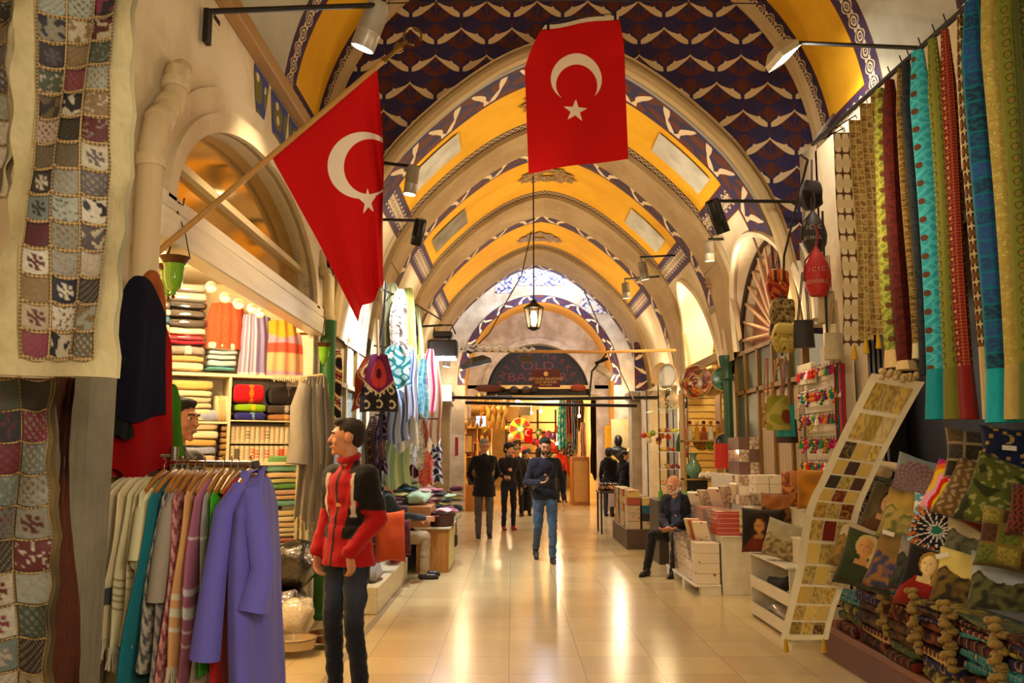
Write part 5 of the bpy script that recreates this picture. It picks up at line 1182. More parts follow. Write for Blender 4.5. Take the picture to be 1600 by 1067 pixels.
robe('orange peach robe peeping out above the red robe under the flag pole', 240, 425, 4.15, .25, .10, 'd8763a', 4, .08, (1, .2, 0), 1.2, sleeve=False)
robe('dark green cloth hanging in the gap left of the navy robe', 196, 560, 3.9, .36, .10, '101a16', 5, .08, (1, .2, 0), 1.0, sleeve=False)
# ---------------------------------------------------------------- chrome clothes rail
DR = 4.0
t = thing('clothes_rail', 'chrome clothes rail carrying the cotton wraps and robes', 'clothes rail', (P(280, 700, DR).x, DR, 0))
CH = plain('b8b8b4', .15, 1.0); a = P(268, 724, DR); b = P(396, 726, 3.75)
m = MB(); m.tube([a, b], .016, 12); m.build('rail', CH, t); m = MB(); m.lathe([(.001, 0), (.019, 0), (.019, .02), (.001, .02)], b, 12, (1, -.3, 0)); m.build('end_cap', plain('444444', .4), t)
m = MB(); m.tube([P(273, 698, DR), Vector((P(273, 698, DR).x, DR, .03))], .019, 12); m.build('post', CH, t); m = MB(); m.tube([P(170, 708, 4.0), P(272, 712, DR)], .012, 10); m.build('arm', CH, t)
m = MB(); x_ = P(273, 698, DR).x; m.tube([(x_-.35, DR, .03), (x_+.35, DR, .03)], .018, 10); m.tube([(x_, DR-.3, .03), (x_, DR+.3, .03)], .018, 10); m.build('base', CH, t)
ORD = ['first', 'second', 'third', 'fourth', 'fifth', 'sixth', 'seventh', 'eighth', 'ninth', 'tenth', 'eleventh', 'twelfth', 'thirteenth', 'fourteenth', 'fifteenth', 'sixteenth', 'seventeenth', 'eighteenth', 'nineteenth', 'twentieth']
def garment(label, x_top, x_hem, D, L, half, c, stripes=None, fringe=False, sleeve=0, th=.045, name='cotton_wrap', cat='cotton wrap', group='garments on the clothes rail', ztop=None, seed=0, chev=None):
    top = P(x_top, 745, D); top.z = ztop or top.z; hx = P(x_hem, 1000, D).x-top.x; t_ = thing(name, label, cat, top, 0, group); C0 = tuple(min(.8, q*1.35) for q in lin(c))
    def colr(u, v):
        k = .92+.12*nz(u*6, v*9, seed)
        q = C0
        if chev and (v*L*14+abs(((u*8) % 1)-.5)*1.4) % 1 < .42: q = lin(chev)
        if stripes:
            for (v0, v1, sc_) in stripes:
                if v0 <= v < v1: q = tuple(min(.85, y_*1.3) for y_ in lin(sc_))
        return tuple(x*k for x in q)
    def fn(u, v):
        a = 2*PI*u; sh_ = min(1, v/.10); hd = half*(.22+.78*sh_**.55)*(1+.10*v); tt = th/2*(.5+.6*min(1, v*4)); k = 1+.16*math.sin(a*6+seed)*min(1, v*2)+.07*math.sin(a*11+seed*2+v*3)
        drop = v*L
        return Vector((top.x+hx*v+tt*math.cos(a)*k+.010*math.sin(v*7+seed), D+hd*math.sin(a)*(1+.03*math.sin(v*6+seed)), top.z-drop-.02*sh_*0+.012*math.sin(a*3+seed)*v))
    m = MB(); m.grid(fn, 44, 90, cf=colr); m.build('cloth', VC, t_)
    if sleeve:
        m = MB(); sx = top.x+hx*.1; half = half*.9; pts = [Vector((sx, D-half*.70, top.z-.05)), Vector((sx, D-half*.98, top.z-.14)), Vector((sx+hx*.25+.0, D-half*1.12, top.z-.34)), Vector((sx+hx*.45, D-half*1.15, top.z-sleeve))]
        m.tube(pts, 0, 16, rs=[.022, .034, .036, .036], cap=True); n0 = len(m.v); m.col = [tuple(C0)]*n0; m.build('sleeve', VC, t_)
    if fringe:
        m = MB()
        for i in range(22):
            a = -PI*.95+PI*.9*i/21; p = fn((a/(2*PI)) % 1, .995); m.tube([p, p+Vector((.004*math.sin(i), -.004, -.03)), p+Vector((.008*math.sin(i*2), -.008, -.075-.02*hsh(i, seed)))], .0045, 4)
        m.build('fringe', cloth('cfc3a4'), t_)
    return t_
def hanger(label, x_top, D, half, ztop=None):
    top = P(x_top, 745, D); top.z = (ztop or top.z); t_ = thing('wooden_hanger', label, 'hanger', top, 0, 'wooden hangers on the rail'); m = MB()
    m.tube([top+Vector((0, -half*.85, -.055)), top+Vector((0, -half*.4, -.005)), top+Vector((0, 0, .022)), top+Vector((0, half*.4, -.005)), top+Vector((0, half*.85, -.055))], 0, 8, rs=[.010, .013, .015, .013, .010]); m.build('shoulder_bar', plain('a8702c', .4), t_)
    m = MB(); m.tube([top+Vector((0, 0, .022)), top+Vector((0, 0, .055)), top+Vector((0, .016, .068)), top+Vector((0, .006, .088)), top+Vector((0, -.012, .08))], .0025, 6); m.build('hook', CH, t_)
GR, CR = '4a4a50', 'b9ac8c'
specs = [ # label, xtop, xhem, D, L, half, colour, stripes, fringe, sleeve, cat, chev
 ('olive cotton wrap at the outer end of the rail, mostly hidden', 182, 132, 4.15, 1.25, .20, '6b6a30', None, False, 0, 'cotton wrap', None),
 ('cream cotton wrap with a grey band near the hem, first of the cream ones', 198, 152, 4.0, .72, .22, 'b4a98c', [(.58, .62, '5a5a60'), (.66, .82, '54505c')], True, 0, 'cotton wrap', None),
 ('cream cotton wrap with wide charcoal blocks low down, second of the cream ones', 210, 172, 3.98, .70, .22, 'c2b594', [(.60, .70, GR), (.73, .86, GR)], True, 0, 'cotton wrap', None),
 ('plain ivory cotton wrap between the charcoal banded and the pinstriped ones', 221, 190, 3.96, .68, .21, 'cbbd98', [(.68, .80, '3f4648')], True, 0, 'cotton wrap', None),
 ('ivory cotton wrap with thin brown stripes near its hem', 232, 206, 3.95, .71, .21, 'd2c29a', [(.60, .61, '8a7450'), (.64, .65, '8a7450'), (.68, .69, '8a7450'), (.72, .73, '8a7450'), (.76, .77, '8a7450')], True, 0, 'cotton wrap', None),
 ('ecru cotton wrap with soft green stripes left of the gauze tunic', 243, 220, 3.93, .68, .20, 'c6ba90', [(.55, .56, '9a9468'), (.6, .61, '9a9468'), (.66, .67, '9a9468')], False, 0, 'cotton wrap', None),
 ('cream gauze tunic with a drooping sleeve left of the teal robe', 256, 236, 3.9, .62, .22, 'd4c49c', [(.86, .87, '7a6a50'), (.91, .92, '7a6a50')], True, .34, 'tunic', None),
 ('teal towelling robe between the cream tunic and the grey zigzag wrap', 273, 226, 3.88, .86, .24, '0a6c7c', None, False, .0, 'robe', None),
 ('grey and white zigzag cotton wrap beside the teal robe', 284, 246, 3.86, .78, .20, 'a39c8c', None, False, 0, 'cotton wrap', '5a5a5e'),
 ('grey zigzag tunic with a long sleeve, right of the zigzag wrap', 292, 262, 3.85, 1.05, .20, '8d8478', None, False, .5, 'tunic', '6a6468'),
 ('dusty rose zigzag wrap before the peach one', 304, 280, 3.84, .84, .20, 'c08a84', None, False, 0, 'cotton wrap', '9c4a5c'),
 ('peach cotton wrap with white bands low down', 318, 295, 3.82, .76, .21, 'd09a64', [(.62, .65, 'e0d0b4'), (.70, .74, 'e0d0b4'), (.79, .82, 'e0d0b4')], True, 0, 'cotton wrap', None),
 ('mauve pink cotton wrap with white stripes and a fringe', 334, 312, 3.80, .80, .22, 'a0607c', [(.30, .31, 'd8c4cc'), (.55, .58, 'd8c4cc'), (.64, .70, 'e2d4d4'), (.75, .76, 'd8c4cc'), (.82, .83, 'd8c4cc')], True, 0, 'cotton wrap', None),
 ('silver grey cotton wrap with white stripes beside the green robe', 348, 332, 3.79, .80, .20, '9a9494', [(.3, .31, 'd8d4cc'), (.52, .54, 'd8d4cc'), (.6, .66, '74807c'), (.74, .76, 'd8d4cc')], True, 0, 'cotton wrap', None),
 ('vivid green robe squeezed between the grey wrap and the red robe', 360, 346, 3.78, .78, .22, '36a80c', None, False, .0, 'robe', None),
 ('deep red robe behind the violet blue one', 371, 366, 3.77, 1.06, .23, 'b00a0e', None, False, .0, 'robe', None)]
for i, (lb, xt, xh, D, L, hf, c, st, fr, slv, ct, chv) in enumerate(specs):
    garment(lb, xt, xh, D, L, hf, c, st, fr, slv, .05 if i < 14 else .045, 'cotton_wrap' if ct == 'cotton wrap' else 'hanging_'+ct, ct, seed=i*1.7, chev=chv)
    if i > 5: hanger('wooden hanger holding the '+lb.split(',')[0].split(' with')[0].split(' beside')[0].split(' between')[0].split(' left')[0].split(' right')[0].split(' before')[0].split(' behind')[0].split(' squeezed')[0], xt, D, hf)
for i, (xt, xh, c, nm) in enumerate(((214, 196, 'a89c7c', 'pale cream'), (236, 224, '8f8668', 'oat coloured'), (262, 252, '0a3a4a', 'dark teal'), (300, 292, '5c5860', 'slate grey'), (322, 316, 'a07a60', 'dull peach'), (342, 338, '7a5a70', 'dull mauve'))):
    garment('%s long wrap hanging lower behind the fringed ones on the rail' % nm, xt, xh, 4.3, 1.22, .15, c, None, False, 0, .06, seed=i*2.3)
# the violet blue robe that ends the row, hanging open to the street
t_ = garment('violet blue velour robe with long sleeves at the street end of the rail', 404, 410, 3.62, 1.30, .25, '5450a4', None, False, 0, .13, 'hanging_robe', 'robe', seed=9)
VB = tuple(q*1.35 for q in lin('5450a4')); a = P(404, 745, 3.62)
for sx, pts in ((-1, [(-.03, -.12, -.03), (-.075, -.17, -.13), (-.10, -.2, -.38), (-.125, -.2, -.68)]), (1, [(.02, -.16, -.05), (.055, -.2, -.16), (.085, -.2, -.34), (.06, -.22, -.50)])):
    m = MB(); m.tube([a+Vector(p) for p in pts], 0, 18, rs=[.035, .047, .048, .058]); m.col = [VB]*len(m.v); o = m.build('sleeve', VC, t_); bake(o, lambda co: VB, .006, 14, sx)
m = MB(); m.tube([a+Vector((-.045, -.16, -.12)), a+Vector((-.035, -.06, .02)), a+Vector((.01, -.0, .03)), a+Vector((.03, -.1, -.04)), a+Vector((.045, -.2, -.2))], .022, 8, flat=.5); m.build('collar', cloth('6a64c0'), t_)
hanger('wooden hanger holding the violet blue velour robe', 390, 3.64, .22)
# ================================================================ right foreground: runners on the rod, cushions, stacks of covers
XR0 = 2.35
rodp = lambda y: Vector((XR0, y, 3.92+(6.35-y)*-.035))
m = MB(); m.tube([Vector((XR0, 6.5, 3.93)), Vector((XR0, 3.6, 3.80))], .016, 8); m.tube([Vector((XR0, 6.5, 3.93)), Vector((2.95, 7.6, 4.62))], .014, 6)
solo(m, 'iron_rod', M_DARK, 'dark iron rod from which the woven table runners hang', 'rod')
GRN = 'woven runners hanging from the iron rod'
def xd(x, X=XR0): return X*FPX/(x-800)*1.0     # camera depth of a pixel column on the plane X
def runner(label, x, ybot, w, prnt, seed, tail=None, tasselc=None, group=GRN, dX=0, th=.05, solidc=None, roll=True, ytop=None):
    """x = pixel column at mid height, ybot = pixel row where it ends"""
    r = ray(x, 400); Y = XR0/r.x*r.y; X = XR0+dX; zt = 3.92+(6.35-Y)*-.035-.03
    rb = ray(x, ybot); zb = EYE+rb.z*(Y/rb.y); L = zt-zb; t = thing('table_runner', label, 'table runner', (X, Y, zt), 0, group)
    hw = w*(Y/FPX)/2; tl = tail[0] if tail else 0
    def fn(u, v):
        a = 2*PI*u; k = 1+.10*math.sin(a*3+seed)+.05*math.sin(a*7+seed); s = hw*(.55+.45*min(1, v*7))
        return Vector((X+s*math.cos(a)*k*1.0+.012*math.sin(v*5+seed), Y+s*1.1*math.sin(a)*k+.01*math.sin(v*4+seed), zt-L*v))
    m = MB(); v1 = 1-tl; m.grid(lambda u, v: fn(u, v*v1), 20, 50, uvf=lambda u, v: (u*hw*9, v*L*v1*2))
    m.build('cloth', prnt, t)
    if tl: m = MB(); m.grid(lambda u, v: (lambda p: Vector((X+(p.x-X)*(1+.25*v), Y+(p.y-Y)*(1+.25*v), p.z)))(fn(u, v1+v*tl)), 20, 8); m.build('hem', cloth(tail[1]), t)
    m = MB(); m.tube([(X, Y, zt+.09), (X+.012, Y, zt+.05), (X, Y, zt)], .004, 5); m.build('hook', M_DARK, t)
    if tasselc:
        m = MB(); m.lathe([(.001, 0), (.010, -.01), (.012, -.02), (.022, -.09), (.001, -.09)], (X, Y-.02, zb+.01), 10); m.build('tassel', cloth(tasselc), t)
    return t
Pp = print_mat
def flatrun(label, x0, x1, ytop, ybot, D, pm, seed, edge=None, tassel=None, border='cdbf94', group=GRN, name='table_runner', cat='table runner'):
    """flat strip seen nearly face on: panel with border"""
    a, b = P(x0, ytop, D), P(x1, ytop, D); t = thing(name, label, cat, a, 0, group); c = P(x0, ybot, D); L = a.z-c.z; w = b.x-a.x
    def fn(u, v, o=0): return Vector((a.x+w*u+.006*math.sin(v*9+seed), D+.02*math.sin(v*6+seed)+.012*math.sin(u*PI)+o, a.z-L*v))
    m = MB(); m.grid(fn, 6, 40, uvf=lambda u, v: (u*w*1.6, v*L*1.6)); m.grid(lambda u, v: fn(u, v, .012), 3, 20, flip=True, uvf=lambda u, v: (u*w, v*L)); m.build('cloth', pm, t)
    m = MB(); m.tube([(XR0, D+.02, 3.91), (a.x+w*.5, D+.01, a.z+.03), (a.x+w*.5, D, a.z)], .005, 5); m.build('hook', M_DARK, t)
    if edge: m = MB(); m.grid(lambda u, v: fn(.93+.2*u, v, -.004+.05*u), 2, 40); m.build('edge', cloth(edge), t)
    if tassel: m = MB(); p = fn(.5, 1); m.lathe([(.001, .01), (.010, 0), (.012, -.01), (.024, -.10), (.001, -.10)], p, 10); m.build('tassel', cloth(tassel), t)
    return t
PLT = plain
DAM = Pp('green_damask', 'damask', '6f7a2c', '9a9a44', '5a3a1c'); 
flatrun('tall cream runner printed with dark figures, innermost on the rod beside the red drawstring bag', 1303, 1337, 205, 540, 6.35, Pp('figures', 'bands', 'd8c6a0', '5a3c28', 'cdb88c', .55), 1, None, 'c8a020')
flatrun('gold and brown squared runner with a dark red edge, second on the rod', 1327, 1350, 185, 530, 6.2, Pp('gold_sq', 'squares', 'c8b480', '7a5420', 'b08a3c', 1.6), 2, '5a2030', 'c8a020')
flatrun('squared runner with a turquoise edge', 1344, 1366, 160, 522, 6.05, Pp('gold_sq', 'squares', 'c8b480', '7a5420', 'b08a3c', 1.6), 3, '1e98a0', 'c8a020')
flatrun('gold squared runner with a scarlet edge', 1360, 1384, 140, 520, 5.9, Pp('gold_sq2', 'squares', 'd0b884', 'a87c28', '5c3c18', 1.5), 4, 'a81410', 'c8a020')
specs = [('olive green damask runner with a cream foot, right of the scarlet edged one', 1392, 565, 22, DAM, ('.'), None), ]
runner('olive damask runner gathered into a cream fringe above the long sloping runner', 1388, 575, 24, DAM, 1, (.06, 'cdb078'))
runner('dark wine red runner beside the olive damask one', 1404, 578, 26, Pp('wine', 'dense', '3e100c', '5a1a12', '2a0c08'), 2, (.03, 'cdb078'))
runner('thin teal and gold runner half hidden behind the wine red one', 1413, 520, 12, Pp('tealgold', 'damask', '0c5c60', '9a7a2c', '2a2c20'), 7, None, dX=.08)
runner('brown and gold chequered runner with a braided edge', 1424, 560, 18, Pp('choc', 'squares', 'a08648', '4a3418', '6e5428', 1.8), 3, (.05, 'cdbf94'))
runner('slate blue plain runner', 1436, 585, 20, Pp('slate', 'dense', '23282e', '2e343c', '1a1c22'), 4)
runner('sky blue runner embroidered with brown flowers and turquoise hem', 1456, 655, 32, Pp('skyblue', 'damask', '2f9aa8', '4ab4bc', '5c3a20'), 5, (.13, '128c98'))
runner('olive green runner with dark vine pattern', 1480, 655, 24, Pp('olivevine', 'paisley', '6f7228', '4a4c1c', '8c8c3c'), 6, (.13, '6a6c20'))
runner('red paisley runner with a dark red hem', 1499, 655, 22, Pp('redpais', 'paisley', '7c1810', '3c0c08', 'b08a4c'), 7, (.13, '74120c'))
runner('narrow bronze damask runner behind the red paisley one', 1511, 600, 16, Pp('bronze', 'damask', '4a3a1c', '8a7440', '2a2010'), 8, None, dX=.05)
runner('brown and cream chequered runner with a cream hem', 1526, 655, 18, Pp('brown_bands', 'bands', '4a2c14', 'c8b07c', '6e4820'), 9, (.17, 'c2ac70'))
runner('bright turquoise runner woven with blue squares and paisleys', 1549, 660, 44, Pp('turqblue', 'squares', '0e6c7c', '1c3040', '2a4a8a', .8), 10, (.12, '149aa4'))
runner('plain pale gold damask runner', 1576, 655, 32, Pp('palegold', 'dense', 'b4a050', 'a08c40', 'c4b468'), 11, (.12, 'b49c54'))
runner('wide moss green floral runner at the open end of the rod', 1604, 655, 36, Pp('moss', 'paisley', '6a7424', '4a4a18', '8a5a30'), 12, (.12, '55601c'))
runner('dark green pair to the moss runner at the very edge of the picture', 1628, 700, 34, Pp('moss2', 'paisley', '3a4414', '24280c', '6a5a24'), 13)
# glass front of the textile shop behind the cushions
m = MB(); m.box((XR-.02, 3.6, 1.3), (XR, 6.6, 3.4)); struct(m, 'window_3', mat('dark_glass', '070403', .35, spec=.2), smooth=False)
t = thing('door_jambs', 'black grooved door jamb between the sloping runner and the dark shop glass', 'door frame', (XR-.1, 6.7, 0))
for i in range(4): m = MB(); m.box((XR-.16+.0*i, 6.55+.09*i, 0), (XR-.02, 6.60+.09*i, 3.4), .005); m.build('post', plain('120e0c', .4), t)
m = MB(); m.box((XR-.10, 3.6, 3.0), (XR, 6.95, 3.08)); m.build('lintel', plain('120e0c', .4), t)
# wall with goods between: pale panels behind the key chains
# ---------------------------------------------------------------- the long squared runner sloping to the floor
t = thing('table_runner', 'long cream runner with rows of small squares, sloping from the rod down to the floor', 'table runner', P(1400, 600, 5.9))
ctr = [(1404, 590, 5.75, 82), (1352, 690, 5.85, 78), (1322, 750, 5.95, 78), (1302, 800, 6.0, 82), (1288, 880, 6.1, 82), (1268, 950, 6.05, 74), (1258, 1000, 6.0, 74)]
def rpt(u, v, o=0):
    s = v*(len(ctr)-1); i = min(int(s), len(ctr)-2); f = s-i; g = lambda k: ctr[max(0, min(k, len(ctr)-1))]
    def cr(j): 
        a, b, c, d = g(i-1)[j], g(i)[j], g(i+1)[j], g(i+2)[j]; return .5*((2*b)+(-a+c)*f+(2*a-5*b+4*c-d)*f*f+(-a+3*b-3*c+d)*f**3)
    tx = (cr(0)-g(i)[0]); p = P(cr(0)+(u-.5)*cr(3), cr(1)+(u-.5)*14*(1-v), cr(2)-.12*(u-.5)); p.y += o+.01*math.sin(v*14); return p
m = MB(); m.grid(rpt, 8, 90); m.grid(lambda u, v: rpt(u, v, .012), 3, 30, flip=True); m.build('cloth', cloth('cfc4a4'), t)
m = MB(); RN_ = ['8a7430', '4a3418', 'b89c4c', '5c1a10', 'a88c3c', '241c20', 'c4a858', '3a2e24', 'b09040', '6a1a14']
for j in range(13):
    for i in range(3):
        u0, u1 = .14+.245*i, .14+.245*(i+.93); v0, v1 = .03+.072*j, .03+.072*(j+.86)
        mid = (i == 1); ci_ = RN_[int(hsh(i, j, 4)*10)] if (mid == (j % 2 == 1)) else ('b89c50', 'c4b078', 'a8924c')[int(hsh(i, j)*3)]; c_, d_ = lin(ci_), lin(RN_[int(hsh(i, j, 9)*10)])
        m.grid(lambda a, b: rpt(u0+(u1-u0)*a, v0+(v1-v0)*b, -.005), 8, 8, cf=lambda a, b: lerp(c_, d_, .55) if nz(a*5+i*4, b*5+j*3) > .12 else c_)
m.build('woven_squares', VC, t)
for u in (.1, .9):
    m = MB(); p = rpt(u, 1); m.lathe([(.001, .01), (.010, 0), (.012, -.01), (.02, -.08), (.001, -.08)], p, 8); m.build('tassel', cloth('b8901c'), t)
# pom-pom fringe where the runners gather
m = MB()
for i in range(26): p = P(1378+i*2.2+3*math.sin(i*5), 580+10*hsh(i)+(4 if i > 14 else 0), 5.6); m.ell(p, (.022, .022, .022), 8, 6)
props(m.build('fringe', cloth('cdb078')), 'curled cream and red fringe at the feet of the gathered runners', 'fringe', kind='stuff')
# ---------------------------------------------------------------- wooden platform and stacks of folded covers
m = MB(); m.box((2.40, 3.5, 0), (2.985, 6.95, .24), .01); t = thing('platform', 'low brown wooden platform under the heaps of woven covers', 'platform', (2.7, 5.2, 0)); m.build('box', plain('5a3018', .45), t); m = MB(); m.box((2.38, 3.5, .20), (2.985, 6.97, .25), .005); m.build('top_board', plain('6e3e20', .4), t)
COV = [Pp('cov1', 'damask', '3a1410', '6a3a20', '1c1410'), Pp('cov2', 'paisley', '1c6a74', '0c3038', '9a8a50'), Pp('cov3', 'dense', '2a2018', '5c4028', '120e0c'), Pp('cov4', 'bands', '4a1c14', 'a88c54', '241410'), Pp('cov5', 'damask', '5a5228', '8a7c3c', '2a1c10'), Pp('cov6', 'stripes', '1a1410', '5c1a14', '8a7440'), Pp('cov7', 'paisley', '2a2a4c', '8a6a54', '14101c'), Pp('cov8', 'dense', '1e4a3c', '6a5a30', '0c1410')]
CN_ = ['wine damask', 'turquoise paisley', 'dark brown', 'red banded', 'olive damask', 'black and red striped', 'violet paisley', 'dark green']
def uvslab(mb, c, size, seed, rz=0):
    n0 = len(mb.f); slab(mb, c, size, .30, .010, seed, 24, 8, rz); c = Vector(c)
    for fi in range(n0, len(mb.f)):
        mb.uv[fi] = [((mb.v[i].y-c.y)+seed*.37, (mb.v[i].z-c.z)*1.0+(mb.v[i].x-c.x)*.7) for i in mb.f[fi]]
GC = 'folded covers heaped on the wooden platform'
ORDN = ['bottom', 'second', 'third', 'fourth', 'fifth', 'sixth', 'seventh', 'eighth', 'ninth', 'tenth']
k = 0
COLN = ['pile by the sloping runner', 'pile behind the foot pile', 'middle pile', 'pile before the turquoise ones', 'pile with turquoise edges', 'corner pile']
piles = [(2.56, 6.45, .30, 4, .44), (2.56, 5.98, .34, 5, .46), (2.54, 5.50, .34, 5, .44), (2.54, 5.02, .36, 5, .44), (2.54, 4.55, .36, 6, .44), (2.54, 4.08, .36, 6, .44)]
for pi_, (x, y, w_, n_, dep) in enumerate(piles):
    z = .25
    for i in range(n_):
        h = .062+.02*hsh(i, pi_); cidx = int(hsh(pi_, i, 2)*8)
        if pi_ in (4,) and i in (2, 3): cidx = 1
        if pi_ == 1 and i == 4: cidx = 6
        m = MB(); uvslab(m, (x+(hsh(i, pi_, 7)-.5)*.05, y, z+h/2), (w_, dep, h*.98), k, (hsh(i, pi_)-.5)*.12)
        solo(m, 'folded_cover', COV[cidx], '%s folded cover, %s in the %s' % (CN_[cidx], ORDN[i]+(' from the bottom' if i else ' one'), COLN[pi_]), 'folded cover', GC); z += h; k += 1
# tall stack of thin dark covers behind the sloping runner
z = .72
for i in range(14):
    h = .045; m = MB(); cidx = (2, 7, 5, 2, 6, 7)[i % 6]; uvslab(m, (2.78+.015*math.sin(i*2), 6.3, z+h/2), (.42, .50, h*.9), 60+i, (hsh(i)-.5)*.06)
    solo(m, 'folded_cover', (COV[2], COV[7], COV[5], Pp('nightcov', 'stripes', '0c0e10', '2c3430', '4a4c40'))[i % 4], '%s thin cover in the tall dark stack, %s up from its base' % (('dark brown', 'dark green', 'black and red', 'black')[i % 4], ('first', 'second', 'third', 'fourth', 'fifth', 'sixth', 'seventh', 'eighth', 'ninth', 'tenth', 'eleventh', 'twelfth', 'thirteenth', 'fourteenth')[i]), 'folded cover', 'thin dark covers in the tall stack'); z += h
m = MB(); m.box((2.58, 6.02, .25), (2.985, 6.6, .71), .01); solo(m, 'plinth', plain('1c1512', .5), 'dark plinth under the tall stack of thin covers', 'plinth')
for i, (c_, nm) in enumerate((('b09468', 'tan'), ('c8b890', 'cream'), ('6a1410', 'wine red'), ('b8a47c', 'sand'))):
    m = MB(); yy = 6.12+.0*i; m.tube([(2.60+.12*i, 6.05, 1.40+.03*(i % 2)), (2.62+.12*i, 6.5, 1.42+.03*(i % 2))], .035, 10); solo(m, 'rolled_cover', cloth(c_), '%s rolled cloth lying on top of the tall dark stack' % nm, 'rolled cloth', 'rolled cloths on the dark stack')
# stepped display carrying the cushions (cloth covered)
m = MB()
for i, (x0, x1, z0, z1) in enumerate(((2.56, 2.985, .66, .70), (2.78, 2.985, .95, 1.0), (2.88, 2.985, 1.2, 1.25))): m.box((x0, 3.5, .25 if i else .62), (x1, 6.02 if i < 2 else 5.9, z1))
solo(m, 'display_steps', cloth('15100e'), 'black cloth covered steps on which the cushions lean', 'display steps')
# braided runs of folded kilims with tassel ropes between piles and cushions
for i, (x, y) in enumerate(((2.50, 5.88), (2.48, 5.40), (2.46, 4.98), (2.46, 4.5), (2.46, 4.05))):
    for j in range(4):
        m = MB(); uvslab(m, (x+.06, y, .60+.028*j+.0), (.34, .44, .026), 90+i*5+j, .05); solo(m, 'woven_mat', COV[(i*3+j*2) % 8], '%s woven mat under the front cushions, %s layer, %s bundle' % (CN_[(i*3+j*2) % 8], ('lowest', 'second', 'third', 'top')[j], ('first', 'second', 'third', 'fourth', 'fifth')[i]), 'woven mat', 'woven mats under the cushions')
    m = MB()
    for j in range(26):
        t_ = j/25; p = Vector((x-.13-.02*math.sin(j), y-.2+.03*math.sin(j*2.2), .74-.34*t_+.01*hsh(j))); m.ell(p, (.026+.008*hsh(j, i), .026, .02), 7, 5)
    solo(m, 'tassel_rope', cloth('8a7030'), 'thick golden brown tassel rope hanging off the %s bundle of mats' % ('first', 'second', 'third', 'fourth', 'fifth')[i], 'tassel rope', 'tassel ropes on the mats')
# ---------------------------------------------------------------- cushions
def L_(c): return lin(c)
def figure(skin, hair, dress, bg, hx=.55, hy=.66, s=.16):
    S_, H_, D2, B_ = L_(skin), L_(hair), L_(dress), L_(bg); s = s*.92
    def f(u, v):
        x, y = u-hx, v-hy; w_ = nz(u*4, v*4, s)*.03; b = lerp(B_, (0, 0, 0), .2+.5*abs(nz(u*3, v*3)))
        fx, fy = x+.02, y; face = math.hypot(fx/.78, fy/1.12) < s
        if face:
            sh_ = max(0, min(.75, (x+.03)*4.5+.15)); c = lerp(S_, (.12, .05, .02), sh_*.8)
            if abs(abs(fx+.02)-s*.33) < s*.14 and abs(fy-s*.12) < s*.07: return lerp(c, (.03, .02, .01), .75)
            if abs(fx+.02) < s*.2 and abs(fy+s*.52) < s*.07: return lerp(c, (.35, .03, .02), .6)
            if -s*.35 < fy < s*.1 and 0 < fx+.03 < s*.10: return lerp(c, (.12, .05, .02), .4)
            return c
        if math.hypot((x+w_)/.95, (y-s*.3)/1.2) < s*1.18 or (abs(x-s*.9+w_) < s*.35 and -s*2.2 < y < s*.4): return lerp(H_, (0, 0, 0), .35*abs(math.sin(u*70+v*30)))
        if y < -s*.8 and abs(x) < s*.42 and y > -s*1.9: return lerp(S_, (.12, .05, .02), .35)
        if y < -s*1.45 and abs(x) < .14+(-y-s*1.4)*.9: 
            if y > -s*2.1 and abs(x) < s*.9: return lerp(S_, (.12, .05, .02), .25)
            return lerp(D2, (0, 0, 0), .55*abs(nz(u*9, v*5)))
        return b
    return f
def scenery(a, b, c, d):
    A, B_, C_, D2 = L_(a), L_(b), L_(c), L_(d)
    def f(u, v):
        h = .55+.12*nz(u*3, 1.1)+.05*nz(u*9, 2)
        if v > h: return lerp(A, B_, min(1, max(0, (v-h)*2+nz(u*4, v*4)*.6)))
        q = nz(u*9+3, v*9); return C_ if q > .1 else D2 if q < -.15 else lerp(C_, D2, .5)
    return f
def mandala(bg, ring, dot, cx=.5, cy=.5, n=16):
    B_, R_, D2 = L_(bg), L_(ring), L_(dot)
    def f(u, v):
        r = math.hypot(u-cx, v-cy); a = math.atan2(v-cy, u-cx)
        if r < .36: return R_ if math.sin(r*60)*math.cos(a*n) > -.1 else D2
        return lerp(B_, D2, .6) if nz(u*16, v*16) > .15 else B_
    return f
def star_tile():
    K, W_, O_, T_, G_ = L_('14101c'), L_('e8e0d0'), L_('b05a14'), L_('4a9ab0'), L_('1c6a5c')
    def f(u, v):
        x, y = u-.42, v-.42; r = math.hypot(x, y); a = math.atan2(y, x)
        if r < .07: return G_
        l1 = abs(math.sin(a*8)) ; rays = abs(((a*8/PI) % 1)-.5)*r
        if r < .36 and (rays < .012+.003 or abs(math.sin(a*8+r*9))*r < .02): return W_
        if r < .34: return K if math.cos(a*16) < .2 or r < .22 else (O_ if r > .27 else K)
        if r < .46: return O_ if math.cos(a*16) > .0 and r < .43 else W_ if abs(math.sin(a*16))*r < .10 else T_
        if r < .49: return W_
        return T_ if math.sin(u*30)*math.sin(v*30) > -.3 else W_
    return f
def swirl():
    cs = [L_(c) for c in ('e0c010', 'e06a10', 'c01c70', '2a2a9a', '1c8ac0', 'e8d820', 'd02018', 'e8a0c0')]
    return lambda u, v: cs[int((math.hypot(u-.9, v-.1)*9+nz(u*3, v*3)*1.5)) % 8]
def dots(bg, fg, fg2): 
    B_, F_, G_ = L_(bg), L_(fg), L_(fg2)
    return lambda u, v: F_ if nz(u*5, v*5) > .22 else G_ if nz(u*14, v*14+4) > .25 else B_
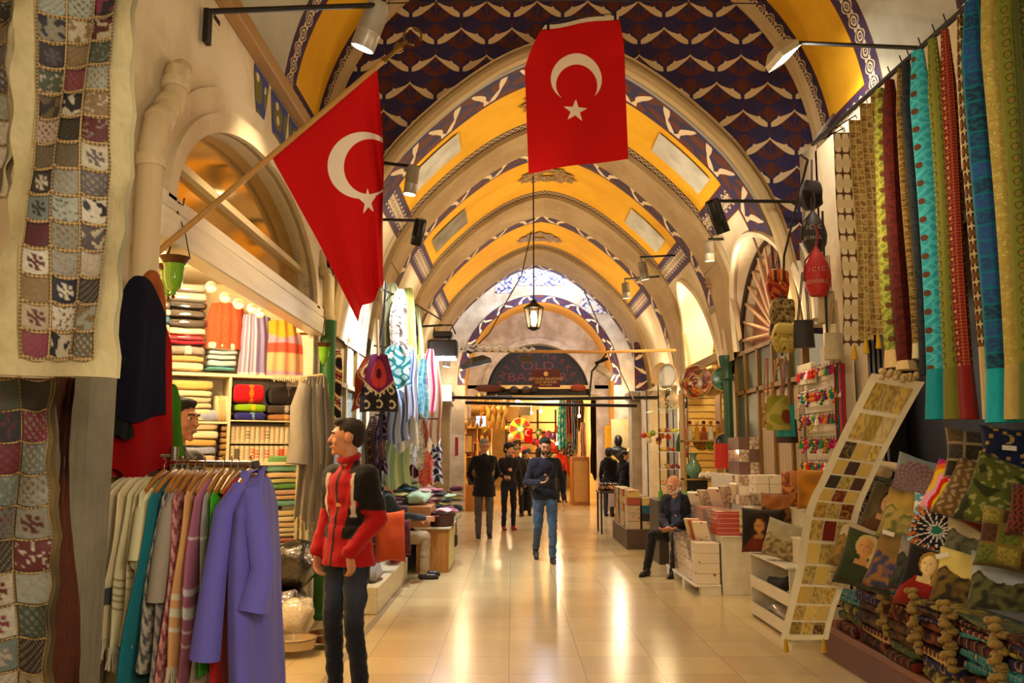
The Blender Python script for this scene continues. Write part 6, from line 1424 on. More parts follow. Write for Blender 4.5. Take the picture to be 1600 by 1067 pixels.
def sqs(bg, cs):
    B_ = L_(bg); cl = [L_(c) for c in cs]
    return lambda u, v: B_ if min((u*3+.08) % 1, (v*3+.08) % 1) < .16 else lerp(cl[(int(u*3+.08)*2+int(v*3+.08)) % len(cl)], (0, 0, 0), .4*(nz(u*20, v*20) > .1))
def moons():
    B_, G_ = L_('101c40'), L_('a8883c')
    def f(u, v):
        for (x, y) in ((.2, .3), (.7, .35), (.45, .7), (.85, .8)):
            if math.hypot(u-x, v-y) < .09 and math.hypot(u-x+.05, v-y-.01) > .08: return G_
        return G_ if hsh(int(u*14), int(v*14)) > .95 else B_
    return f
def two(a, b, pat=None): A, B_, Pq = L_(a), L_(b), L_(pat or a); return lambda u, v: B_ if u > .55+.15*(v-.5) else (Pq if math.sin(u*40+math.sin(v*20)*2)*math.sin(v*30) > .2 else A)
GCU = 'printed cushions on the black steps'
def cush(label, cx, cy, wpx, hpx, D, cf, yaw=-.75, pitch=.35, roll=0, seed=0, th=.19, fringe=None):
    c = P(cx, cy, D); w = wpx*D/FPX; h = hpx*D/FPX; n = Vector((-math.sin(-yaw), -math.cos(yaw), 0)); n = Vector((n.x*math.cos(pitch), n.y*math.cos(pitch), math.sin(pitch)))
    u_ = Vector((0, 0, 1)); u_ = (u_-n*u_.dot(n)).normalized(); rt = u_.cross(n); roll = -roll*.8+.10; u2 = u_*math.cos(roll)+rt*math.sin(roll)
    t = thing('cushion', label, 'cushion', c, 0, GCU); m = MB(); cushion(m, c, w*1.06, h*1.06, th, n, u2, cf, 60, .22, seed); m.build('cover', VC, t)
    if fringe:
        m = MB(); rt2 = u2.cross(n)
        for i in range(24): p = c-u2*h*.48+rt2*(i/23-.5)*w; m.tube([p, p-u2*.03, p-u2*.06+Vector((0, 0, -.01))], .006, 5)
        m.build('fringe', cloth(fringe), t)
    return t
Y_ = -.55
cush('blue grey cushion with a round lace mandala, topmost beside the dark glass', 1440, 765, 90, 95, 6.0, mandala('8aa0a4', '8a6a70', 'a88c84', .38, .5), Y_, .30, -.25, 1)
cush('rainbow swirl cushion in yellow, pink and blue', 1492, 770, 76, 86, 5.5, swirl(), Y_, .3, -.35, 2)
cush('paisley and plain dark red cushion', 1524, 775, 88, 98, 5.25, two('6a5030', '6a1208', 'a08858'), Y_, .3, -.45, 3)
cush('large moss green cushion with black flowers and white scrolls', 1572, 778, 112, 112, 4.85, dots('4c5418', '262c0c', '8a8a4c'), Y_, .3, -.35, 4)
cush('cream cushion with rows of small brown squares behind the rainbow one', 1520, 710, 76, 74, 5.36, sqs('9a8c64', ['3a3028', '4a4440', '6a5a40']), -.4, .12, 0, 5)
cush('dark blue cushion with gold crescent moons', 1577, 706, 80, 74, 4.98, moons(), -.4, .12, 0, 6)
cush('portrait cushion of a long haired figure in brown, uppermost of the painted ones', 1389, 803, 70, 82, 5.95, figure('c49a68', '4a2c14', '5a3a1c', '6a5a34', .5, .62, .17), Y_, .35, -.3, 7)
cush('cushion painted with pale yellow drapery over black', 1428, 815, 92, 88, 5.75, scenery('c8a44c', '1a1610', 'a8924c', '6a6a34'), Y_, .38, -.2, 8)
cush('white star lattice cushion with orange and blue tiles', 1478, 830, 105, 96, 5.5, star_tile(), Y_, .38, -.15, 9)
cush('misty landscape cushion in cream and grey', 1524, 850, 85, 78, 5.3, scenery('c8bc94', '8c8468', '6a6a50', '4a4a3c'), Y_, .38, -.1, 10)
cush('olive and brown brocade cushion with square panels', 1580, 845, 88, 94, 4.7, sqs('6a5a1c', ['5a6420', '4a2c14', '8a7c30']), Y_, .35, -.1, 11)
cush('landscape cushion with pale hills, lowest beside the dark stack', 1345, 860, 76, 74, 5.95, scenery('b8a888', 'a89478', '8a7034', '6a5428'), Y_, .42, -.3, 12)
cush('portrait cushion of a turbaned figure in dark green', 1362, 880, 90, 88, 5.75, figure('c08a4c', 'c8b070', '2c3418', '3a4420', .42, .66, .16), Y_, .42, -.2, 13, fringe=None)
cush('cushion painted with a busy street in blue and brown', 1404, 885, 78, 90, 5.6, scenery('8a6a34', '5a4a28', '3a3a5c', '8a6030'), Y_, .42, -.25, 14)
cush('grey cliff and lake cushion behind the red dress portrait', 1440, 890, 78, 90, 5.5, scenery('9a9484', '4a4438', '3a3c34', '2a2c28'), Y_, .42, -.2, 15)
cush('portrait cushion of a pale figure in a red dress on black', 1460, 910, 92, 96, 5.3, figure('e8cc8c', 'a88434', '8a1408', '16120c', .42, .66, .15), Y_, .45, -.2, 16)
cush('golden sky cushion painted with a rearing battle crowd', 1515, 915, 98, 96, 5.1, scenery('c8b45c', 'd8c878', '6a5420', '2a2418'), Y_, .45, -.15, 17)
cush('cushion with a dark village scene and a white scalloped fringe', 1570, 922, 98, 104, 4.9, scenery('a8b0b4', '6a7078', '5a5a30', '2a2a1c'), Y_, .45, -.05, 18, fringe='c8bc9c')
cush('red and cream striped kilim cushion at the picture edge', 1606, 800, 50, 80, 4.6, two('6a2c18', 'a8946c', '2a1410'), Y_, .3, -.1, 19)
for i, (x, y, D, rz) in enumerate(((1388, 833, 5.6, .3), (1472, 868, 5.2, -.3), (1492, 748, 5.4, -.5), (1577, 700, 4.9, .1))):
    c = P(x, y, D-.13); m = MB(); m.box((-.035, -.002, -.014), (.035, 0, .014)); o = solo(m, 'price_tag', plain('d8d0bc', .6), 'white paper price tag %s' % ('by the yellow drapery cushion', 'on the red dress portrait cushion', 'on the rainbow cushion', 'on the moon cushion')[i], 'price tag', 'price tags on cushions'); o.location = c; o.rotation_euler = (-.4, rz, -.4)
# ---------------------------------------------------------------- white stepped cabinet with cushions
t = thing('stepped_cabinet', 'white stepped cabinet with two open shelves at its front, holding cushions', 'cabinet', (2.45, 8.0, 0))
MW_ = mat('white_melamine', 'ddd5be', .35)
y0, y1 = 7.35, 8.55; F = 2.30
m = MB(); m.box((F+.0, y0, .0), (F+.55, y0+.02, .58)); m.box((F+.14, y0, .58), (F+.55, y0+.02, .80)); m.box((F+.32, y0, .80), (F+.55, y0+.02, 1.02)); m.build('side_panel', MW_, t, smooth=False)
m = MB(); m.box((F, y1-.02, 0), (F+.55, y1, .58)); m.box((F+.14, y1-.02, .58), (F+.55, y1, .80)); m.box((F+.32, y1-.02, .8), (F+.55, y1, 1.02)); m.build('side_panel', MW_, t, smooth=False)
for (a, b, z) in ((F-.03, F+.16, .58), (F+.13, F+.34, .80), (F+.31, F+.56, 1.02)): m = MB(); m.box((a, y0-.02, z), (b, y1+.02, z+.018), .003); m.build('step', MW_, t)
for (x, a, b) in ((F+.14, .60, .80), (F+.32, .82, 1.02)): m = MB(); m.box((x, y0, a), (x+.015, y1, b)); m.build('riser', MW_, t)
for z in (.03, .28): m = MB(); m.box((F+.01, y0, z), (F+.5, y1, z+.015)); m.build('shelf', MW_, t); m = MB(); m.box((F-.004, y0, z-.01), (F+.012, y1, z+.10), .002); m.build('front_rail', MW_, t)
m = MB(); m.box((F+.5, y0, 0), (F+.52, y1, .58)); m.build('back_panel', MW_, t)
def bag_heap(label, c, s, col_, seed, glossy=True):
    m = MB(); rr = random.Random(seed)
    slab(m, c, s, .6, .03, seed, 24, 12); return solo(m, 'plastic_bag', mat('clear_bag_'+col_, col_, .2, bump=(14, 1.0), spec=.7, coat=.6) if glossy else cloth(col_), label, 'bag')
bag_heap('crumpled clear plastic bags on the lowest shelf of the white cabinet', (F+.22, 7.9, .12), (.30, .9, .13), '9a8e7c', 5)
bag_heap('folded dark cloth on the middle shelf of the white cabinet', (F+.2, 8.05, .35), (.28, .55, .10), '241e1c', 6, False)
bag_heap('crumpled plastic bag beside the dark cloth in the white cabinet', (F+.2, 7.58, .35), (.25, .28, .10), 'a89c84', 7)
GW = 'cushions standing on the white stepped cabinet'
def cush2(label, x, y, z, s, cf, yaw, seed, pitch=.1, roll=0):
    t = thing('cushion', label, 'cushion', (x, y, z), 0, GW); n = Vector((-math.cos(yaw), -math.sin(yaw), 0)); n = Vector((n.x, n.y, pitch)).normalized()
    m = MB(); u_ = Vector((0, 0, 1)); u_ = (u_-n*u_.dot(n)).normalized(); rt = u_.cross(n); cushion(m, (x, y, z+s*.5), s, s, .15, n, u_*math.cos(roll)+rt*math.sin(roll), cf, 26, .12, seed); m.build('cover', VC, t); return t
cush2('dark portrait cushion in red and gold standing on the lowest step', F+.07, 8.32, .60, .42, figure('b88040', '3a1c10', '6a2414', '241810', .5, .6, .15), .95, 1)
cush2('grey beige horse cushion tilted on its corner on the lowest step', F+.10, 7.80, .60, .34, scenery('b0a888', '8a8468', 'a89468', '6a5c40'), .95, 2, .1, .25)
cush2('brown painted cushion on the middle step behind the dark portrait one', F+.24, 8.38, .82, .34, scenery('a86a30', '6a3c1c', '3a2c20', '8a5a28'), .95, 3)
cush2('small cream cushion peeping out at the back of the middle step', F+.26, 8.50, .84, .30, dots('c8b890', '6a5a40', '9a8a60'), .95, 4)
cush2('bright golden yellow cushion on the top step', F+.40, 7.75, 1.04, .36, lambda u, v: lerp(L_('c88410'), L_('8a5a14'), .5+.8*nz(u*3, v*3)), .9, 5)
cush2('orange brown cushion behind the golden one on the top step', F+.42, 8.05, 1.04, .34, scenery('b07028', '8a4a1c', 'a86420', '5a3414'), .9, 6)
cush2('russet cushion at the back of the top step', F+.42, 8.32, 1.04, .33, dots('8a4a24', 'c07c34', '5a2a14'), .9, 7)
m = MB()
for i, c_ in enumerate(('5a1a7a', 'c0603c', '2a1a5a', 'd0a050', '7a1c6a', 'c87858', '3a2a8a')): pass
for i, (c_, nm) in enumerate((('5a1a7a', 'purple'), ('c0603c', 'coral'), ('2a1a5a', 'indigo'), ('d0a050', 'gold'), ('c87858', 'salmon'), ('3a2a8a', 'violet blue'))):
    m = MB(); slab(m, (F+.45, 7.42, 1.065+.045*i), (.22, .20, .043), .6, .01, i); solo(m, 'folded_scarf', cloth(c_), '%s folded scarf in the little bright pile beside the golden cushion' % nm, 'scarf', 'bright scarves on the white cabinet')
# ================================================================ left row past the green pipe
def at(x, y, D): return P(x, y, D)
def drape(label, x0, x1, y0, y1, D, pm, seed, folds=3, amp=.03, flare=1.1, name='scarf', cat='scarf', group=None, yaw=0, pinch=.5, D2=None):
    """scarf or garment hanging between pixel columns x0..x1, rows y0..y1 at depth D"""
    a, b, c = P(x0, y0, D), P(x1, y0, D), P(x0, y1, D); w = b.x-a.x; L = a.z-c.z; t = thing(name, label, cat, ((a.x+b.x)/2, D, a.z), 0, group); m = MB()
    def fn(u, v, s=1):
        k = pinch+(1-pinch)*min(1, v*3.5)**.7; x = (u-.5)*w*k*(1+(flare-1)*v); return Vector(((a.x+b.x)/2+x+.012*math.sin(v*8+seed), D+yaw*x+amp*math.sin(u*folds*2*PI+seed+v)*(.4+.6*v)-s*.02*math.sin(u*PI), a.z-L*(v*(1+.05*math.sin(u*7+seed)))))
    m.grid(fn, 20, 26, uvf=lambda u, v: (u*w, v*L)); m.grid(lambda u, v: fn(u, v, -1), 10, 14, flip=True, uvf=lambda u, v: (u*w, v*L)); m.build('cloth', pm, t); return t
# grey robes at the shop corner
GREY = mat('grey_waffle', '8e8678', .9, bump=(70, .6))
for i, (x0, x1, yb, D, lb) in enumerate(((466, 500, 722, 7.6, 'light grey waffle robe with a long sleeve, front one by the green pipe'), (484, 522, 838, 7.9, 'grey striped robe behind the front grey robe, hanging lower by the green pipe'))):
    t = drape(lb, x0+6, x1, 588, yb if i else 815, D, GREY if not i else Pp('greystripe', 'stripes', '8c8478', '7a7268', 'a09888', .8), i+3, 3, .03, 1.15, 'hanging_robe', 'robe', 'grey robes at the shop corner', .3, .35)
    m = MB(); a = P(x0+10, 600, D-.06); b = P(x0-2 if not i else x0+2, 725, D-.12); m.tube([a, a+(b-a)*.3+Vector((-.03, 0, 0)), a+(b-a)*.7, b], 0, 14, rs=[.05, .075, .08, .095]); m.build('sleeve', GREY, t)
m = MB(); m.tube([P(470, 590, 7.9), P(505, 585, 7.9)], .012, 6); solo(m, 'robe_peg', plain('b8a070', .5), 'wooden peg rail end carrying the grey robes', 'peg rail')
SUZ = Pp('suzani_black', 'suzani', '6e2012', '14100c', 'd8c48c', 1.2); SUZ2 = Pp('suzani_red', 'suzani', '8a2a14', '3c0c08', 'd8b87c', 1.0)
drape('narrow black suzani hanging with cream crescents, rust foot, beside the green pipe', 512, 536, 548, 705, 8.9, SUZ, 1, 1, .01, 1.0, 'suzani', 'embroidery', 'suzani embroideries')
drape('brown suzani with a cream zigzag edge left of the purple one', 560, 590, 560, 640, 9.8, SUZ2, 2, 1, .02, 1.6, 'suzani', 'embroidery', 'suzani embroideries')
def suz(u, v):
    A, B_, K, Cr, Mg = lin('7a1458'), lin('c8403c'), lin('1e1c20'), lin('d8c8a4'), lin('4c0c3c')
    r = math.hypot(u-.5, (v-.35)*1.1); e = .50+.015*(int(u*26) % 2)
    if abs(u-.5) < .012: return K
    if v > .72+.05*(int(u*18) % 2)-.5*abs(u-.5): 
        a = (u*3) % 1-.5; b = (v*4) % 1-.5; return Cr if abs(math.hypot(a, b)-.25) < .06 and a > -.15 else K
    if v > .69-.5*abs(u-.5): return Cr
    return B_ if .10 < r < .27 else Mg if r < .10 else A
t = thing('suzani', 'purple and coral suzani jacket shape with a black scalloped hem', 'embroidery', P(590, 550, 9.4), 0, 'suzani embroideries'); m = MB()
m.grid(lambda u, v: P(592+(u-.5)*(26+34*min(1, v*1.4)), 552+90*v+4*abs(u-.5), 9.4+.10*math.sin(u*PI)), 60, 70, cf=suz); m.build('cloth', VC, t)
m = MB(); m.tube([P(590, 500, 9.4), P(591, 556, 9.4)], .035, 8, flat=.4); m.build('hanging_cord', cloth('b09060'), t)
m = MB(); m.tube([P(603, 440, 9.6), P(600, 490, 9.6), P(590, 552, 9.6)], .012, 6); solo(m, 'hook_arm', M_DARK, 'iron hook arm over the purple suzani', 'hook arm')
SCF = [('olive and grey shawl hanging highest, by the arch foot', 600, 626, 442, 560, 10.4, Pp('s_olive', 'stripes', '4c4a34', '6e6a4c', '8a8668')), ('black and white speckled scarf', 612, 636, 452, 556, 10.2, Pp('s_speck', 'dense', '4c3a34', 'c8bcac', 'e0d8cc', 2.0)), ('acid green scarf beside the speckled one', 622, 650, 450, 600, 10.6, Pp('s_green', 'stripes', '98a040', 'c4c470', 'd8d8a0')),
      ('dark aubergine scarf between the green ones', 634, 652, 468, 560, 10.8, Pp('s_aub', 'dense', '1c1018', '3a2030', '5a3a50')), ('long lime white scarf at the outer side', 644, 662, 480, 660, 11.0, Pp('s_lime', 'stripes', 'b8bc78', 'd8d8b4', '8c9450')),
      ('turquoise and white printed scarf spread like a wing', 598, 640, 540, 606, 10.0, Pp('s_turq', 'damask', 'a8c8c8', '2a7a80', 'e8f0ee')), ('white tunic glaring under the floodlight', 620, 652, 540, 700, 10.3, Pp('s_white', 'stripes', 'e8e8e4', 'c8ccd8', 'ffffff')), ('blue and white striped scarf', 634, 652, 545, 655, 10.1, Pp('s_blue', 'stripes', 'd8dce4', '3a4a9a', '6a7ab8', 1.5)),
      ('sky blue checked scarf rounded over its hanger', 652, 668, 560, 650, 10.6, Pp('s_sky', 'squares', '9ac0cc', '4a8aa0', '6aa4b8', 1.6)), ('pink and white fringed scarf at the outer edge of the scarves', 662, 682, 545, 640, 11.2, Pp('s_pink', 'stripes', 'e8c8c4', 'c43a6a', 'e88aa0')), ('cream and rose scarf behind the pink one', 672, 690, 560, 690, 11.8, Pp('s_cream', 'stripes', 'd8ccb4', 'b8786a', 'e8e0cc')),
      ('pale blue tie blouse knotted below the turquoise scarf', 602, 640, 610, 690, 10.2, Pp('s_tie', 'stripes', 'a8b4cc', '4a5a8a', 'd0d8e4')), ('pale green knotted dress hanging below the blue blouse', 606, 640, 650, 760, 10.4, Pp('s_pale', 'stripes', 'a8c08c', 'c8d8b0', '8aa470')), ('purple paisley scarf left of the pale green dress', 588, 604, 642, 740, 10.2, Pp('s_purp', 'suzani', '3a1c3c', '1a0e1c', '8a6a90', 2.0)),
      ('brown flowered shawl over the seated man', 572, 592, 650, 740, 10.4, Pp('s_brown', 'paisley', '2c1c18', '6a4a34', '9a7a5c')), ('white and grey ruffled scarf at the lower right of the rack', 640, 662, 640, 730, 11.0, Pp('s_ruf', 'dense', 'a8a49c', 'e8e4dc', '6a6864')), ('brick red scarf among the white ones', 655, 668, 655, 700, 11.4, Pp('s_brick', 'dense', '8a3420', 'b05a3c', '5a2014')),
      ('maroon striped tie scarf above the heap of shawls', 642, 656, 700, 745, 11.6, Pp('s_mar', 'stripes', '4a1c2c', 'a88c90', '2a0c18')), ('orange flame scarf above the heap of shawls', 656, 676, 705, 758, 11.8, Pp('s_flame', 'dense', 'd87830', 'c84a6a', 'e8a860', .6)), ('navy and white flowered scarf beside the orange one', 672, 690, 690, 755, 12.2, Pp('s_navy', 'damask', '1c2034', 'a8a4a8', '3a3c5c')), ('circular cream scarf wound on a hoop near the pier', 665, 686, 640, 690, 12.4, Pp('s_hoop', 'stripes', 'c8c4b0', '8a8c7c', 'e0dcc8'))]
for i, (lb, x0, x1, y0, y1, D, pm) in enumerate(SCF): drape(lb, x0, x1, y0, y1, D, pm, i, 2, .03, 1.2, 'scarf', 'scarf', 'scarves and tunics hanging from the stall', .2*math.sin(i), .45)
m = MB(); m.tube([P(596, 452, 10), P(640, 470, 11), P(690, 500, 12.4)], .012, 6); m.tube([P(585, 540, 10.1), P(640, 548, 10.6), P(684, 560, 12)], .012, 6); m.tube([P(586, 648, 10.1), P(640, 652, 10.6), P(690, 655, 12)], .012, 6); m.tube([P(600, 440, 10.1), Vector((P(600, 440, 10.1).x, 10.1, 0.1))], .018, 6)
solo(m, 'garment_rack', M_DARK, 'dark wire rack of the scarf stall', 'rack')
for i in range(9):
    m = MB(); x = 588+i*1.9; a = P(x, 690, 10.05); m.tube([a, a+Vector((.02, -.01, -.20)), a+Vector((.045, 0, 0))], .005, 5); m.ell(a+Vector((.022, -.01, -.22)), (.012, .012, .016), 6, 5) if 0 else None
    solo(m, 'necklace', plain(('3a2418', '6a4a1c', '2a2a3a', '7a1c14', '4a4030', '8a6a2c', '3c1c28', '5a5a4c', '2c3c34')[i], .4), '%s bead necklace hanging in the row behind the seated man' % ('dark brown', 'bronze', 'blue black', 'red', 'olive', 'gold', 'plum', 'grey', 'green')[i], 'necklace', 'bead necklaces')
# low white ledge with cushions
m = MB(); m.box((-1.75, 8.55, 0), (-1.29, 10.95, .26), .01); solo(m, 'display_ledge', plain('d8cca8', .4), 'low cream display ledge under the orange cushion', 'ledge')
def cushY(label, x, y, D, w, h, cf, roll, seed, grp='cushions on the cream ledge', yaw=.5):
    c = P(x, y, D); n = Vector((math.sin(yaw), -math.cos(yaw), .1)); t = thing('cushion', label, 'cushion', c, 0, grp); m = MB(); u_ = Vector((0, 0, 1)); rt = u_.cross(n); cushion(m, c, w, h, .14, n, u_*math.cos(roll)+rt*math.sin(roll), cf, 20, .16, seed); m.build('cover', VC, t)
cushY('orange velvet cushion standing on the cream ledge behind the young man', 609, 838, 9.6, .36, .56, lambda u, v: lerp(lin('a83a10'), lin('c85018'), v), 0, 1)
cushY('dark red velvet cushion beside the orange one on the ledge', 624, 840, 10.2, .28, .42, lambda u, v: lin('4a0c10'), 0, 2)
bag_heap('black and white zebra patterned cloth bundled at the front of the ledge', (-1.5, 9.0, .33), (.36, .5, .14), '8a8480', 31, False)
bag_heap('pink fringed shawl bundle at the back of the ledge', (-1.38, 10.45, .38), (.16, .35, .22), 'c8506a', 32, False)
# counter with its upper box, basket and heaps of shawls
t = thing('counter', 'two level honey wood counter beside the seated man', 'counter', (-1.04, 12, 0))
WD = mat('honey_wood', lambda: (lambda u, v, w_, vec: mix(f_noise(3, 4), mix(E.math('MULTIPLY_ADD', f_sin(v*0+u*90+f_noise(4, 3)*12), .5, .5), col('a86c2a'), col('bd8238')), col('9a6024')))(*uvxy('obj')), .4)
m = MB(); m.box((-1.25, 11.5, 0), (-.83, 12.7, .55), .005); m.build('lower_box', WD, t); m = MB(); m.box((-1.36, 11.5, .56), (-1.07, 12.3, .84), .005); m.build('upper_box', mat('pink_wood', 'b87a48', .45), t); m = MB(); m.box((-1.27, 11.47, .55), (-.80, 12.72, .575), .004); m.build('top', plain('c9bfa0', .4), t)
m = MB(); m.box((-.83, 11.55, .03), (-.815, 12.65, .52)); m.build('side_panel', plain('cdbf7a', .4), t)
t = thing('basket', 'brown wicker basket of folded scarves on the lower level of the counter', 'basket', (-.93, 11.75, .58)); m = MB()
m.grid(lambda u, v: (-.93+.15*math.cos(2*PI*u)*(1+.1*v), 11.75+.2*math.sin(2*PI*u)*(1+.1*v), .58+.17*v), 40, 8, uvf=lambda u, v: (u*1.2, v*.2)); m.lathe([(.001, .585), (.14, .585)], (-.93, 11.75, 0), 20); m.build('wicker', mat('wicker', lambda: (lambda u, v, w_, vec: mix(f_in(f_sin(u*110)*f_sin(v*120), .3), col('5a2c10'), col('2c1408')))(*uvxy()), .7), t)
m = MB(); m.tube([(-.93+.165*math.cos(a), 11.75+.22*math.sin(a), .75) for a in [2*PI*i/24 for i in range(24)]], .012, 6, closed=True); m.build('rim', plain('3c1c0c', .7), t)
rr = random.Random(4); SCOL = [('c8b8a8', 'cream'), ('8aa890', 'sage'), ('b06a78', 'rose'), ('3a5a78', 'slate blue'), ('d8d0c4', 'white'), ('6a3a5a', 'plum'), ('4a8a94', 'teal'), ('c8a0a0', 'pink'), ('a8c4a0', 'mint'), ('2a2a34', 'black'), ('c8c078', 'lemon'), ('8a4a50', 'wine')]
HP = [(-1.62, 11.9, .85, 1.2), (-1.45, 12.2, .85, 1.1), (-1.3, 12.5, .86, 1.0), (-1.15, 12.9, .75, 1.0), (-1.6, 12.9, .9, 1.2), (-1.3, 13.4, .75, .98), (-1.05, 13.3, .7, .9), (-.93, 11.75, .70, .80), (-.9, 12.3, .6, .74)]
m = MB(); m.box((-1.85, 11.55, 0), (-1.38, 14.6, .84), .01); m.box((-1.38, 12.75, 0), (-.95, 14.4, .68), .01); solo(m, 'table', cloth('6a4c50'), 'cloth covered table behind the counter carrying heaps of shawls', 'table')
n = 0
for hi, (x, y, z0, z1) in enumerate(HP):
    k = int((z1-z0)/.055)+1
    for i in range(k):
        c_, nm = SCOL[(n*5+hi) % 12]; m = MB(); slab(m, (x+rr.uniform(-.05, .05), y+rr.uniform(-.06, .06), z0+.028+.055*i), (.26 if hi < 7 else .22, .30, .055), .7, .015, n, 18, 7, rr.uniform(0, 3))
        solo(m, 'folded_shawl', cloth(c_), '%s crumpled shawl, %s, in the %s' % (nm, ('lowest', 'second up', 'third up', 'fourth up', 'fifth up', 'sixth up', 'seventh up')[i], ('heap nearest the seated man', 'second heap along the table', 'third heap along the table', 'heap behind the counter end', 'tall heap at the back', 'far heap by the pier', 'outermost heap', 'wicker basket', 'pile beside the basket')[hi]), 'shawl', 'shawls heaped on the tables'); n += 1
bag_heap('white knitted shawls swelling at the top of the heap', (-1.5, 12.3, 1.22), (.5, .6, .22), 'c8c0b0', 41, False); bag_heap('pink knitted shawls behind the white ones', (-1.65, 12.9, 1.38), (.4, .5, .20), 'c89a94', 42, False); bag_heap('pale green bundle beside the white shawls', (-1.28, 12.0, .93), (.3, .4, .14), 'a0b89a', 43, False)
t = thing('wall_shelf', 'small rack of folded scarves before the left pier', 'rack', (-1.0, 15.2, 0))
for z in (.55, .72, .88): m = MB(); m.box((-1.1, 14.9, z), (-.82, 15.6, z+.015)); m.build('shelf', plain('8a7a60', .5), t)
m = MB(); m.box((-1.1, 14.9, 0), (-1.08, 15.6, .9)); m.build('side_panel', plain('8a7a60', .5), t)
for i in range(6): m = MB(); c_, nm = SCOL[(i*7+3) % 12]; slab(m, (-.96, 15.1+.3*(i // 3), (.60, .77, .93)[i % 3]), (.22, .24, .07), .5, .006, i); solo(m, 'folded_scarf', cloth(c_), '%s folded scarf on the %s shelf of the little rack, %s' % (nm, ('lowest', 'middle', 'top')[i % 3], ('front', 'back')[i // 3]), 'scarf', 'scarves on the little rack')
t = thing('handbag', 'small dark leather bag hanging off the counter side', 'bag', (-.80, 12.6, .5)); m = MB(); m.box((-.83, 12.5, .22), (-.78, 12.72, .40), .02); m.build('body', plain('2a120c', .5), t); m = MB(); m.tube([(-.80, 12.55, .40), (-.80, 12.6, .62), (-.80, 12.67, .40)], .006, 5); m.build('strap', plain('2a120c', .5), t)
# things on the towel shop's floor
bag_heap('black plastic sack at the foot of the grey robes', (-1.95, 7.9, .55), (.34, .4, .42), '1c1816', 51); bag_heap('dark brown bundle below the black sack', (-1.95, 7.7, .20), (.34, .5, .34), '2e1c12', 54)
bag_heap('white plastic sack beside the basket on the shop sill', (-1.78, 7.35, .20), (.26, .30, .30), 'c8b898', 52)
for i, (x, y, r_, h_, lb) in enumerate(((-1.68, 6.9, .16, .07, 'round shallow basket with a lace rim on the shop sill'), (-1.62, 4.6, .13, .15, 'clear round tub of small boxes on the floor, nearest to us'), (-1.75, 5.6, .12, .13, 'clear round tub behind the nearest tub'), (-1.9, 6.3, .11, .12, 'small clear tub below the fringed towels'), (-1.5, 7.15, .12, .06, 'brown wicker tray beside the lace rimmed basket'))):
    t = thing('tub', lb, 'tub', (x, y, .005)); m = MB(); m.lathe([(.001, 0), (r_, 0), (r_*1.04, h_*.5), (r_*1.08, h_), (r_*1.02, h_), (r_*.96, h_*.35), (.001, h_*.3)], (x, y, .055), 26); m.build('bowl', plain(('b09a70', '9a907c', '8a806c', '9a8c70', '6a4020')[i], .25, 0, .5), t)
    m = MB(); m.tube([(x+r_*1.06*math.cos(a), y+r_*1.06*math.sin(a), .055+h_) for a in [2*PI*j/24 for j in range(24)]], .007, 5, closed=True); m.build('rim', plain('6a5030', .5), t)
    if i in (1, 2, 3): m = MB(); [slab(m, (x+r_*.5*math.cos(j*1.1), y+r_*.5*math.sin(j*1.1), .055+h_*.8), (r_*.6, r_*.5, .04), .5, 0, j, 10, 5) for j in range(6)]; props(m.build('tub_contents', plain(('6a4a50', '5a5a44', '4a4440')[i-1], .5), t), kind='stuff')
# ================================================================ right row: niche shop, bags, sweets, key chains
# radial iron grille
t = thing('iron_grille', 'fan of pale iron bars over terracotta boards in the pointed lunette', 'grille', (XR, 9.85, 2.85))
m = MB(); arch_panel(m, mpr, 9.85, 1.40, 2.85, 1.2, .15); m.build('boards', mat('terracotta_boards', 'a06a50', .7), t)
C0_ = Vector((XR+.02, 9.75, 2.90))
for i in range(15):
    a = PI*(i+.4)/15; e = Vector((XR+.02, 9.85-1.34*math.cos(a), 2.85+1.14*math.sin(a))); m = MB(); m.tube([C0_+(e-C0_)*.18, C0_+(e-C0_)*.6, e], .022 if i > 8 else .018, 6); m.build('bar', plain('c8a078' if i > 7 else '3a2418', .5), t)
m = MB(); m.tube([Vector((XR, 9.85-1.36*math.cos(a), 2.86+1.16*math.sin(a))) for a in [PI*i/30 for i in range(31)]], .03, 6); m.tube([C0_+Vector((0, .22*math.cos(a), .2*math.sin(a))) for a in [PI*i/12 for i in range(13)]], .02, 6); m.build('rim', plain('2a1a12', .5), t)
# brass door front below
t = thing('door_front', 'green and gold framed shop door front with pale curtains under the fan lunette', 'shop front', (XR, 10, 0)); BR = plain('7a5a24', .4, .3)
m = MB()
for y in (8.72, 9.15, 9.75, 10.35, 10.9, 11.35): m.box((XR-.05, y, 0), (XR+.02, y+.06, 2.80))
for z in (2.28, 2.78): m.box((XR-.05, 8.72, z), (XR+.02, 11.4, z+.05))
m.build('frame', BR, t, smooth=False); m = MB(); m.box((XR-.015, 8.75, .05), (XR+.01, 11.35, 2.25)); m.build('curtain', mat('curtain', lambda: (lambda u, v, w_, vec: mix(E.math('MULTIPLY_ADD', f_sin(v*60), .3, .5), col('b09878'), col('8a7458')))(*uvxy('obj')), .8), t, smooth=False)
m = MB(); m.box((XR-.02, 8.75, 2.34), (XR+.01, 11.35, 2.78)); m.build('sign_panel', plain('2c3626', .3), t, smooth=False); m = MB(); m.box((XR-.035, 10.36, .05), (XR-.012, 11.33, 2.25)); m.build('side_door', plain('1c3a26', .3), t, smooth=False)
text('M.ESCI', .17, (XR-.03, 9.6, 2.52), (PI/2, 0, -PI/2), plain('8a6a34', .5), 'lettering', t)
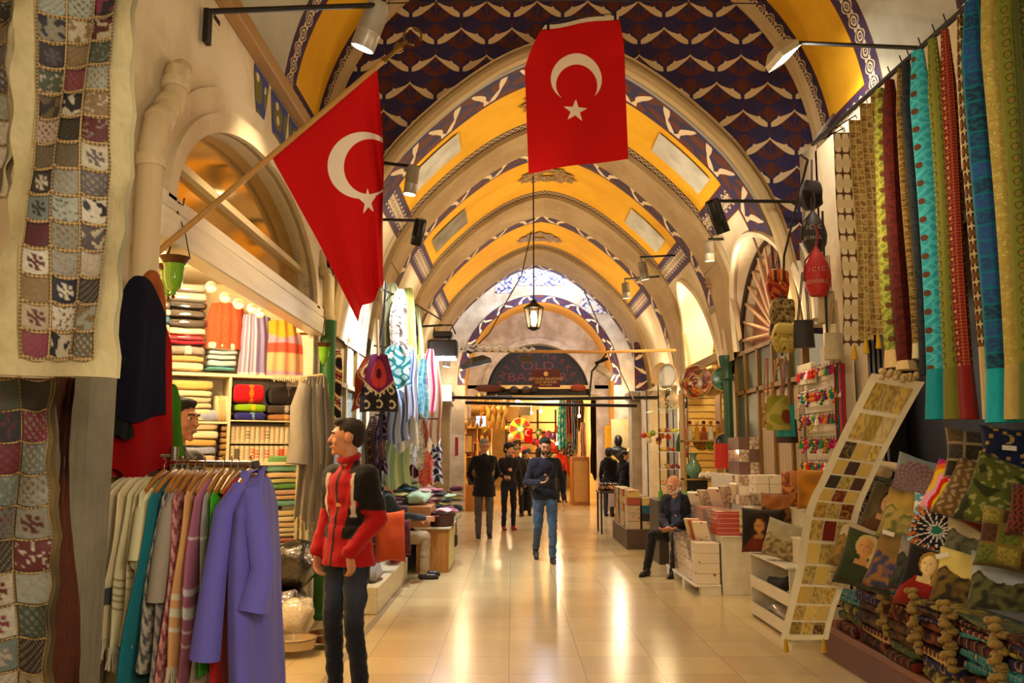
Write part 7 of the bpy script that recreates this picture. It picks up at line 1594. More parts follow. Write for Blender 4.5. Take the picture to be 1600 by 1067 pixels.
# green fluted column at the niche
t = thing('column', 'slim dark green column with a capital between niche and door front', 'column', (XR-.06, 11.6, 0)); gx, gy = XR-.10, 11.6
m = MB(); m.lathe([(.085, 0), (.085, .1), (.065, .16), (.062, 2.55)], (gx, gy, 0), 18); m.build('shaft', mat('green_paint', '1e4428', .35), t); m = MB(); m.lathe([(.07, 2.50), (.09, 2.53), (.075, 2.58), (.075, 2.66), (.10, 2.74), (.11, 2.80), (.11, 2.84)], (gx, gy, 0), 18); m.build('capital', MATS['green_paint'], t)
pipe([P(1094, 415, 12.0), P(1104, 425, 11.95), P(1132, 464, 11.7), P(1137, 480, 11.65), P(1137, 556, 11.62)], .065, 'd3bd96', 'fat cream pipe bending down onto the green column', [(1, .05), (1, .5), (2, .5), (3, .5)])
m = MB()
for i in range(40): a = rr.random(); m.ell(P(1106+44*a+3*math.sin(i), 436+10*math.sin(a*PI)+6*hsh(i), 11.7), (.05+.04*hsh(i, 2), .05, .035), 7, 5)
props(m.build('nest_rubble', mat('rubble', 'a8845c', .9, bump=(10, 1))), 'crumbling nest of mortar rubble above the niche', 'rubble', kind='stuff')
for i in range(1): m = MB(); m.box(P(1124, 375, 11.2), P(1134, 388, 11.3), .01); solo(m, 'alarm_box', plain('2a2220', .5), 'little dark alarm box beside the white can lamp', 'box')
# key chain rack
kx = XR-.10; t = thing('key_chain_rack', 'white wire rack on the wall covered with felt charms', 'rack', (kx, 8.15, 1.2))
m = MB(); m.box((kx+.03, 7.40, .95), (kx+.045, 8.65, 2.36)); m.build('back_board', plain('d8cbb0', .4), t, smooth=False)
for z in [1.25+.22*i for i in range(6)]: m = MB(); m.tube([(kx-.04, 7.42, z), (kx-.04, 8.62, z)], .006, 5); m.build('rail', CH, t)
m = MB(); m.box((kx-.05, 8.2, 2.2), (kx, 8.6, 2.4), .005); m.build('header_card', plain('d8ccb0', .4), t); m = MB(); m.box((kx-.05, 7.7, 2.32), (kx, 7.95, 2.5), .005); m.build('header_card', plain('d8ccb0', .4), t)
CC = [('c81418', 'red'), ('e0780c', 'orange'), ('e0c010', 'yellow'), ('d02a70', 'pink'), ('6a1a6a', 'purple'), ('2a7a2c', 'green'), ('e8dcc8', 'white'), ('8a4a1c', 'brown'), ('1c8a94', 'turquoise'), ('b81c4c', 'raspberry')]
for r_ in range(6):
    for j in range(15):
        z = 1.25+.22*r_; y = 7.46+.078*j+.01*hsh(r_, j); ci_ = int(hsh(r_, j, 7)*10); c_, nm = CC[ci_]; c2_, n2 = CC[int(hsh(j, r_, 3)*10)]
        t = thing('felt_charm', '%s and %s felt charm, %s along the %s wire of the charm rack' % (nm, n2, ('first', 'second', 'third', 'fourth', 'fifth', 'sixth', 'seventh', 'eighth', 'ninth', 'tenth', 'eleventh', 'twelfth', 'thirteenth', 'fourteenth', 'fifteenth')[j], ('lowest', 'second', 'third', 'fourth', 'fifth', 'top')[r_]), 'charm', (kx-.05, y, z), 0, 'felt charms on the wire rack')
        m = MB(); k = int(hsh(j, r_, 9)*4); x = kx-.05
        if k == 0: [m.ell((x, y+.022*math.cos(q*1.256), z-.06+.022*math.sin(q*1.256)), (.014, .016, .016), 7, 5) for q in range(5)]
        elif k == 1: m.ell((x, y, z-.05), (.02, .024, .026), 8, 6); m.ell((x, y, z-.09), (.024, .03, .024), 8, 6)
        elif k == 2: m.lathe([(.001, -.02), (.012, -.03), (.034, -.11), (.001, -.11)], (x, y, z), 9)
        else: [m.ell((x+.01*math.sin(q), y+.012*math.sin(q*2), z-.03-.028*q), (.017, .017, .015), 7, 5) for q in range(5)]
        m.build('charm_body', cloth(c_), t); m = MB(); m.ell((x-.01, y, z-.05), (.016, .012, .012), 7, 5); m.tube([(x, y, z), (x, y, z-.03)], .003, 4); m.build('bead', cloth(c2_), t)
for j in range(5): m = MB(); m.tube([(kx-.06, 7.36+.05*j, 2.3), (kx-.07, 7.36+.05*j, 1.9), (kx-.06, 7.37+.05*j, 1.45)], .010, 6); solo(m, 'ribbon_lanyard', cloth(('a01414', '8a1c6a', 'c85a14', '2a5a6a', '7a1414')[j]), '%s lanyard hanging at the near side of the charm rack' % ('red', 'magenta', 'orange', 'blue', 'dark red')[j], 'lanyard', 'lanyards by the charm rack')
# bags on hooks
def backpack(label, x, y, D, w, h, pm, pm2, group='bags hung from the rod'):
    c = P(x, y, D); w = w*D/FPX; h = h*D/FPX; t = thing('backpack', label, 'backpack', c, 0, group); m = MB(); slab(m, c, (w, w*.5, h), .55, .01, x, 20, 10); m.build('body', pm, t)
    m = MB(); slab(m, c+Vector((0, -w*.25, h*.26)), (w*.9, w*.2, h*.36), .5, .006, x+1, 16, 8); m.build('flap', pm2, t); m = MB(); slab(m, c+Vector((0, -w*.28, -h*.2)), (w*.7, w*.2, h*.42), .5, .006, x+2, 16, 8); m.build('pocket', pm, t)
    m = MB(); m.tube([c+Vector((-w*.1, 0, h*.48)), c+Vector((0, 0, h*.75)), c+Vector((w*.1, 0, h*.48))], .008, 6); m.build('handle', plain('3a2418', .6), t)
    m = MB(); m.box(c+Vector((-.012, -w*.40, -h*.05)), c+Vector((.012, -w*.36, h*.06)), .003); m.build('buckle', plain('b08a3c', .4, .6), t)
backpack('orange embroidered kilim backpack at the top of the bag column', 1215, 445, 8.3, 34, 52, Pp('bp_or', 'damask', 'b0501c', '7a1c10', 'd8a050'), Pp('bp_or2', 'stripes', 'a04414', '3a2418', 'd89a4c'))
backpack('camouflage brown and beige backpack, second in the bag column', 1222, 488, 8.2, 38, 46, Pp('bp_cam', 'dense', '4a3a20', 'a89058', '2a2014', .5), Pp('bp_cam', 'dense', '4a3a20', 'a89058', '2a2014', .5))
backpack('yellow backpack with printed owls, lowest of the bag column', 1226, 528, 8.1, 38, 48, Pp('bp_y', 'paisley', 'b8a44c', 'cdb868', '6a5420'), plain('c0aa54', .7))
def tote(label, x0, x1, y0, y1, ys, D, pm, strap='1c1612', name='tote_bag', cat='bag', group='bags hung from the rod', th=.06):
    a, b = P(x0, y0, D), P(x1, y1, D); c = (a+b)/2; w, h = b.x-a.x, a.z-b.z; t = thing(name, label, cat, P((x0+x1)/2, ys, D), 0, group); m = MB()
    def fn(u, v, s): k = 1+.14*v; return Vector((c.x+(u-.5)*w*k, D-s*th*math.sin(u*PI)**.5*(.3+.7*v)+.004*math.sin(u*9), a.z-h*v))
    m.grid(lambda u, v: fn(u, v, 1), 14, 14, uvf=lambda u, v: (u*w, v*h)); m.grid(lambda u, v: fn(u, v, -1), 14, 14, flip=True, uvf=lambda u, v: (u*w, v*h)); m.grid(lambda u, v: fn(u, 1, 2*v-1), 14, 1); m.build('body', pm, t)
    for s in (-.02, .02): m = MB(); top = P((x0+x1)/2, ys, D); m.tube([Vector((c.x-w*.28, D+s, a.z-.01)), Vector((top.x-.012, D+s, top.z)), Vector((top.x+.012, D+s, top.z)), Vector((c.x+w*.28, D+s, a.z-.01))], .009, 6, flat=.5); m.build('strap', plain(strap, .6), t)
    return t
tote('plain black tote on long straps beside the yellow backpack', 1240, 1272, 500, 543, 425, 7.9, plain('1e1814', .6))
tote('leaf printed yellow green shoulder bag hanging on long thin straps', 1198, 1234, 618, 672, 560, 8.6, Pp('tot_y', 'damask', '8a8a2c', 'a8a04c', '7a3a1c', .5), '8a5a2c')
tote('turquoise bag showing behind the leaf printed bag', 1212, 1242, 632, 682, 562, 8.75, plain('1c9a94', .6), '6a4a2c')
tote('dark brown bag lowest behind the turquoise one', 1214, 1246, 655, 692, 564, 8.9, plain('3a2012', .6), '3a2418')
tote('tan patterned bag seen edge on left of the leaf printed bag', 1190, 1204, 630, 668, 560, 8.7, Pp('tot_t', 'dense', 'b08a50', '6a4c24', 'c8a870'), '8a5a2c')
tote('unbleached cotton tote hanging right of the red drawstring bag', 1278, 1306, 455, 505, 400, 7.3, plain('b8a684', .8), 'b09c74')
tote('cream cotton tote below the unbleached one', 1288, 1318, 520, 562, 470, 7.2, plain('c4b694', .8), 'b09c74')
def drawbag(label, x, y, D, w, h, c_, txt, group='drawstring bags'):
    c = P(x, y, D); w = w*D/FPX; h = h*D/FPX; t = thing('drawstring_bag', label, 'drawstring bag', c+Vector((0, 0, h/2)), 0, group); m = MB()
    m.lathe([(.001, -h/2), (w*.30, -h*.48), (w*.46, -h*.3), (w*.5, -h*.1), (w*.42, h*.12), (w*.24, h*.33), (w*.07, h*.46), (w*.05, h*.5)], c, 22); m.build('body', plain(c_, .6), t)
    m = MB(); m.tube([c+Vector((0, 0, h*.48)), c+Vector((.02, 0, h*.75)), c+Vector((.0, 0, h*.95))], .012, 6); m.tube([c+Vector((-.01, 0, h*.48)), c+Vector((-w*.45, 0, h*.2)), c+Vector((-w*.52, 0, -h*.2))], .008, 6); m.build('cord', plain('7a1410' if c_ != '1c1816' else '1c1816', .6), t)
    for (s, sz, dz) in txt:
        o = text(s, sz, (0, 0, 0), (PI/2, 0, 0), plain('e0d4bc', .7), 'lettering', None, .001)
        me = o.data; R_ = w*.5+.004
        for v in me.vertices: 
            z = v.co.z+dz*h; rad = np.interp(z, [-h/2, -h*.3, -h*.1, h*.12, h*.33, h*.5], [w*.30, w*.46, w*.5, w*.42, w*.24, w*.05])+.006; a = v.co.x/R_-.35; v.co = Vector((c.x+rad*math.sin(a), c.y-rad*math.cos(a), c.z+z))-t.location
        o.parent = t
drawbag('red drawstring bag with white city lettering', 1277, 424, 7.2, 42, 82, 'b01c1a', [('I C I C', .055, .0), ('ISTANBUL', .045, -.24)])
drawbag('black drawstring bag with white city lettering above the red one', 1272, 362, 7.5, 40, 70, '1c1816', [('I C I C', .055, .05), ('ISTANBUL', .045, -.2)])
bag_heap('dark netted bag hanging highest beside the arch foot', P(1268, 305, 7.6), (.2, .15, .28), '241a1c', 61, False)
m = MB(); m.tube([P(1262, 250, 7.6), P(1225, 400, 8.3), P(1222, 555, 8.6)], .012, 6); m.tube([P(1285, 330, 7.3), P(1292, 520, 7.2)], .010, 6); m.tube([P(1268, 250, 7.6), P(1268, 330, 7.5)], .01, 5); m.tube([Vector((2.6, 7.5, 4.2)), P(1262, 250, 7.6)], .012, 5); solo(m, 'hanging_wires', M_DARK, 'dark wires and hooks carrying the bag column', 'wires')
# ---------------------------------------------------------------- sweets stall
t = thing('display_block', 'tall white block of the sweets stall under the red boxes', 'display block', (2.45, 10.3, 0)); m = MB(); m.box((2.30, 9.7, 0), (2.98, 11.2, .62), .004); m.build('box', MW_, t); m = MB(); m.box((2.29, 9.68, .62), (2.98, 11.2, .635)); m.build('top', MW_, t)
t = thing('pallet', 'low white slatted pallet under the white boxes', 'pallet', (2.18, 10.6, 0))
for y in (9.68, 10.3, 10.9, 11.3): m = MB(); m.box((2.0 if y > 9.7 else 2.06, y, 0), (2.28, y+.12, .09)); m.build('foot', MW_, t)
m = MB(); m.box((1.99, 9.67, .09), (2.28, 11.45, .115), .003); m.build('top', MW_, t)
BOXP = mat('sweet_box_white', lambda: (lambda u, v, w_, vec: mix(f_in(f_vor(9, vec)-.16, .04), col('e0d2b8'), col('a8502c')))(*uvxy('obj')), .4)
BOXS = mat('sweet_box_wrapped', lambda: (lambda u, v, w_, vec: mix(E.math('MULTIPLY_ADD', f_noise(30, 4, vec)-.5, 4, .5, clamp=True), mix(f_noise(16, 3, vec), col('8a7a60'), col('8a4030')), col('cfc0a0')))(*uvxy('obj')), .15, coat=.8, bump=(30, .6))
def redbox():
    u, v, w_, vec = uvxy('obj'); zz = f_fr((w_-.637)/.052); k = f_in(f_abs(zz-.5)-.10, .05)*f_in(f_abs(f_sin(u*150+f_sin(w_*130)*2))-.7, .2)
    return mix(f_in(.46-f_abs(zz-.5), .02), mix(k, col('b83c30'), col('e0b8a0')), col('d89a84'))
REDB = mat('sweet_box_red', redbox, .25, coat=.6)
def boxes(x0, x1, y0, y1, z0, dx, dy, dz, nz_, matf, lab, group, gap=.003):
    nx = max(1, int(round((x1-x0)/dx))); ny = max(1, int(round((y1-y0)/dy)))
    for k in range(nz_):
        for i in range(nx):
            for j in range(ny):
                m = MB(); m.box((x0+dx*i+gap, y0+dy*j+gap, z0+dz*k+gap*.5), (x0+dx*(i+1)-gap, y0+dy*(j+1)-gap, z0+dz*(k+1)-gap*.5), .002); solo(m, 'sweet_box', matf(i, j, k), lab(i, j, k), 'sweet box', group)
O5 = ['front', 'second', 'third', 'fourth', 'fifth', 'sixth', 'back']; H5 = ['bottom', 'second', 'third', 'fourth', 'fifth', 'sixth', 'seventh']
boxes(2.02, 2.28, 9.70, 11.4, .117, .26, .28, .11, 4, lambda i, j, k: BOXP if j == 0 else BOXS, lambda i, j, k: '%s sweet box on the pallet, %s row, %s layer' % ('white' if j == 0 else 'film wrapped', O5[j], H5[k]), 'boxes stacked on the white pallet')
boxes(2.26, 2.58, 9.72, 11.1, .637, .32, .35, .052, 5, lambda i, j, k: REDB if j == 0 else BOXS if j % 2 else Pp('sweet_pk', 'stripes', 'b07a6a', 'd8b8a0', '7a8a4c'), lambda i, j, k: '%s sweet box on the white block, %s row, %s layer' % ('red lettered' if j == 0 else 'wrapped', O5[j], H5[k]), 'boxes on the tall white block')
m = MB(); m.box((2.62, 9.8, .637), (2.98, 11.5, .95), .004); solo(m, 'riser_block', MW_, 'white riser behind the red boxes', 'riser')
m = MB(); m.box((2.80, 9.6, 0), (2.98, 9.8, 1.1), .004); solo(m, 'riser_block', MW_, 'narrow white upright block beside the door front', 'riser')
boxes(2.66, 2.96, 9.55, 9.85, 1.10, .15, .15, .10, 2, lambda i, j, k: BOXP, lambda i, j, k: 'small white sweet box on the narrow block, %s %s, %s' % (('left', 'right')[i % 2], ('front', 'back')[j % 2], ('lower', 'upper')[k]), 'small boxes on the narrow block')
boxes(2.60, 2.95, 9.9, 10.5, .952, .35, .15, .11, 3, lambda i, j, k: BOXP if (j+k) % 2 else BOXS, lambda i, j, k: 'upright sweet box on the white riser, %s row, %s layer' % (O5[j], H5[k]), 'boxes on the white riser')
for i in range(7):
    t = P(1095+i*13, 770-i*3, 10.9-.12*i); m = MB(); m.box((-.10, -.02, -.15), (.10, .02, .15), .003); o = solo(m, 'sweet_tray', BOXS if i % 2 else BOXP, '%s slanted sweet box displayed above the red boxes, %s from the seated man' % (('white', 'wrapped')[i % 2], O5[i] if i < 6 else 'last'), 'sweet box', 'slanted boxes over the red ones'); o.location = (2.35+.08*i, 11.1-.22*i, .92+.035*i); o.rotation_euler = (.55, 0, -.7)
for i in range(4): m = MB(); m.box((-.035, -.03, -.16), (.035, .03, .16), .003); o = solo(m, 'sweet_box', plain('c8301c', .3, 0, .5), 'bright red upright sweet box at the top of the stall, %s of four' % ('first', 'second', 'third', 'fourth')[i], 'sweet box', 'red upright boxes'); o.location = (2.66+.075*i, 11.3-.05*i, 1.50)
boxes(2.72, 2.98, 10.45, 11.0, 1.28, .13, .27, .15, 3, lambda i, j, k: BOXS if (i+k) % 2 else plain('6a4a3c', .4), lambda i, j, k: 'wrapped box in the upper block beside the column, %s %s, %s layer' % (('left', 'right')[i % 2], ('front', 'back')[j % 2], H5[k]), 'wrapped boxes beside the column')
m = MB(); m.box((2.62, 10.4, .95), (2.98, 11.5, 1.28), .004); solo(m, 'riser_block', MW_, 'white riser under the bright red upright boxes', 'riser')
for i in range(3): m = MB(); m.box((-.09, -.012, -.13), (.09, .012, .13), .002); o = solo(m, 'sweet_packet', (BOXP, plain('b06038', .4), plain('d8c090', .4))[i], ('white packet leaning on the pallet boxes', 'rust packet leaning on the pallet boxes', 'cream packet leaning on the pallet boxes')[i], 'packet', 'packets leaning on the pallet boxes'); o.location = (2.14, 9.95+.22*i, .66); o.rotation_euler = (.5, .0, -.6)
t = thing('price_card', 'small yellow green price card hanging beside the red boxes', 'price card', P(1162, 812, 9.65)); m = MB(); m.box(P(1155, 797, 9.65), P(1170, 832, 9.66)); m.build('card', plain('d0c890', .6), t, smooth=False)
text('LOKUM', .028, P(1162, 806, 9.645), (PI/2, 0, 0), plain('2a2a1c', .6), 'lettering', t, .0005); text('20 TL', .04, P(1162, 822, 9.645), (PI/2, 0, 0), plain('2a2a1c', .6), 'lettering', t, .0005)
# ---------------------------------------------------------------- niche shop with plates, vases and dolls
VPAT = mat('iznik_glaze', lambda: (lambda u, v, w_, vec: mix(f_in(f_vor(11, vec)-.2, .04), mix(f_in(f_vor(23, vec)-.16, .04), col('e0cba8'), col('b8642c')), col('7a2418')))(*uvxy('obj')), .15, coat=.6)
VPAT2 = mat('blue_glaze', lambda: (lambda u, v, w_, vec: mix(f_in(f_vor(13, vec)-.2, .04), col('26343c'), col('b0a488')))(*uvxy('obj')), .15, coat=.6)
def vase(label, x, y, z, s, material, group='painted vases'):
    m = MB(); m.lathe([(.001, 0), (.05*s, 0), (.055*s, .01*s), (.10*s, .08*s), (.115*s, .14*s), (.09*s, .20*s), (.045*s, .25*s), (.038*s, .31*s), (.065*s, .36*s), (.055*s, .36*s), (.03*s, .31*s)], (x, y, z), 22); solo(m, 'vase', material, label, 'vase', group)
def disc(label, c, r, nrm, cols_, group='plates in the niche shop', name='plate'):
    t = thing(name, label, 'plate', c, 0, group); q = Vector(nrm).to_track_quat('Z', 'Y').to_matrix(); m = MB()
    def fn(u, v): a = 2*PI*u; return Vector(c)+q @ Vector((r*v*math.cos(a), r*v*math.sin(a), .03*v*v))
    m.grid(fn, 40, 26, cf=cols_); m.grid(lambda u, v: fn(u, v)-q @ Vector((0, 0, .012)), 24, 4, cf=lambda u, v: lin('8a7a60'), flip=True); m.build('dish', VCG, t); m = MB(); m.tube([fn(i/32, 1) for i in range(32)], .008, 5, closed=True); m.build('rim', plain('c8a050', .3), t); return t
nf = (-.55, -1, .12)
def flor(seed, base, cs):
    B_ = lin(base); cl = [lin(c) for c in cs]
    return lambda u, v: cl[int(hsh(int(u*14), int(v*6), seed)*len(cl))] if nz(u*20*max(v, .2)+seed, v*9) > -.05 else B_
disc('large plate painted with flowers in red, yellow and white', P(1088, 597, 12.2), .235, nf, flor(1, '6a2410', ['c8641c', 'd8b040', '8a1c10', 'e8dcc8', '3a5a2c', 'd8a890']))
disc('tan plate with concentric rings', P(1113, 598, 12.1), .20, nf, lambda u, v: lin('b8944c') if (v*7) % 1 < .55 else lin('6a4a20'))
disc('green scalloped plate half behind the column', P(1131, 592, 11.9), .17, nf, flor(3, '0c4a34', ['1c6a4a', '0c3a2c', '2c8a5c']))
disc('white plate standing before a cream one at the pier', P(1044, 588, 13.9), .20, (-1, -.75, .1), lambda u, v: lin('d8dce0') if v < .8 else lin('a8b0b8'), name='plate')
disc('cream plate behind the white one at the pier', P(1034, 586, 14.4), .20, (-1, -.75, .1), lambda u, v: lin('d8b888'))
t = thing('shelf_rack', 'wooden shelves across the niche full of dolls, vases and plates', 'shelves', (2.6, 13, 0))
SH = [(1.24, 'lower'), (1.72, 'middle')]
for z in (.80, 1.18, 1.72): m = MB(); m.box((XR-.55, 12.35, z-.025), (XR+.5, 12.75, z), .003); m.build('shelf', plain('a8803c', .5), t)
for x in (XR-.55, XR-.02): m = MB(); m.box((x, 12.4, 0), (x+.03, 12.7, 2.45)); m.build('upright', plain('a8803c', .5), t)
for i in range(5):
    x = XR-.45+.10*i; m = MB(); m.lathe([(.001, 0), (.045, 0), (.05, .02), (.035, .12), (.03, .18), (.001, .20)], (x, 12.45, 1.72), 12); t = thing('doll', '%s robed doll on the upper niche shelf' % ('cream', 'gold', 'rust', 'white', 'ochre')[i], 'doll', (x, 12.45, 1.72), 0, 'costumed dolls'); m.build('robe', cloth(('d8c8a0', 'c89a34', '9a4a20', 'e0d4c0', 'b07c28')[i]), t); m = MB(); m.ell((x, 12.45, 1.72+.225), (.024, .024, .03), 8, 6); m.build('head', plain('c89468', .5), t); m = MB(); m.lathe([(.028, .235), (.024, .27), (.001, .28)], (x, 12.45, 1.72), 10); m.build('hat', cloth(('8a2014', 'd8c8a0', '3a2418', 'a06a28', '5a1c3a')[i]), t)
for i in range(3): m = MB(); m.box((-.10, -.01, -.15), (.10, .01, .15), .003); o = solo(m, 'picture_tile', Pp('tile%d' % i, 'damask', ('c8641c', 'b8842c', 'a8502c')[i], ('d8b060', 'c83c1c', 'e0c890')[i], '6a2c10', 1.5), '%s floral tile leaning on the upper shelf, right of the dolls' % ('orange', 'golden', 'rust')[i], 'tile', 'floral tiles'); o.location = (XR+.10+.14*i, 12.6, 1.88); o.rotation_euler = (-.15, 0, -.35)
vase('turquoise vase with gold streaks on the lower niche shelf', P(1083, 702, 12.4).x, 12.4, 1.18, 1.0, mat('turq_glaze', lambda: mix(f_noise(9, 3), col('1c5a50'), col('7a9a70')), .15, coat=.6))
disc('orange bowl plate standing on the lower niche shelf', P(1098, 690, 12.6), .13, nf, flor(5, 'c8801c', ['d89a2c', 'e0b050', 'a85a14'])); disc('lime green plate on the lower niche shelf', P(1115, 690, 12.5), .14, nf, flor(6, '8a9c14', ['a8b81c', '6a7c10', 'c8d040'])); disc('dark blue plate at the right of the lower niche shelf', P(1132, 692, 12.3), .13, nf, flor(7, '0c1c34', ['1c3450', '0c1424']))
for i in range(3): m = MB(); slab(m, (P(1096+8*i, 704, 12.3).x, 12.3, 1.23), (.09, .09, .09), .8, .02, i); solo(m, 'white_figurine', plain('d8ccb8', .3), 'little white figurine before the orange bowl, %s of three' % ('left', 'middle', 'right')[i], 'figurine', 'white figurines')
# wire stand with vases and fruit magnets
WX = 2.42; t = thing('wire_stand', 'tall wire stand with glass shelves of vases and ceramic fruit before the pier', 'stand', (WX, 14, 0))
for (x, y) in ((WX-.1, 13.7), (WX-.1, 14.9), (WX+.35, 13.7), (WX+.35, 14.9)): m = MB(); m.tube([(x, y, 0), (x, y, 2.62)], .010, 6); m.build('post', M_DARK, t)
for z in (1.02, 1.28, 1.55, 1.85, 2.22, 2.6): m = MB(); m.box((WX-.11, 13.68, z), (WX+.36, 14.92, z+.012)); m.build('shelf', glassmat('shelf_glass', (.95, 1, .95), .05, .5), t, smooth=False)
vase('cream vase with red flowers, left one on the highest shelf of the wire stand', WX+.0, 13.9, 2.235, .85, VPAT); vase('white vase with blue flowers in the middle of the highest shelf', WX+.16, 13.8, 2.235, 1.0, mat('iznik2', lambda: (lambda u, v, w_, vec: mix(f_in(f_vor(12, vec)-.22, .04), col('c8b89c'), col('4a4468')))(*uvxy('obj')), .15, coat=.6)); vase('dark blue vase at the right of the highest shelf', WX+.34, 13.95, 2.235, .8, VPAT2); vase('small dark blue vase behind the others on the highest shelf', WX+.28, 14.4, 2.235, .7, VPAT2)
FR = [('c8301c', 'red'), ('d8a020', 'golden'), ('7a9c1c', 'green'), ('e0c8a0', 'cream'), ('c86a1c', 'orange'), ('8a2a3c', 'crimson'), ('b8b428', 'lime')]
for si, z in enumerate((1.032, 1.292, 1.562, 1.862)):
    for i in range(9):
        c_, nm = FR[int(hsh(i, si, 5)*7)]; x = WX-.02+.09*(i % 5)*.9; y = 13.78+.14*(i // 5)+.2*hsh(i, si); m = MB(); slab(m, (x, y, z+.035), (.075, .08, .07), 1.0, .01, i+si*9, 12, 7); solo(m, 'ceramic_fruit', plain(c_, .25, 0, .5), '%s ceramic fruit, %s along the %s shelf of the wire stand' % (nm, ('first', 'second', 'third', 'fourth', 'fifth', 'sixth', 'seventh', 'eighth', 'ninth')[i], ('lowest', 'second', 'third', 'fourth')[si]), 'ceramic fruit', 'ceramic fruit on the wire stand')
for i, (x, y, c_, nm) in enumerate(((1062, 690, '1c5a24', 'dark green'), (1068, 700, 'a01420', 'red'), (1064, 685, '1c3a8a', 'blue'), (1072, 680, 'c06a6a', 'pink'))):
    m = MB(); a = P(x, y, 13.0); m.lathe([(.001, .12), (.02, .11), (.055, -.02), (.06, -.14), (.001, -.15)], a, 12); m.tube([a+Vector((0, 0, .11)), a+Vector((0, 0, .3))], .005, 5); solo(m, 'tassel_charm', cloth(c_), '%s big tassel hanging at the side of the wire stand' % nm, 'tassel', 'big tassels')
for i in range(8):
    c_, nm = FR[(i*3) % 7]; m = MB(); a = P(1006+5*i+3*math.sin(i*2), 680+7*math.sin(i*1.7)+i*1.0, 14.4); m.ell(a, (.05, .05, .05), 9, 7); m.tube([a, a+Vector((0, 0, .12))], .004, 4); solo(m, 'hanging_gourd', plain(c_, .4), '%s little hanging gourd left of the wire stand, %s across' % (nm, ('first', 'second', 'third', 'fourth', 'fifth', 'sixth', 'seventh', 'last')[i]), 'gourd', 'hanging gourds')
# table behind the seated man: till, tins and boxes
m = MB(); m.box((2.05, 12.3, 0), (2.95, 13.1, .88), .01); solo(m, 'stall_table', plain('3a3024', .5), 'dark stall table behind the seated man', 'table')
t = thing('monitor', 'black back of a till screen on the stall table', 'monitor', (2.62, 12.4, .89)); m = MB(); m.box((2.48, 12.42, 1.0), (2.78, 12.46, 1.24), .01); m.build('screen', plain('14100e', .4), t); m = MB(); m.tube([(2.63, 12.46, 1.02), (2.63, 12.5, .89)], .02, 8); m.build('stand', plain('14100e', .4), t)
for i in range(10):
    c_, nm = (('4a8a2c', 'green'), ('d8a050', 'amber'), ('c8602c', 'orange'), ('e0c890', 'cream'), ('5a9a3c', 'leaf green'))[i % 5]; x = 2.1+.088*i; m = MB(); m.lathe([(.001, 0), (.032, 0), (.035, .01), (.035, .10), (.022, .125), (.022, .14), (.001, .14)], (x, 12.38, .882), 12); solo(m, 'jar', plain(c_, .2, 0, .5), '%s jar on the stall table, %s from the seated man' % (nm, ('first', 'second', 'third', 'fourth', 'fifth', 'sixth', 'seventh', 'eighth', 'ninth', 'tenth')[i]), 'jar', 'jars on the stall table')
TC = [('b8a078', 'cream printed'), ('8a3424', 'rust'), ('1c5a74', 'blue'), ('4a5a50', 'grey green'), ('c8a860', 'gold'), ('2c2a28', 'black'), ('a04a34', 'brick')]
m = MB(); m.box((1.85, 14.2, .0), (2.35, 16.2, .32), .01); solo(m, 'stall_bench', plain('4a3420', .5), 'low wooden bench of stacked tins beyond the seated man', 'bench')
for j in range(7):
    for i in range(2):
        for k in range(5):
            if i == 1 and k > 3: continue
            c_, nm = TC[int(hsh(i, j, k+2)*7)] if i or j % 3 == 1 else TC[(0, 4, 0, 1, 0, 3, 6)[(j+k*2) % 7]]; m = MB(); z = .32+.125*k; x = 1.97+.24*i; y = 14.32+.27*j
            if j % 3 == 1: m.lathe([(.001, 0), (.10, 0), (.10, .118), (.001, .12)], (x, y, z), 16)
            else: m.box((x-.10, y-.11, z), (x+.10, y+.11, z+.12), .003)
            solo(m, 'tea_tin', Pp('tin_'+c_, ('damask', 'bands', 'paisley')[j % 3], c_, 'c8b48c', '7a3420') if j % 2 else mat('tinp_'+c_, lambda: (lambda u, v, w_, vec: mix(f_in(f_vor(12, vec)-.2, .04), col(c_), col('a8502c')))(*uvxy('obj')), .3, coat=.4), '%s tin on the low bench, %s side, %s row, %s layer' % (nm, ('street', 'wall')[i], O5[j], H5[k]), 'tin', 'tins and boxes on the low bench')
for j in range(8):
    m = MB(); m.lathe([(.001, 0), (.04, 0), (.05, .05), (.02, .10), (.035, .14), (.001, .16)], (1.75+.09*(j % 4), 17.0+.3*(j // 4), .80), 10); solo(m, 'copper_pot', plain(('6a3a1c', '3a2a20', '8a5a24', '4a4a44')[j % 4], .3, .6), '%s little pot on the far small table, %s row, %s' % (('copper', 'dark', 'brass', 'pewter')[j % 4], ('front', 'back')[j // 4], ('first', 'second', 'third', 'fourth')[j % 4]), 'pot', 'little pots on the far table')
t = thing('small_table', 'small dark table with little pots near the right pier', 'table', (1.95, 17.2, 0)); m = MB(); m.box((1.68, 16.8, .77), (2.2, 17.6, .80), .005); m.build('table_top', plain('2c1c12', .4), t)
for (x, y) in ((1.7, 16.85), (2.15, 16.85), (1.7, 17.55), (2.15, 17.55)): m = MB(); m.box((x, y, 0), (x+.035, y+.035, .77)); m.build('leg', plain('2c1c12', .4), t)
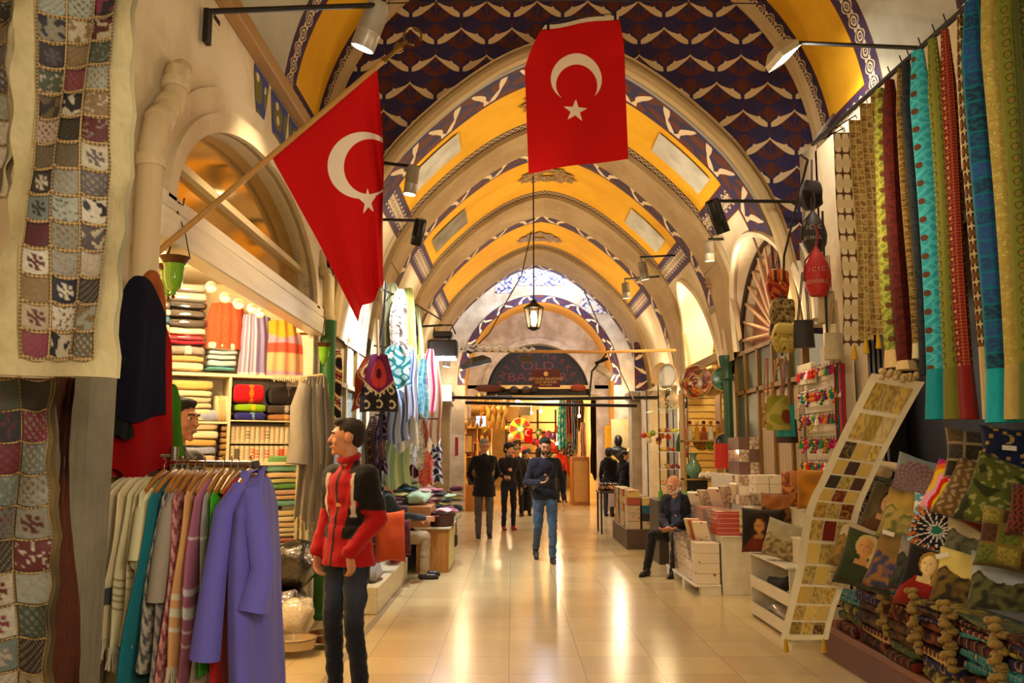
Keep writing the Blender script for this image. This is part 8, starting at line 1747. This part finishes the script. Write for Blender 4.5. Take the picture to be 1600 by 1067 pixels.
# ================================================================ beyond the crossing
t = thing('display_cabinet', 'glowing gold shop cabinet with shelves of small wares behind the three men', 'cabinet', (-1.9, 23.4, 0))
m = MB(); m.box((-2.0, 23.3, 0), (-.55, 23.85, .66), .01); m.build('counter_base', mat('honey_wood', 'a86c2a', .4), t)
for z in (.66, 1.05, 1.42, 1.80, 2.2): m = MB(); m.box((-2.0, 23.45, z), (-.55, 23.85, z+.02)); m.build('shelf', plain('c8902c', .4), t)
for x in (-2.0, -1.3, -.95, -.57): m = MB(); m.box((x, 23.43, .66), (x+.03, 23.85, 2.4)); m.build('upright', plain('b87c24', .4), t)
m = MB(); m.box((-2.0, 23.84, .66), (-.55, 23.86, 2.4)); m.build('back_panel', plain('d8a040', .5), t)
for si, z in enumerate((.68, 1.07, 1.44, 1.82)):
    for i in range(10):
        c_, nm = (('c8902c', 'gold'), ('8a3a14', 'copper'), ('e0c888', 'cream'), ('6a4a1c', 'bronze'), ('3a2c24', 'dark'), ('b85a24', 'amber'))[int(hsh(si, i, 3)*6)]; m = MB(); x = -1.93+.14*i; k = hsh(i, si)
        if k < .5: m.lathe([(.001, 0), (.05, 0), (.06, .06), (.03, .13), (.04, .17), (.001, .18)], (x, 23.55, z), 10)
        else: m.box((x-.045, 23.5, z), (x+.045, 23.6, z+.10+.1*k), .004)
        solo(m, 'shop_ware', plain(c_, .3, .2), '%s %s, %s along the %s shelf of the gold shop' % (nm, 'pot' if k < .5 else 'box', ('first', 'second', 'third', 'fourth', 'fifth', 'sixth', 'seventh', 'eighth', 'ninth', 'tenth')[i], ('lowest', 'second', 'third', 'highest')[si]), 'ware', 'wares in the gold shop')
point((-1.3, 23.1, 2.3), 40, WARM, .1); point((-.6, 23.0, 1.6), 12, WARM, .1)
t = thing('framed_picture', 'brown framed bright picture on the gold shop side', 'picture', P(727, 693, 22.9)); m = MB(); m.box(P(716, 678, 22.9), P(740, 709, 22.95), .01); m.build('frame', plain('6a4418', .5), t); m = MB(); m.box(P(719, 681, 22.88), P(737, 706, 22.9)); m.build('image', Pp('lit_pic', 'dense', 'e0c070', 'b06a24', 'e8e0c0', .4), t, smooth=False)
m = MB(); m.box(P(744, 650, 22.8), P(759, 666, 22.85), .005); solo(m, 'lit_sign', emis('lit_sign', 'bcd8ff', 1.6), 'small tilted bright sign left of the hanging yellow slippers', 'lit sign')
for i in range(22):
    x = 748+((i*7) % 46); y = 622+((i*11) % 46); a = P(x, y, 22.7+.02*i); m = MB(); m.tube([a+Vector((0, 0, .14)), a+Vector((.02, 0, .02)), a+Vector((.0, 0, -.12)), a+Vector((-.04, 0, -.18))], 0, 8, rs=[.02, .05, .055, .02]); solo(m, 'hanging_slipper', plain(('d8981c', 'c87c10', 'e0b030')[i % 3], .5), '%s slipper hanging over the gold shop, %s' % (('golden', 'amber', 'yellow')[i % 3], 'in the %s row' % ('upper' if y < 640 else 'middle' if y < 655 else 'lower')), 'slipper', 'yellow slippers hanging over the gold shop')
for i in range(6): m = MB(); a = P(722+6*i, 662+5*math.sin(i*2), 22.7); m.tube([a+Vector((0, 0, .1)), a, a+Vector((-.03, 0, -.12))], 0, 8, rs=[.02, .05, .02]); solo(m, 'hanging_slipper', plain('8a5a14', .5), 'bronze slipper hanging at the left of the gold shop', 'slipper', 'bronze slippers at the left')
m = MB(); m.tube([P(742, 619, 22.75), P(800, 619, 22.75)], .02, 6); m.tube([P(716, 655, 22.75), P(757, 655, 22.75)], .012, 6); solo(m, 'slipper_rail', M_DARK, 'dark rail carrying the hanging slippers', 'rail')
m = MB(); m.box(P(711, 683, 22.3), P(716, 712, 22.35)); solo(m, 'red_notice', plain('a01c14', .5), 'narrow red notice on the left pier', 'notice')
# gaudy hall of goods past the gate, left of the walking man
def far_drape(label, x0, x1, y0, y1, D, pm, seed, name='far_scarf', cat='scarf', group='scarves beyond the gate'): return drape(label, x0, x1, y0, y1, D, pm, seed, 3, .05, 1.1, name, cat, group, 0, .7)
for i, (x0, x1, y0, y1, D, a, b, c, lb) in enumerate(((872, 884, 620, 700, 27, '2a8a94', '6ac0c0', 'c8d8d0', 'turquoise'), (884, 893, 600, 680, 27.5, '8a4a50', 'b07a78', '6a3a44', 'dusty red'), (893, 901, 602, 705, 28, '3a5a8a', '8a9ab8', 'c8c8c8', 'blue'), (866, 876, 665, 720, 29, 'b83c2c', 'd8684c', 'e0a890', 'coral'), (876, 886, 680, 725, 28.5, '3a2c34', '8a6a70', 'c8a8a0', 'mauve'), (900, 912, 620, 672, 27.2, '5a4a34', '8a7450', '3a2c1c', 'brown'), (886, 897, 690, 730, 28.2, '2a4a6a', 'a8a8a0', '8a3a44', 'patchwork'), (860, 870, 690, 730, 29.5, 'd8a080', 'e0c8b0', 'a85a4c', 'peach'), (906, 915, 660, 715, 26.8, 'c8bca8', 'd89a9a', '5a5a7a', 'white and pink'))):
    far_drape('%s scarf hanging in the stall beyond the gate' % lb, x0, x1, y0, y1, D, Pp('far%d' % i, ('damask', 'stripes', 'dense')[i % 3], a, b, c, .7), i)
t = thing('wooden_cabinet', 'pale wooden cabinet below the scarves beyond the gate', 'cabinet', P(905, 765, 25.5)); a, b = PZ(893, 792), PZ(921, 790)
m = MB(); x0 = P(894, 715, 26).x; x1 = P(921, 715, 26).x; m.box((x0, 26, 0), (x1, 27.2, 1.42), .01); m.build('body', WD, t); m = MB(); m.box((x0+.05, 25.985, .1), (x1-.05, 26, 1.3), .004); m.build('door', mat('pale_wood', 'c89850', .4), t)
far_drape('long dark curtain hanging right of the pale cabinet', 922, 934, 625, 745, 25.6, Pp('cur1', 'stripes', '2a1a10', '4a2c18', '6a3c1c'), 4, 'curtain', 'curtain', 'curtains beyond the gate'); far_drape('reddish dark curtain beside the doorway', 932, 943, 640, 740, 25.2, Pp('cur2', 'stripes', '3a1c10', '5a3418', '241008'), 5, 'curtain', 'curtain', 'curtains beyond the gate')
m = MB(); m.box((2.45, 24.25, 0), (2.52, 24.5, 2.9)); m.box((2.36, 24.0, 0), (2.42, 24.05, 2.9)); solo(m, 'door_frame_post', plain('1c1410', .5), 'dark narrow door posts beside the yellow wall', 'post')
m = MB(); m.box(P(945, 665, 23.5), P(958, 762, 23.55)); solo(m, 'yellow_panel', MP_YEL, 'plain yellow panel at the right side of the gate', 'panel')
# round badge, flag and bright clutter in the far hall
def badge(u, v):
    a = u*2*PI; return lin('b08c18') if math.cos(a*5) > .2 else lin('7a1c10') if v > .5 else lin('e0d0b0') if v < .25 else lin('3a5a2c')
disc('round yellow and red starburst plaque beyond the gate', P(813, 670, 27.5), .34, (0, -1, 0), badge, 'plaques', 'plaque')
t = thing('flag', 'small red flag with white crescent beyond the gate, over the shoppers', 'flag', P(826, 668, 26.5)); c1 = P(825, 676, 26.48); ss_ = P(828, 680, 26.48)
def sfl(u, v): return P(819+13*u, 668+23*v+2*u, 26.5)
def sfs(u, v):
    p = sfl(u, v); f = 26.5/FPX; d = max(math.hypot(p.x-c1.x, p.z-c1.z)-5*f, 4*f-math.hypot(p.x-c1.x-1.4*f, p.z-c1.z)); return d
flag_obj(sfl, sfs, 50, 70, t)
for i in range(70):
    x = 792+(i*37 % 76)+hsh(i)*3; y = 668+(i*23 % 62); D = 27+3.5*hsh(i, 4)
    if 806 < x < 834 and y < 690: continue
    c_, nm = (('c8301c', 'red'), ('d8a028', 'gold'), ('1c3a6a', 'blue'), ('e0d4b8', 'white'), ('241c1c', 'black'), ('8a2a5a', 'magenta'), ('3a7a4a', 'green'), ('d87a2c', 'orange'))[int(hsh(i, 9)*8)]
    a = P(x, y, D); m = MB(); s = .07+.09*hsh(i, 2); slab(m, a, (s*1.6, s, s*1.9), .7, .02, i, 10, 6); solo(m, 'souvenir', plain(c_, .4), '%s souvenir in the crowded stall beyond the gate, %s' % (nm, ('upper' if y < 690 else 'lower')+(' left' if x < 815 else ' middle' if x < 845 else ' right')), 'souvenir', 'souvenirs beyond the gate')
t = thing('souvenir_stall', 'dark timber stall frame holding the souvenirs beyond the gate', 'stall', (0, 29, 0))
for y in (660, 676, 692, 708, 724): m = MB(); m.tube([P(790, y, 29), P(870, y, 29)], .03, 6); m.build('rail', plain('3a2412', .6), t)
for x in (791, 812, 840, 868): m = MB(); a = P(x, 640, 29.05); m.tube([a, (a.x, a.y, 0)], .04, 6); m.build('post', plain('3a2412', .6), t)
m = MB(); m.box(P(790, 635, 30.8), P(875, 735, 30.9)); solo(m, 'stall_backcloth', Pp('backcl', 'dense', '5a4428', '9a7a44', '2a1c14', .25), 'mottled dark backcloth of the stall beyond the gate', 'cloth')
for i, (x, y, D) in enumerate(((830, 645, 25.5), (845, 643, 26), (808, 626, 24.5), (855, 697, 27), (870, 693, 26), (905, 650, 26))): 
    a = P(x, y, D); m = MB(); m.ell(a, (.05, .05, .05), 10, 8); m.tube([a, a+Vector((0, 0, .3))], .006, 4); t = solo(m, 'bare_bulb', emis('bulb', 'ffd890', 14), 'glowing bare bulb beyond the gate, %s' % ('pinkish one above the flag', 'right of the flag', 'under the iron ties', 'over the right hand stall', 'beside the turquoise scarf', 'before the brown scarf')[i], 'bulb', 'bare bulbs beyond the gate')
t = thing('tube_lamp', 'slanting bright tube lamp under the gate lintel', 'tube lamp', P(810, 626, 24.6)); m = MB(); m.tube([P(804, 623, 24.6), P(817, 630, 24.6)], .03, 8); m.build('tube', emis('tube', 'ffd890', 8), t); m = MB(); m.tube([P(810, 626, 24.62), P(810, 612, 24.62)], .012, 5); m.build('hanger_rod', M_DARK, t)
m = MB(); m.box(P(811, 636, 25), P(829, 649, 25.05), .01); solo(m, 'notice_box', plain('8a7a60', .5), 'beige box hanging under the ties left of the bulbs', 'box')
for i, (x, w_) in enumerate(((765, 26), (803, 10), (822, 10), (835, 9), (903, 14))): m = MB(); a = P(x, 607+2*math.sin(i), 24.0); m.lathe([(.001, -.12), (w_/FPX*24*.7, -.09), (w_/FPX*24, 0), (w_/FPX*24*.6, .09), (.001, .1)], a, 16); solo(m, 'hanging_basket', plain(('4a1c10', '2a1a12', '3a2418', '2c1c14', '8a3c24')[i], .6), ('large brown round basket hanging at the left of the lintel', 'small dark basket under the lintel, leftmost of three', 'dark basket in the middle under the lintel', 'dark basket right of the maroon sign post', 'reddish basket at the right end of the lintel')[i], 'basket', 'baskets under the lintel')
# mannequin in the lit alcove on the right
def mann():
    c = P(972, 750, 21.5); t = thing('mannequin', 'black mannequin head and shoulders draped with gold cloth in the lit alcove', 'mannequin', (c.x, 22.15, 0)); x = c.x
    m = MB(); m.lathe([(.001, 0), (.25, 0), (.25, .03), (.03, .06), (.03, .9)], (x, 22.15, 0), 16); m.build('stand', M_DARK, t)
    m = MB(); m.ell((x, 22.15, 1.35), (.22, .15, .35)); m.ell((x, 22.15, 1.85), (.11, .12, .15)); capsule(m, (x, 22.15, 1.5), (x, 22.15, 1.8), .07, .06); m.ell((x+.0, 22.15, 1.58), (.26, .13, .12)); o = m.build('bust', plain('0e0a0a', .4), t); remesh(o, .02, 2); bake(o)
    m = MB(); m.tube([(x-.2, 21.8, 1.45), (x-.05, 21.72, 1.3), (x+.12, 21.75, 1.45), (x+.22, 21.85, 1.62)], .09, 10, flat=.5); m.tube([(x-.2, 21.85, 1.3), (x+.0, 21.72, 1.1), (x+.2, 21.8, 1.2)], .11, 10, flat=.5); m.build('gold_drape', mat('gold_cloth', 'c8981c', .35, metal=.3), t)
mann()
for i in range(7): m = MB(); a = P(992+5*(i % 3), 678+14*(i // 3), 21.7); m.ell(a, (.13, .08, .11), 9, 6); a2 = Vector((a.x, a.y, 0)); solo(m, 'brass_ornament', plain('6a5a1c', .4, .4), 'dull brass ornament beside the mannequin, %s' % ('top left', 'top middle', 'top right', 'centre left', 'centre', 'centre right', 'lowest')[i], 'ornament', 'brass ornaments beside the mannequin')
m = MB(); a = P(985, 700, 22.0); m.box((a.x-.05, 22.155, 0), (a.x+.75, 22.1, 1.1)); solo(m, 'alcove_plinth', plain('4a3420', .6), 'brown plinth below the brass ornaments in the alcove', 'plinth')
m = MB(); m.box(P(955, 655, 22.45), P(995, 770, 22.5)); solo(m, 'alcove_backing', plaster('alcove', 'e0c890', 'd0b060', 'a88440', .3), 'bright cream backing of the alcove behind the mannequin', 'panel')
point(P(965, 650, 21.5), 25, WHITE, .08)
# ================================================================ people
def D_of(y): return EYE*FPX/(y-707.0)
# young man in the red jacket
RD, BK, WT = lin('a80a10'), lin('14100f'), lin('c8b8a8')
def redj(co):
    x, y, z = co; ax = abs(x)
    if z > 1.165 and ax > .155: return RD if z < 1.18 else BK
    if z > 1.41 and ax > .06: return BK
    if z > 1.24 and ax > .135: return BK
    e = .105+.02*math.sin((z-1.1)*9)
    if 1.13 < z < 1.43 and e-.012 < ax < e+.02 and y < .05: return WT
    if 1.0 < z < 1.20 and ax > e-.03 and ax < .155 and y < .06: return BK
    if abs(x) < .006 and y < 0: return BK
    return RD
def oldj(co):
    x, y, z = co; return lin('343c50') if y < -.02 and abs(x) < .065 and z > .58 else lin('14121a')
def jeans(co):
    x, y, z = co; f = max(0, 1-abs(z-.68)/.25)*(1 if y < 0 else .2); k = nz(x*14, y*14, z*6)*.3+.7; return lerp(lin('161c2c'), lin('44506a'), f*.7*k)
cxm = -1.06
J = dict(head=(-.015, -.02, 1.635), neck=(0, 0, 1.47), eR=(-.215, .02, 1.12), wR=(-.19, -.10, .90), eL=(.215, .06, 1.12), wL=(.14, -.12, .92), kR=(-.09, -.04, .49), aR=(-.09, .0, .085), kL=(.09, -.02, .49), aL=(.11, .03, .085), hR=(-.085, 0, .92), hL=(.085, 0, .92), fR=(-.3, -1, 0), fL=(.1, -1, 0))
person('young man in a red and black jacket and dark jeans, looking into the towel shop', (cxm, 5.72, 0), -.66, 1.755, J, (-.72, .03), coat_len=.11, jacket_fn=redj, trouser_fn=jeans, vox=.0105, hairstyle='crop', hair='2e1c10', shoe='1c1210', collar='a80a10', hands=((.5, (.25, -.1, -1)), (.7, (.15, .15, -1))), sleeve_r=1.2, skin='c98a64')
# vendor behind the robes
c = P(283, 645, 5.0)
person('shopkeeper glimpsed in profile behind the green robe, looking towards the street', (c.x-.02, 5.0, .06), 1.25, 1.80, dict(wR=(-.2, -.1, .9)), (.1, .12), coat_len=.02, coat_col='3a3430', vox=.012, hairstyle='short', hair='14100e', skin='b87850', trouser='24242a')
# seated man with glasses on the left
def seat(**k):
    s = dict(hip=(0, 0, .50), chest=(0, .02, .86), neck=(0, .03, 1.04), head=(0, .0, 1.20), sR=(-.19, .02, .99), sL=(.19, .02, .99), eR=(-.24, -.04, .72), eL=(.24, -.04, .72), wR=(-.12, -.30, .60), wL=(.12, -.30, .60), hR=(-.09, -.02, .49), hL=(.09, -.02, .49), kR=(-.13, -.44, .50), kL=(.13, -.44, .50), aR=(-.13, -.42, .085), aL=(.13, -.46, .085)); s.update(k); return s
person('grey haired man in glasses sitting in profile behind the orange cushion, in beige trousers', (-1.52, 10.95, 0), PI/2+.15, 1.75, seat(eR=(-.24, -.12, .78), wR=(-.14, -.42, .74), eL=(.24, -.12, .76), wL=(.14, -.36, .72)), (0, .15), coat_len=.0, coat_col='3a4048', trouser='a08a68', hairstyle='short', hair='6a6460', grey=True, glasses=True, shoe='1c1612', vox=.013)
m = MB(); m.lathe([(.17, .0), (.15, .36), (.18, .39), (.18, .42), (.001, .43)], (-1.56, 10.95, 0), 18); solo(m, 'stool', plain('4a3020', .5), 'round stool under the man in beige trousers', 'stool')
# seated white bearded man on the right
person('white bearded old man in a dark suit sitting on a stool with folded hands', (2.20, 11.55, 0), -.62, 1.74, seat(hip=(0, 0, .46), chest=(0, -.02, .82), neck=(0, -.06, 1.0), head=(-.02, -.12, 1.13), sR=(-.19, 0, .95), sL=(.19, 0, .95), wR=(-.03, -.33, .60), wL=(.02, -.34, .585), kR=(-.17, -.46, .50), kL=(.15, -.44, .52), aR=(-.20, -.58, .085), aL=(.14, -.52, .085), hR=(-.09, -.02, .46), hL=(.09, -.02, .46)), (-.15, .32), coat_len=.0, jacket_fn=oldj, trouser='1a1412', hairstyle='bald', hair='c8c0b4', beard='d8d0c4', shoe='120c0a', vox=.012, hands=((.9, (.9, -.3, -.3)), (.9, (-.9, -.3, -.3))), skin='c98a64')
m = MB(); m.lathe([(.17, .0), (.15, .32), (.18, .35), (.18, .38), (.001, .385)], (2.24, 11.6, 0), 18); solo(m, 'stool', plain('2a1c14', .5), 'dark stool under the white bearded man', 'stool')
# walking man with the phone
y = 872; D = D_of(y); X = (851-800)*D/FPX
J = dict(head=(0, -.05, 1.61), neck=(0, .0, 1.45), eL=(.25, .05, 1.12), wL=(.27, .0, .86), eR=(-.26, -.04, 1.10), wR=(-.10, -.26, 1.10), hR=(-.09, 0, .92), kR=(-.10, .02, .50), aR=(-.11, .30, .16), kL=(.09, -.10, .49), aL=(.09, -.12, .085), hL=(.09, 0, .92), hip=(0, 0, .93), fR=(0, -1, -.35), fL=(0, -1, 0))
tw, S_, k_ = person('bearded man in a dark zip jacket and blue jeans walking towards us, reading a phone', (X, D, 0), 0.06, 1.78, J, (0, .38), coat_len=.03, coat_col='1a1a26', trouser='3c5068', hairstyle='short', hair='14100e', beard='1e1612', vox=.012, shoe='16110f', hands=((.8, (.8, -.45, .2), (0, .2, -1)), (.35, None)), skin='c08862')
m = MB(); c = Vector((X-.02, D-.30, 1.17)); m.box(c-Vector((.03, .008, .055)), c+Vector((.04, .008, .055)), .006); o = solo(m, 'phone', plain('0c0c10', .2), 'black phone in the hand of the walking man', 'phone')
# man in long dark coat, left of centre
D = D_of(836); X = (757-800)*D/FPX
person('grey haired man with glasses in a black coat, hands behind his back', (X, D, 0), .12, 1.80, dict(eR=(-.27, .10, 1.13), wR=(-.12, .20, .93), eL=(.27, .10, 1.13), wL=(.12, .20, .93)), (.25, .3), coat_len=.20, coat_col='100f12', trouser='5c5650', hairstyle='short', hair='8a8480', grey=True, glasses=True, vox=.014, slim=1.06, skin='c98a64')
# dark haired man with scarf and camera
D = D_of(824); X = (795-800)*D/FPX
person('black haired man in a dark jacket and scarf with a camera and red shoes', (X, D, 0), .3, 1.74, dict(eR=(-.27, .0, 1.12), wR=(-.17, -.2, 1.08), wL=(.25, -.05, .86)), (.45, .05), coat_len=.02, coat_col='1c1a20', trouser='1c2030', shoe='9a2020', hairstyle='full', hair='0e0a0a', vox=.014, slim=.92, collar='5a5854', skin='d09a70')
m = MB(); c = Vector((X-.02, D-.22, 1.02)); m.box(c-Vector((.06, .03, .04)), c+Vector((.06, .03, .04)), .01); m.lathe([(.03, 0), (.032, .06), (.001, .06)], c-Vector((0, .03, 0)), 12, (0, -1, 0)); solo(m, 'camera_body', plain('14100f', .4), 'black camera held by the dark haired man', 'camera')
# woman behind them in black, shopper in red, another passer
D = D_of(797)*.995; X = (823-800)*D/FPX
person('person in a long black coat half hidden between the two men', (X-.05, D-1.2, 0), .2, 1.62, dict(), (.2, .1), coat_len=.45, coat_col='14110f', trouser='14110f', skirt=.62, hairstyle='long', hair='14100e', vox=.018)
X = (808-800)*21.5/FPX
person('person with a yellow brown cap behind the dark haired man', (X, 21.5, 0), -.2, 1.72, dict(), (0, .1), coat_len=.05, coat_col='2a2420', trouser='241c1c', hairstyle='cap', hair='a87820', vox=.018)
X = (876-800)*27.5/FPX
person('shopper in an orange red jumper with back to us beyond the gate', (X, 27.5, 0), 2.6, 1.78, dict(), (0, 0), coat_len=.0, coat_col='b83418', trouser='1c2434', hairstyle='crop', hair='1c120c', vox=.02)
X = (838-800)*25/FPX
person('dim figure in a dark coat beyond the gate behind the walking man', (X+.06, 25.2, 0), 2.9, 1.68, dict(), (0, 0), coat_len=.2, coat_col='1c1814', trouser='1c1814', hairstyle='long', hair='1c120c', vox=.02)
# two women in black at the right
D = 21.6; X = (950-800)*D/FPX
def wj(co):
    return lin('161012') if co[2] > .95 else lin('8a6a70')
person('woman in a short black furred coat and blue jeans walking away on the right', (X, D, 0), 2.7, 1.66, dict(aR=(-.10, .12, .085), kR=(-.1, .04, .48)), (0, 0), coat_len=.04, coat_col='120e0e', trouser='3a3c4c', hairstyle='full', hair='1a100c', vox=.016, hood=True, shoe='241c18')
m = MB(); c = Vector((X+.10, D-.22, .55)); m.lathe([(.02, .25), (.09, .2), (.15, -.1), (.13, -.3), (.001, -.32)], c, 14); solo(m, 'carrier_bag', Pp('carrier', 'dense', '8a6a8c', 'c8b8a8', '4a3a6a', .4), 'pale violet carrier bag held by the woman in the furred coat', 'bag')
D = 21.3; X = (974-800)*D/FPX
person('woman in a long black dress with dark hair at the right of the furred coat', (X, D, 0), 2.3, 1.60, dict(), (-.9, 0), coat_len=.1, coat_col='0e0c0c', trouser='0e0c0c', skirt=.75, hairstyle='long', hair='241410', vox=.016)
# tell apart the last look-alikes by their order from the left
seen = {}
bpy.context.view_layer.update()
for o in list(SC.objects):
    if o.parent is None and o.get('label') and o.get('category'): seen.setdefault(o['label'], []).append(o)
def _cx(o):
    q = [o]+list(o.children); v = [c.matrix_world @ Vector(c.bound_box[0]) for c in q if c.type == 'MESH']; return v[0].x/max(v[0].y, .1) if v else o.location.x/max(o.location.y, .1)
for lb, q in seen.items():
    if len(q) > 1:
        for i, o in enumerate(sorted(q, key=_cx)): o['label'] = lb+', '+('first', 'second', 'third', 'fourth', 'fifth', 'sixth', 'seventh')[i]+' from the left'
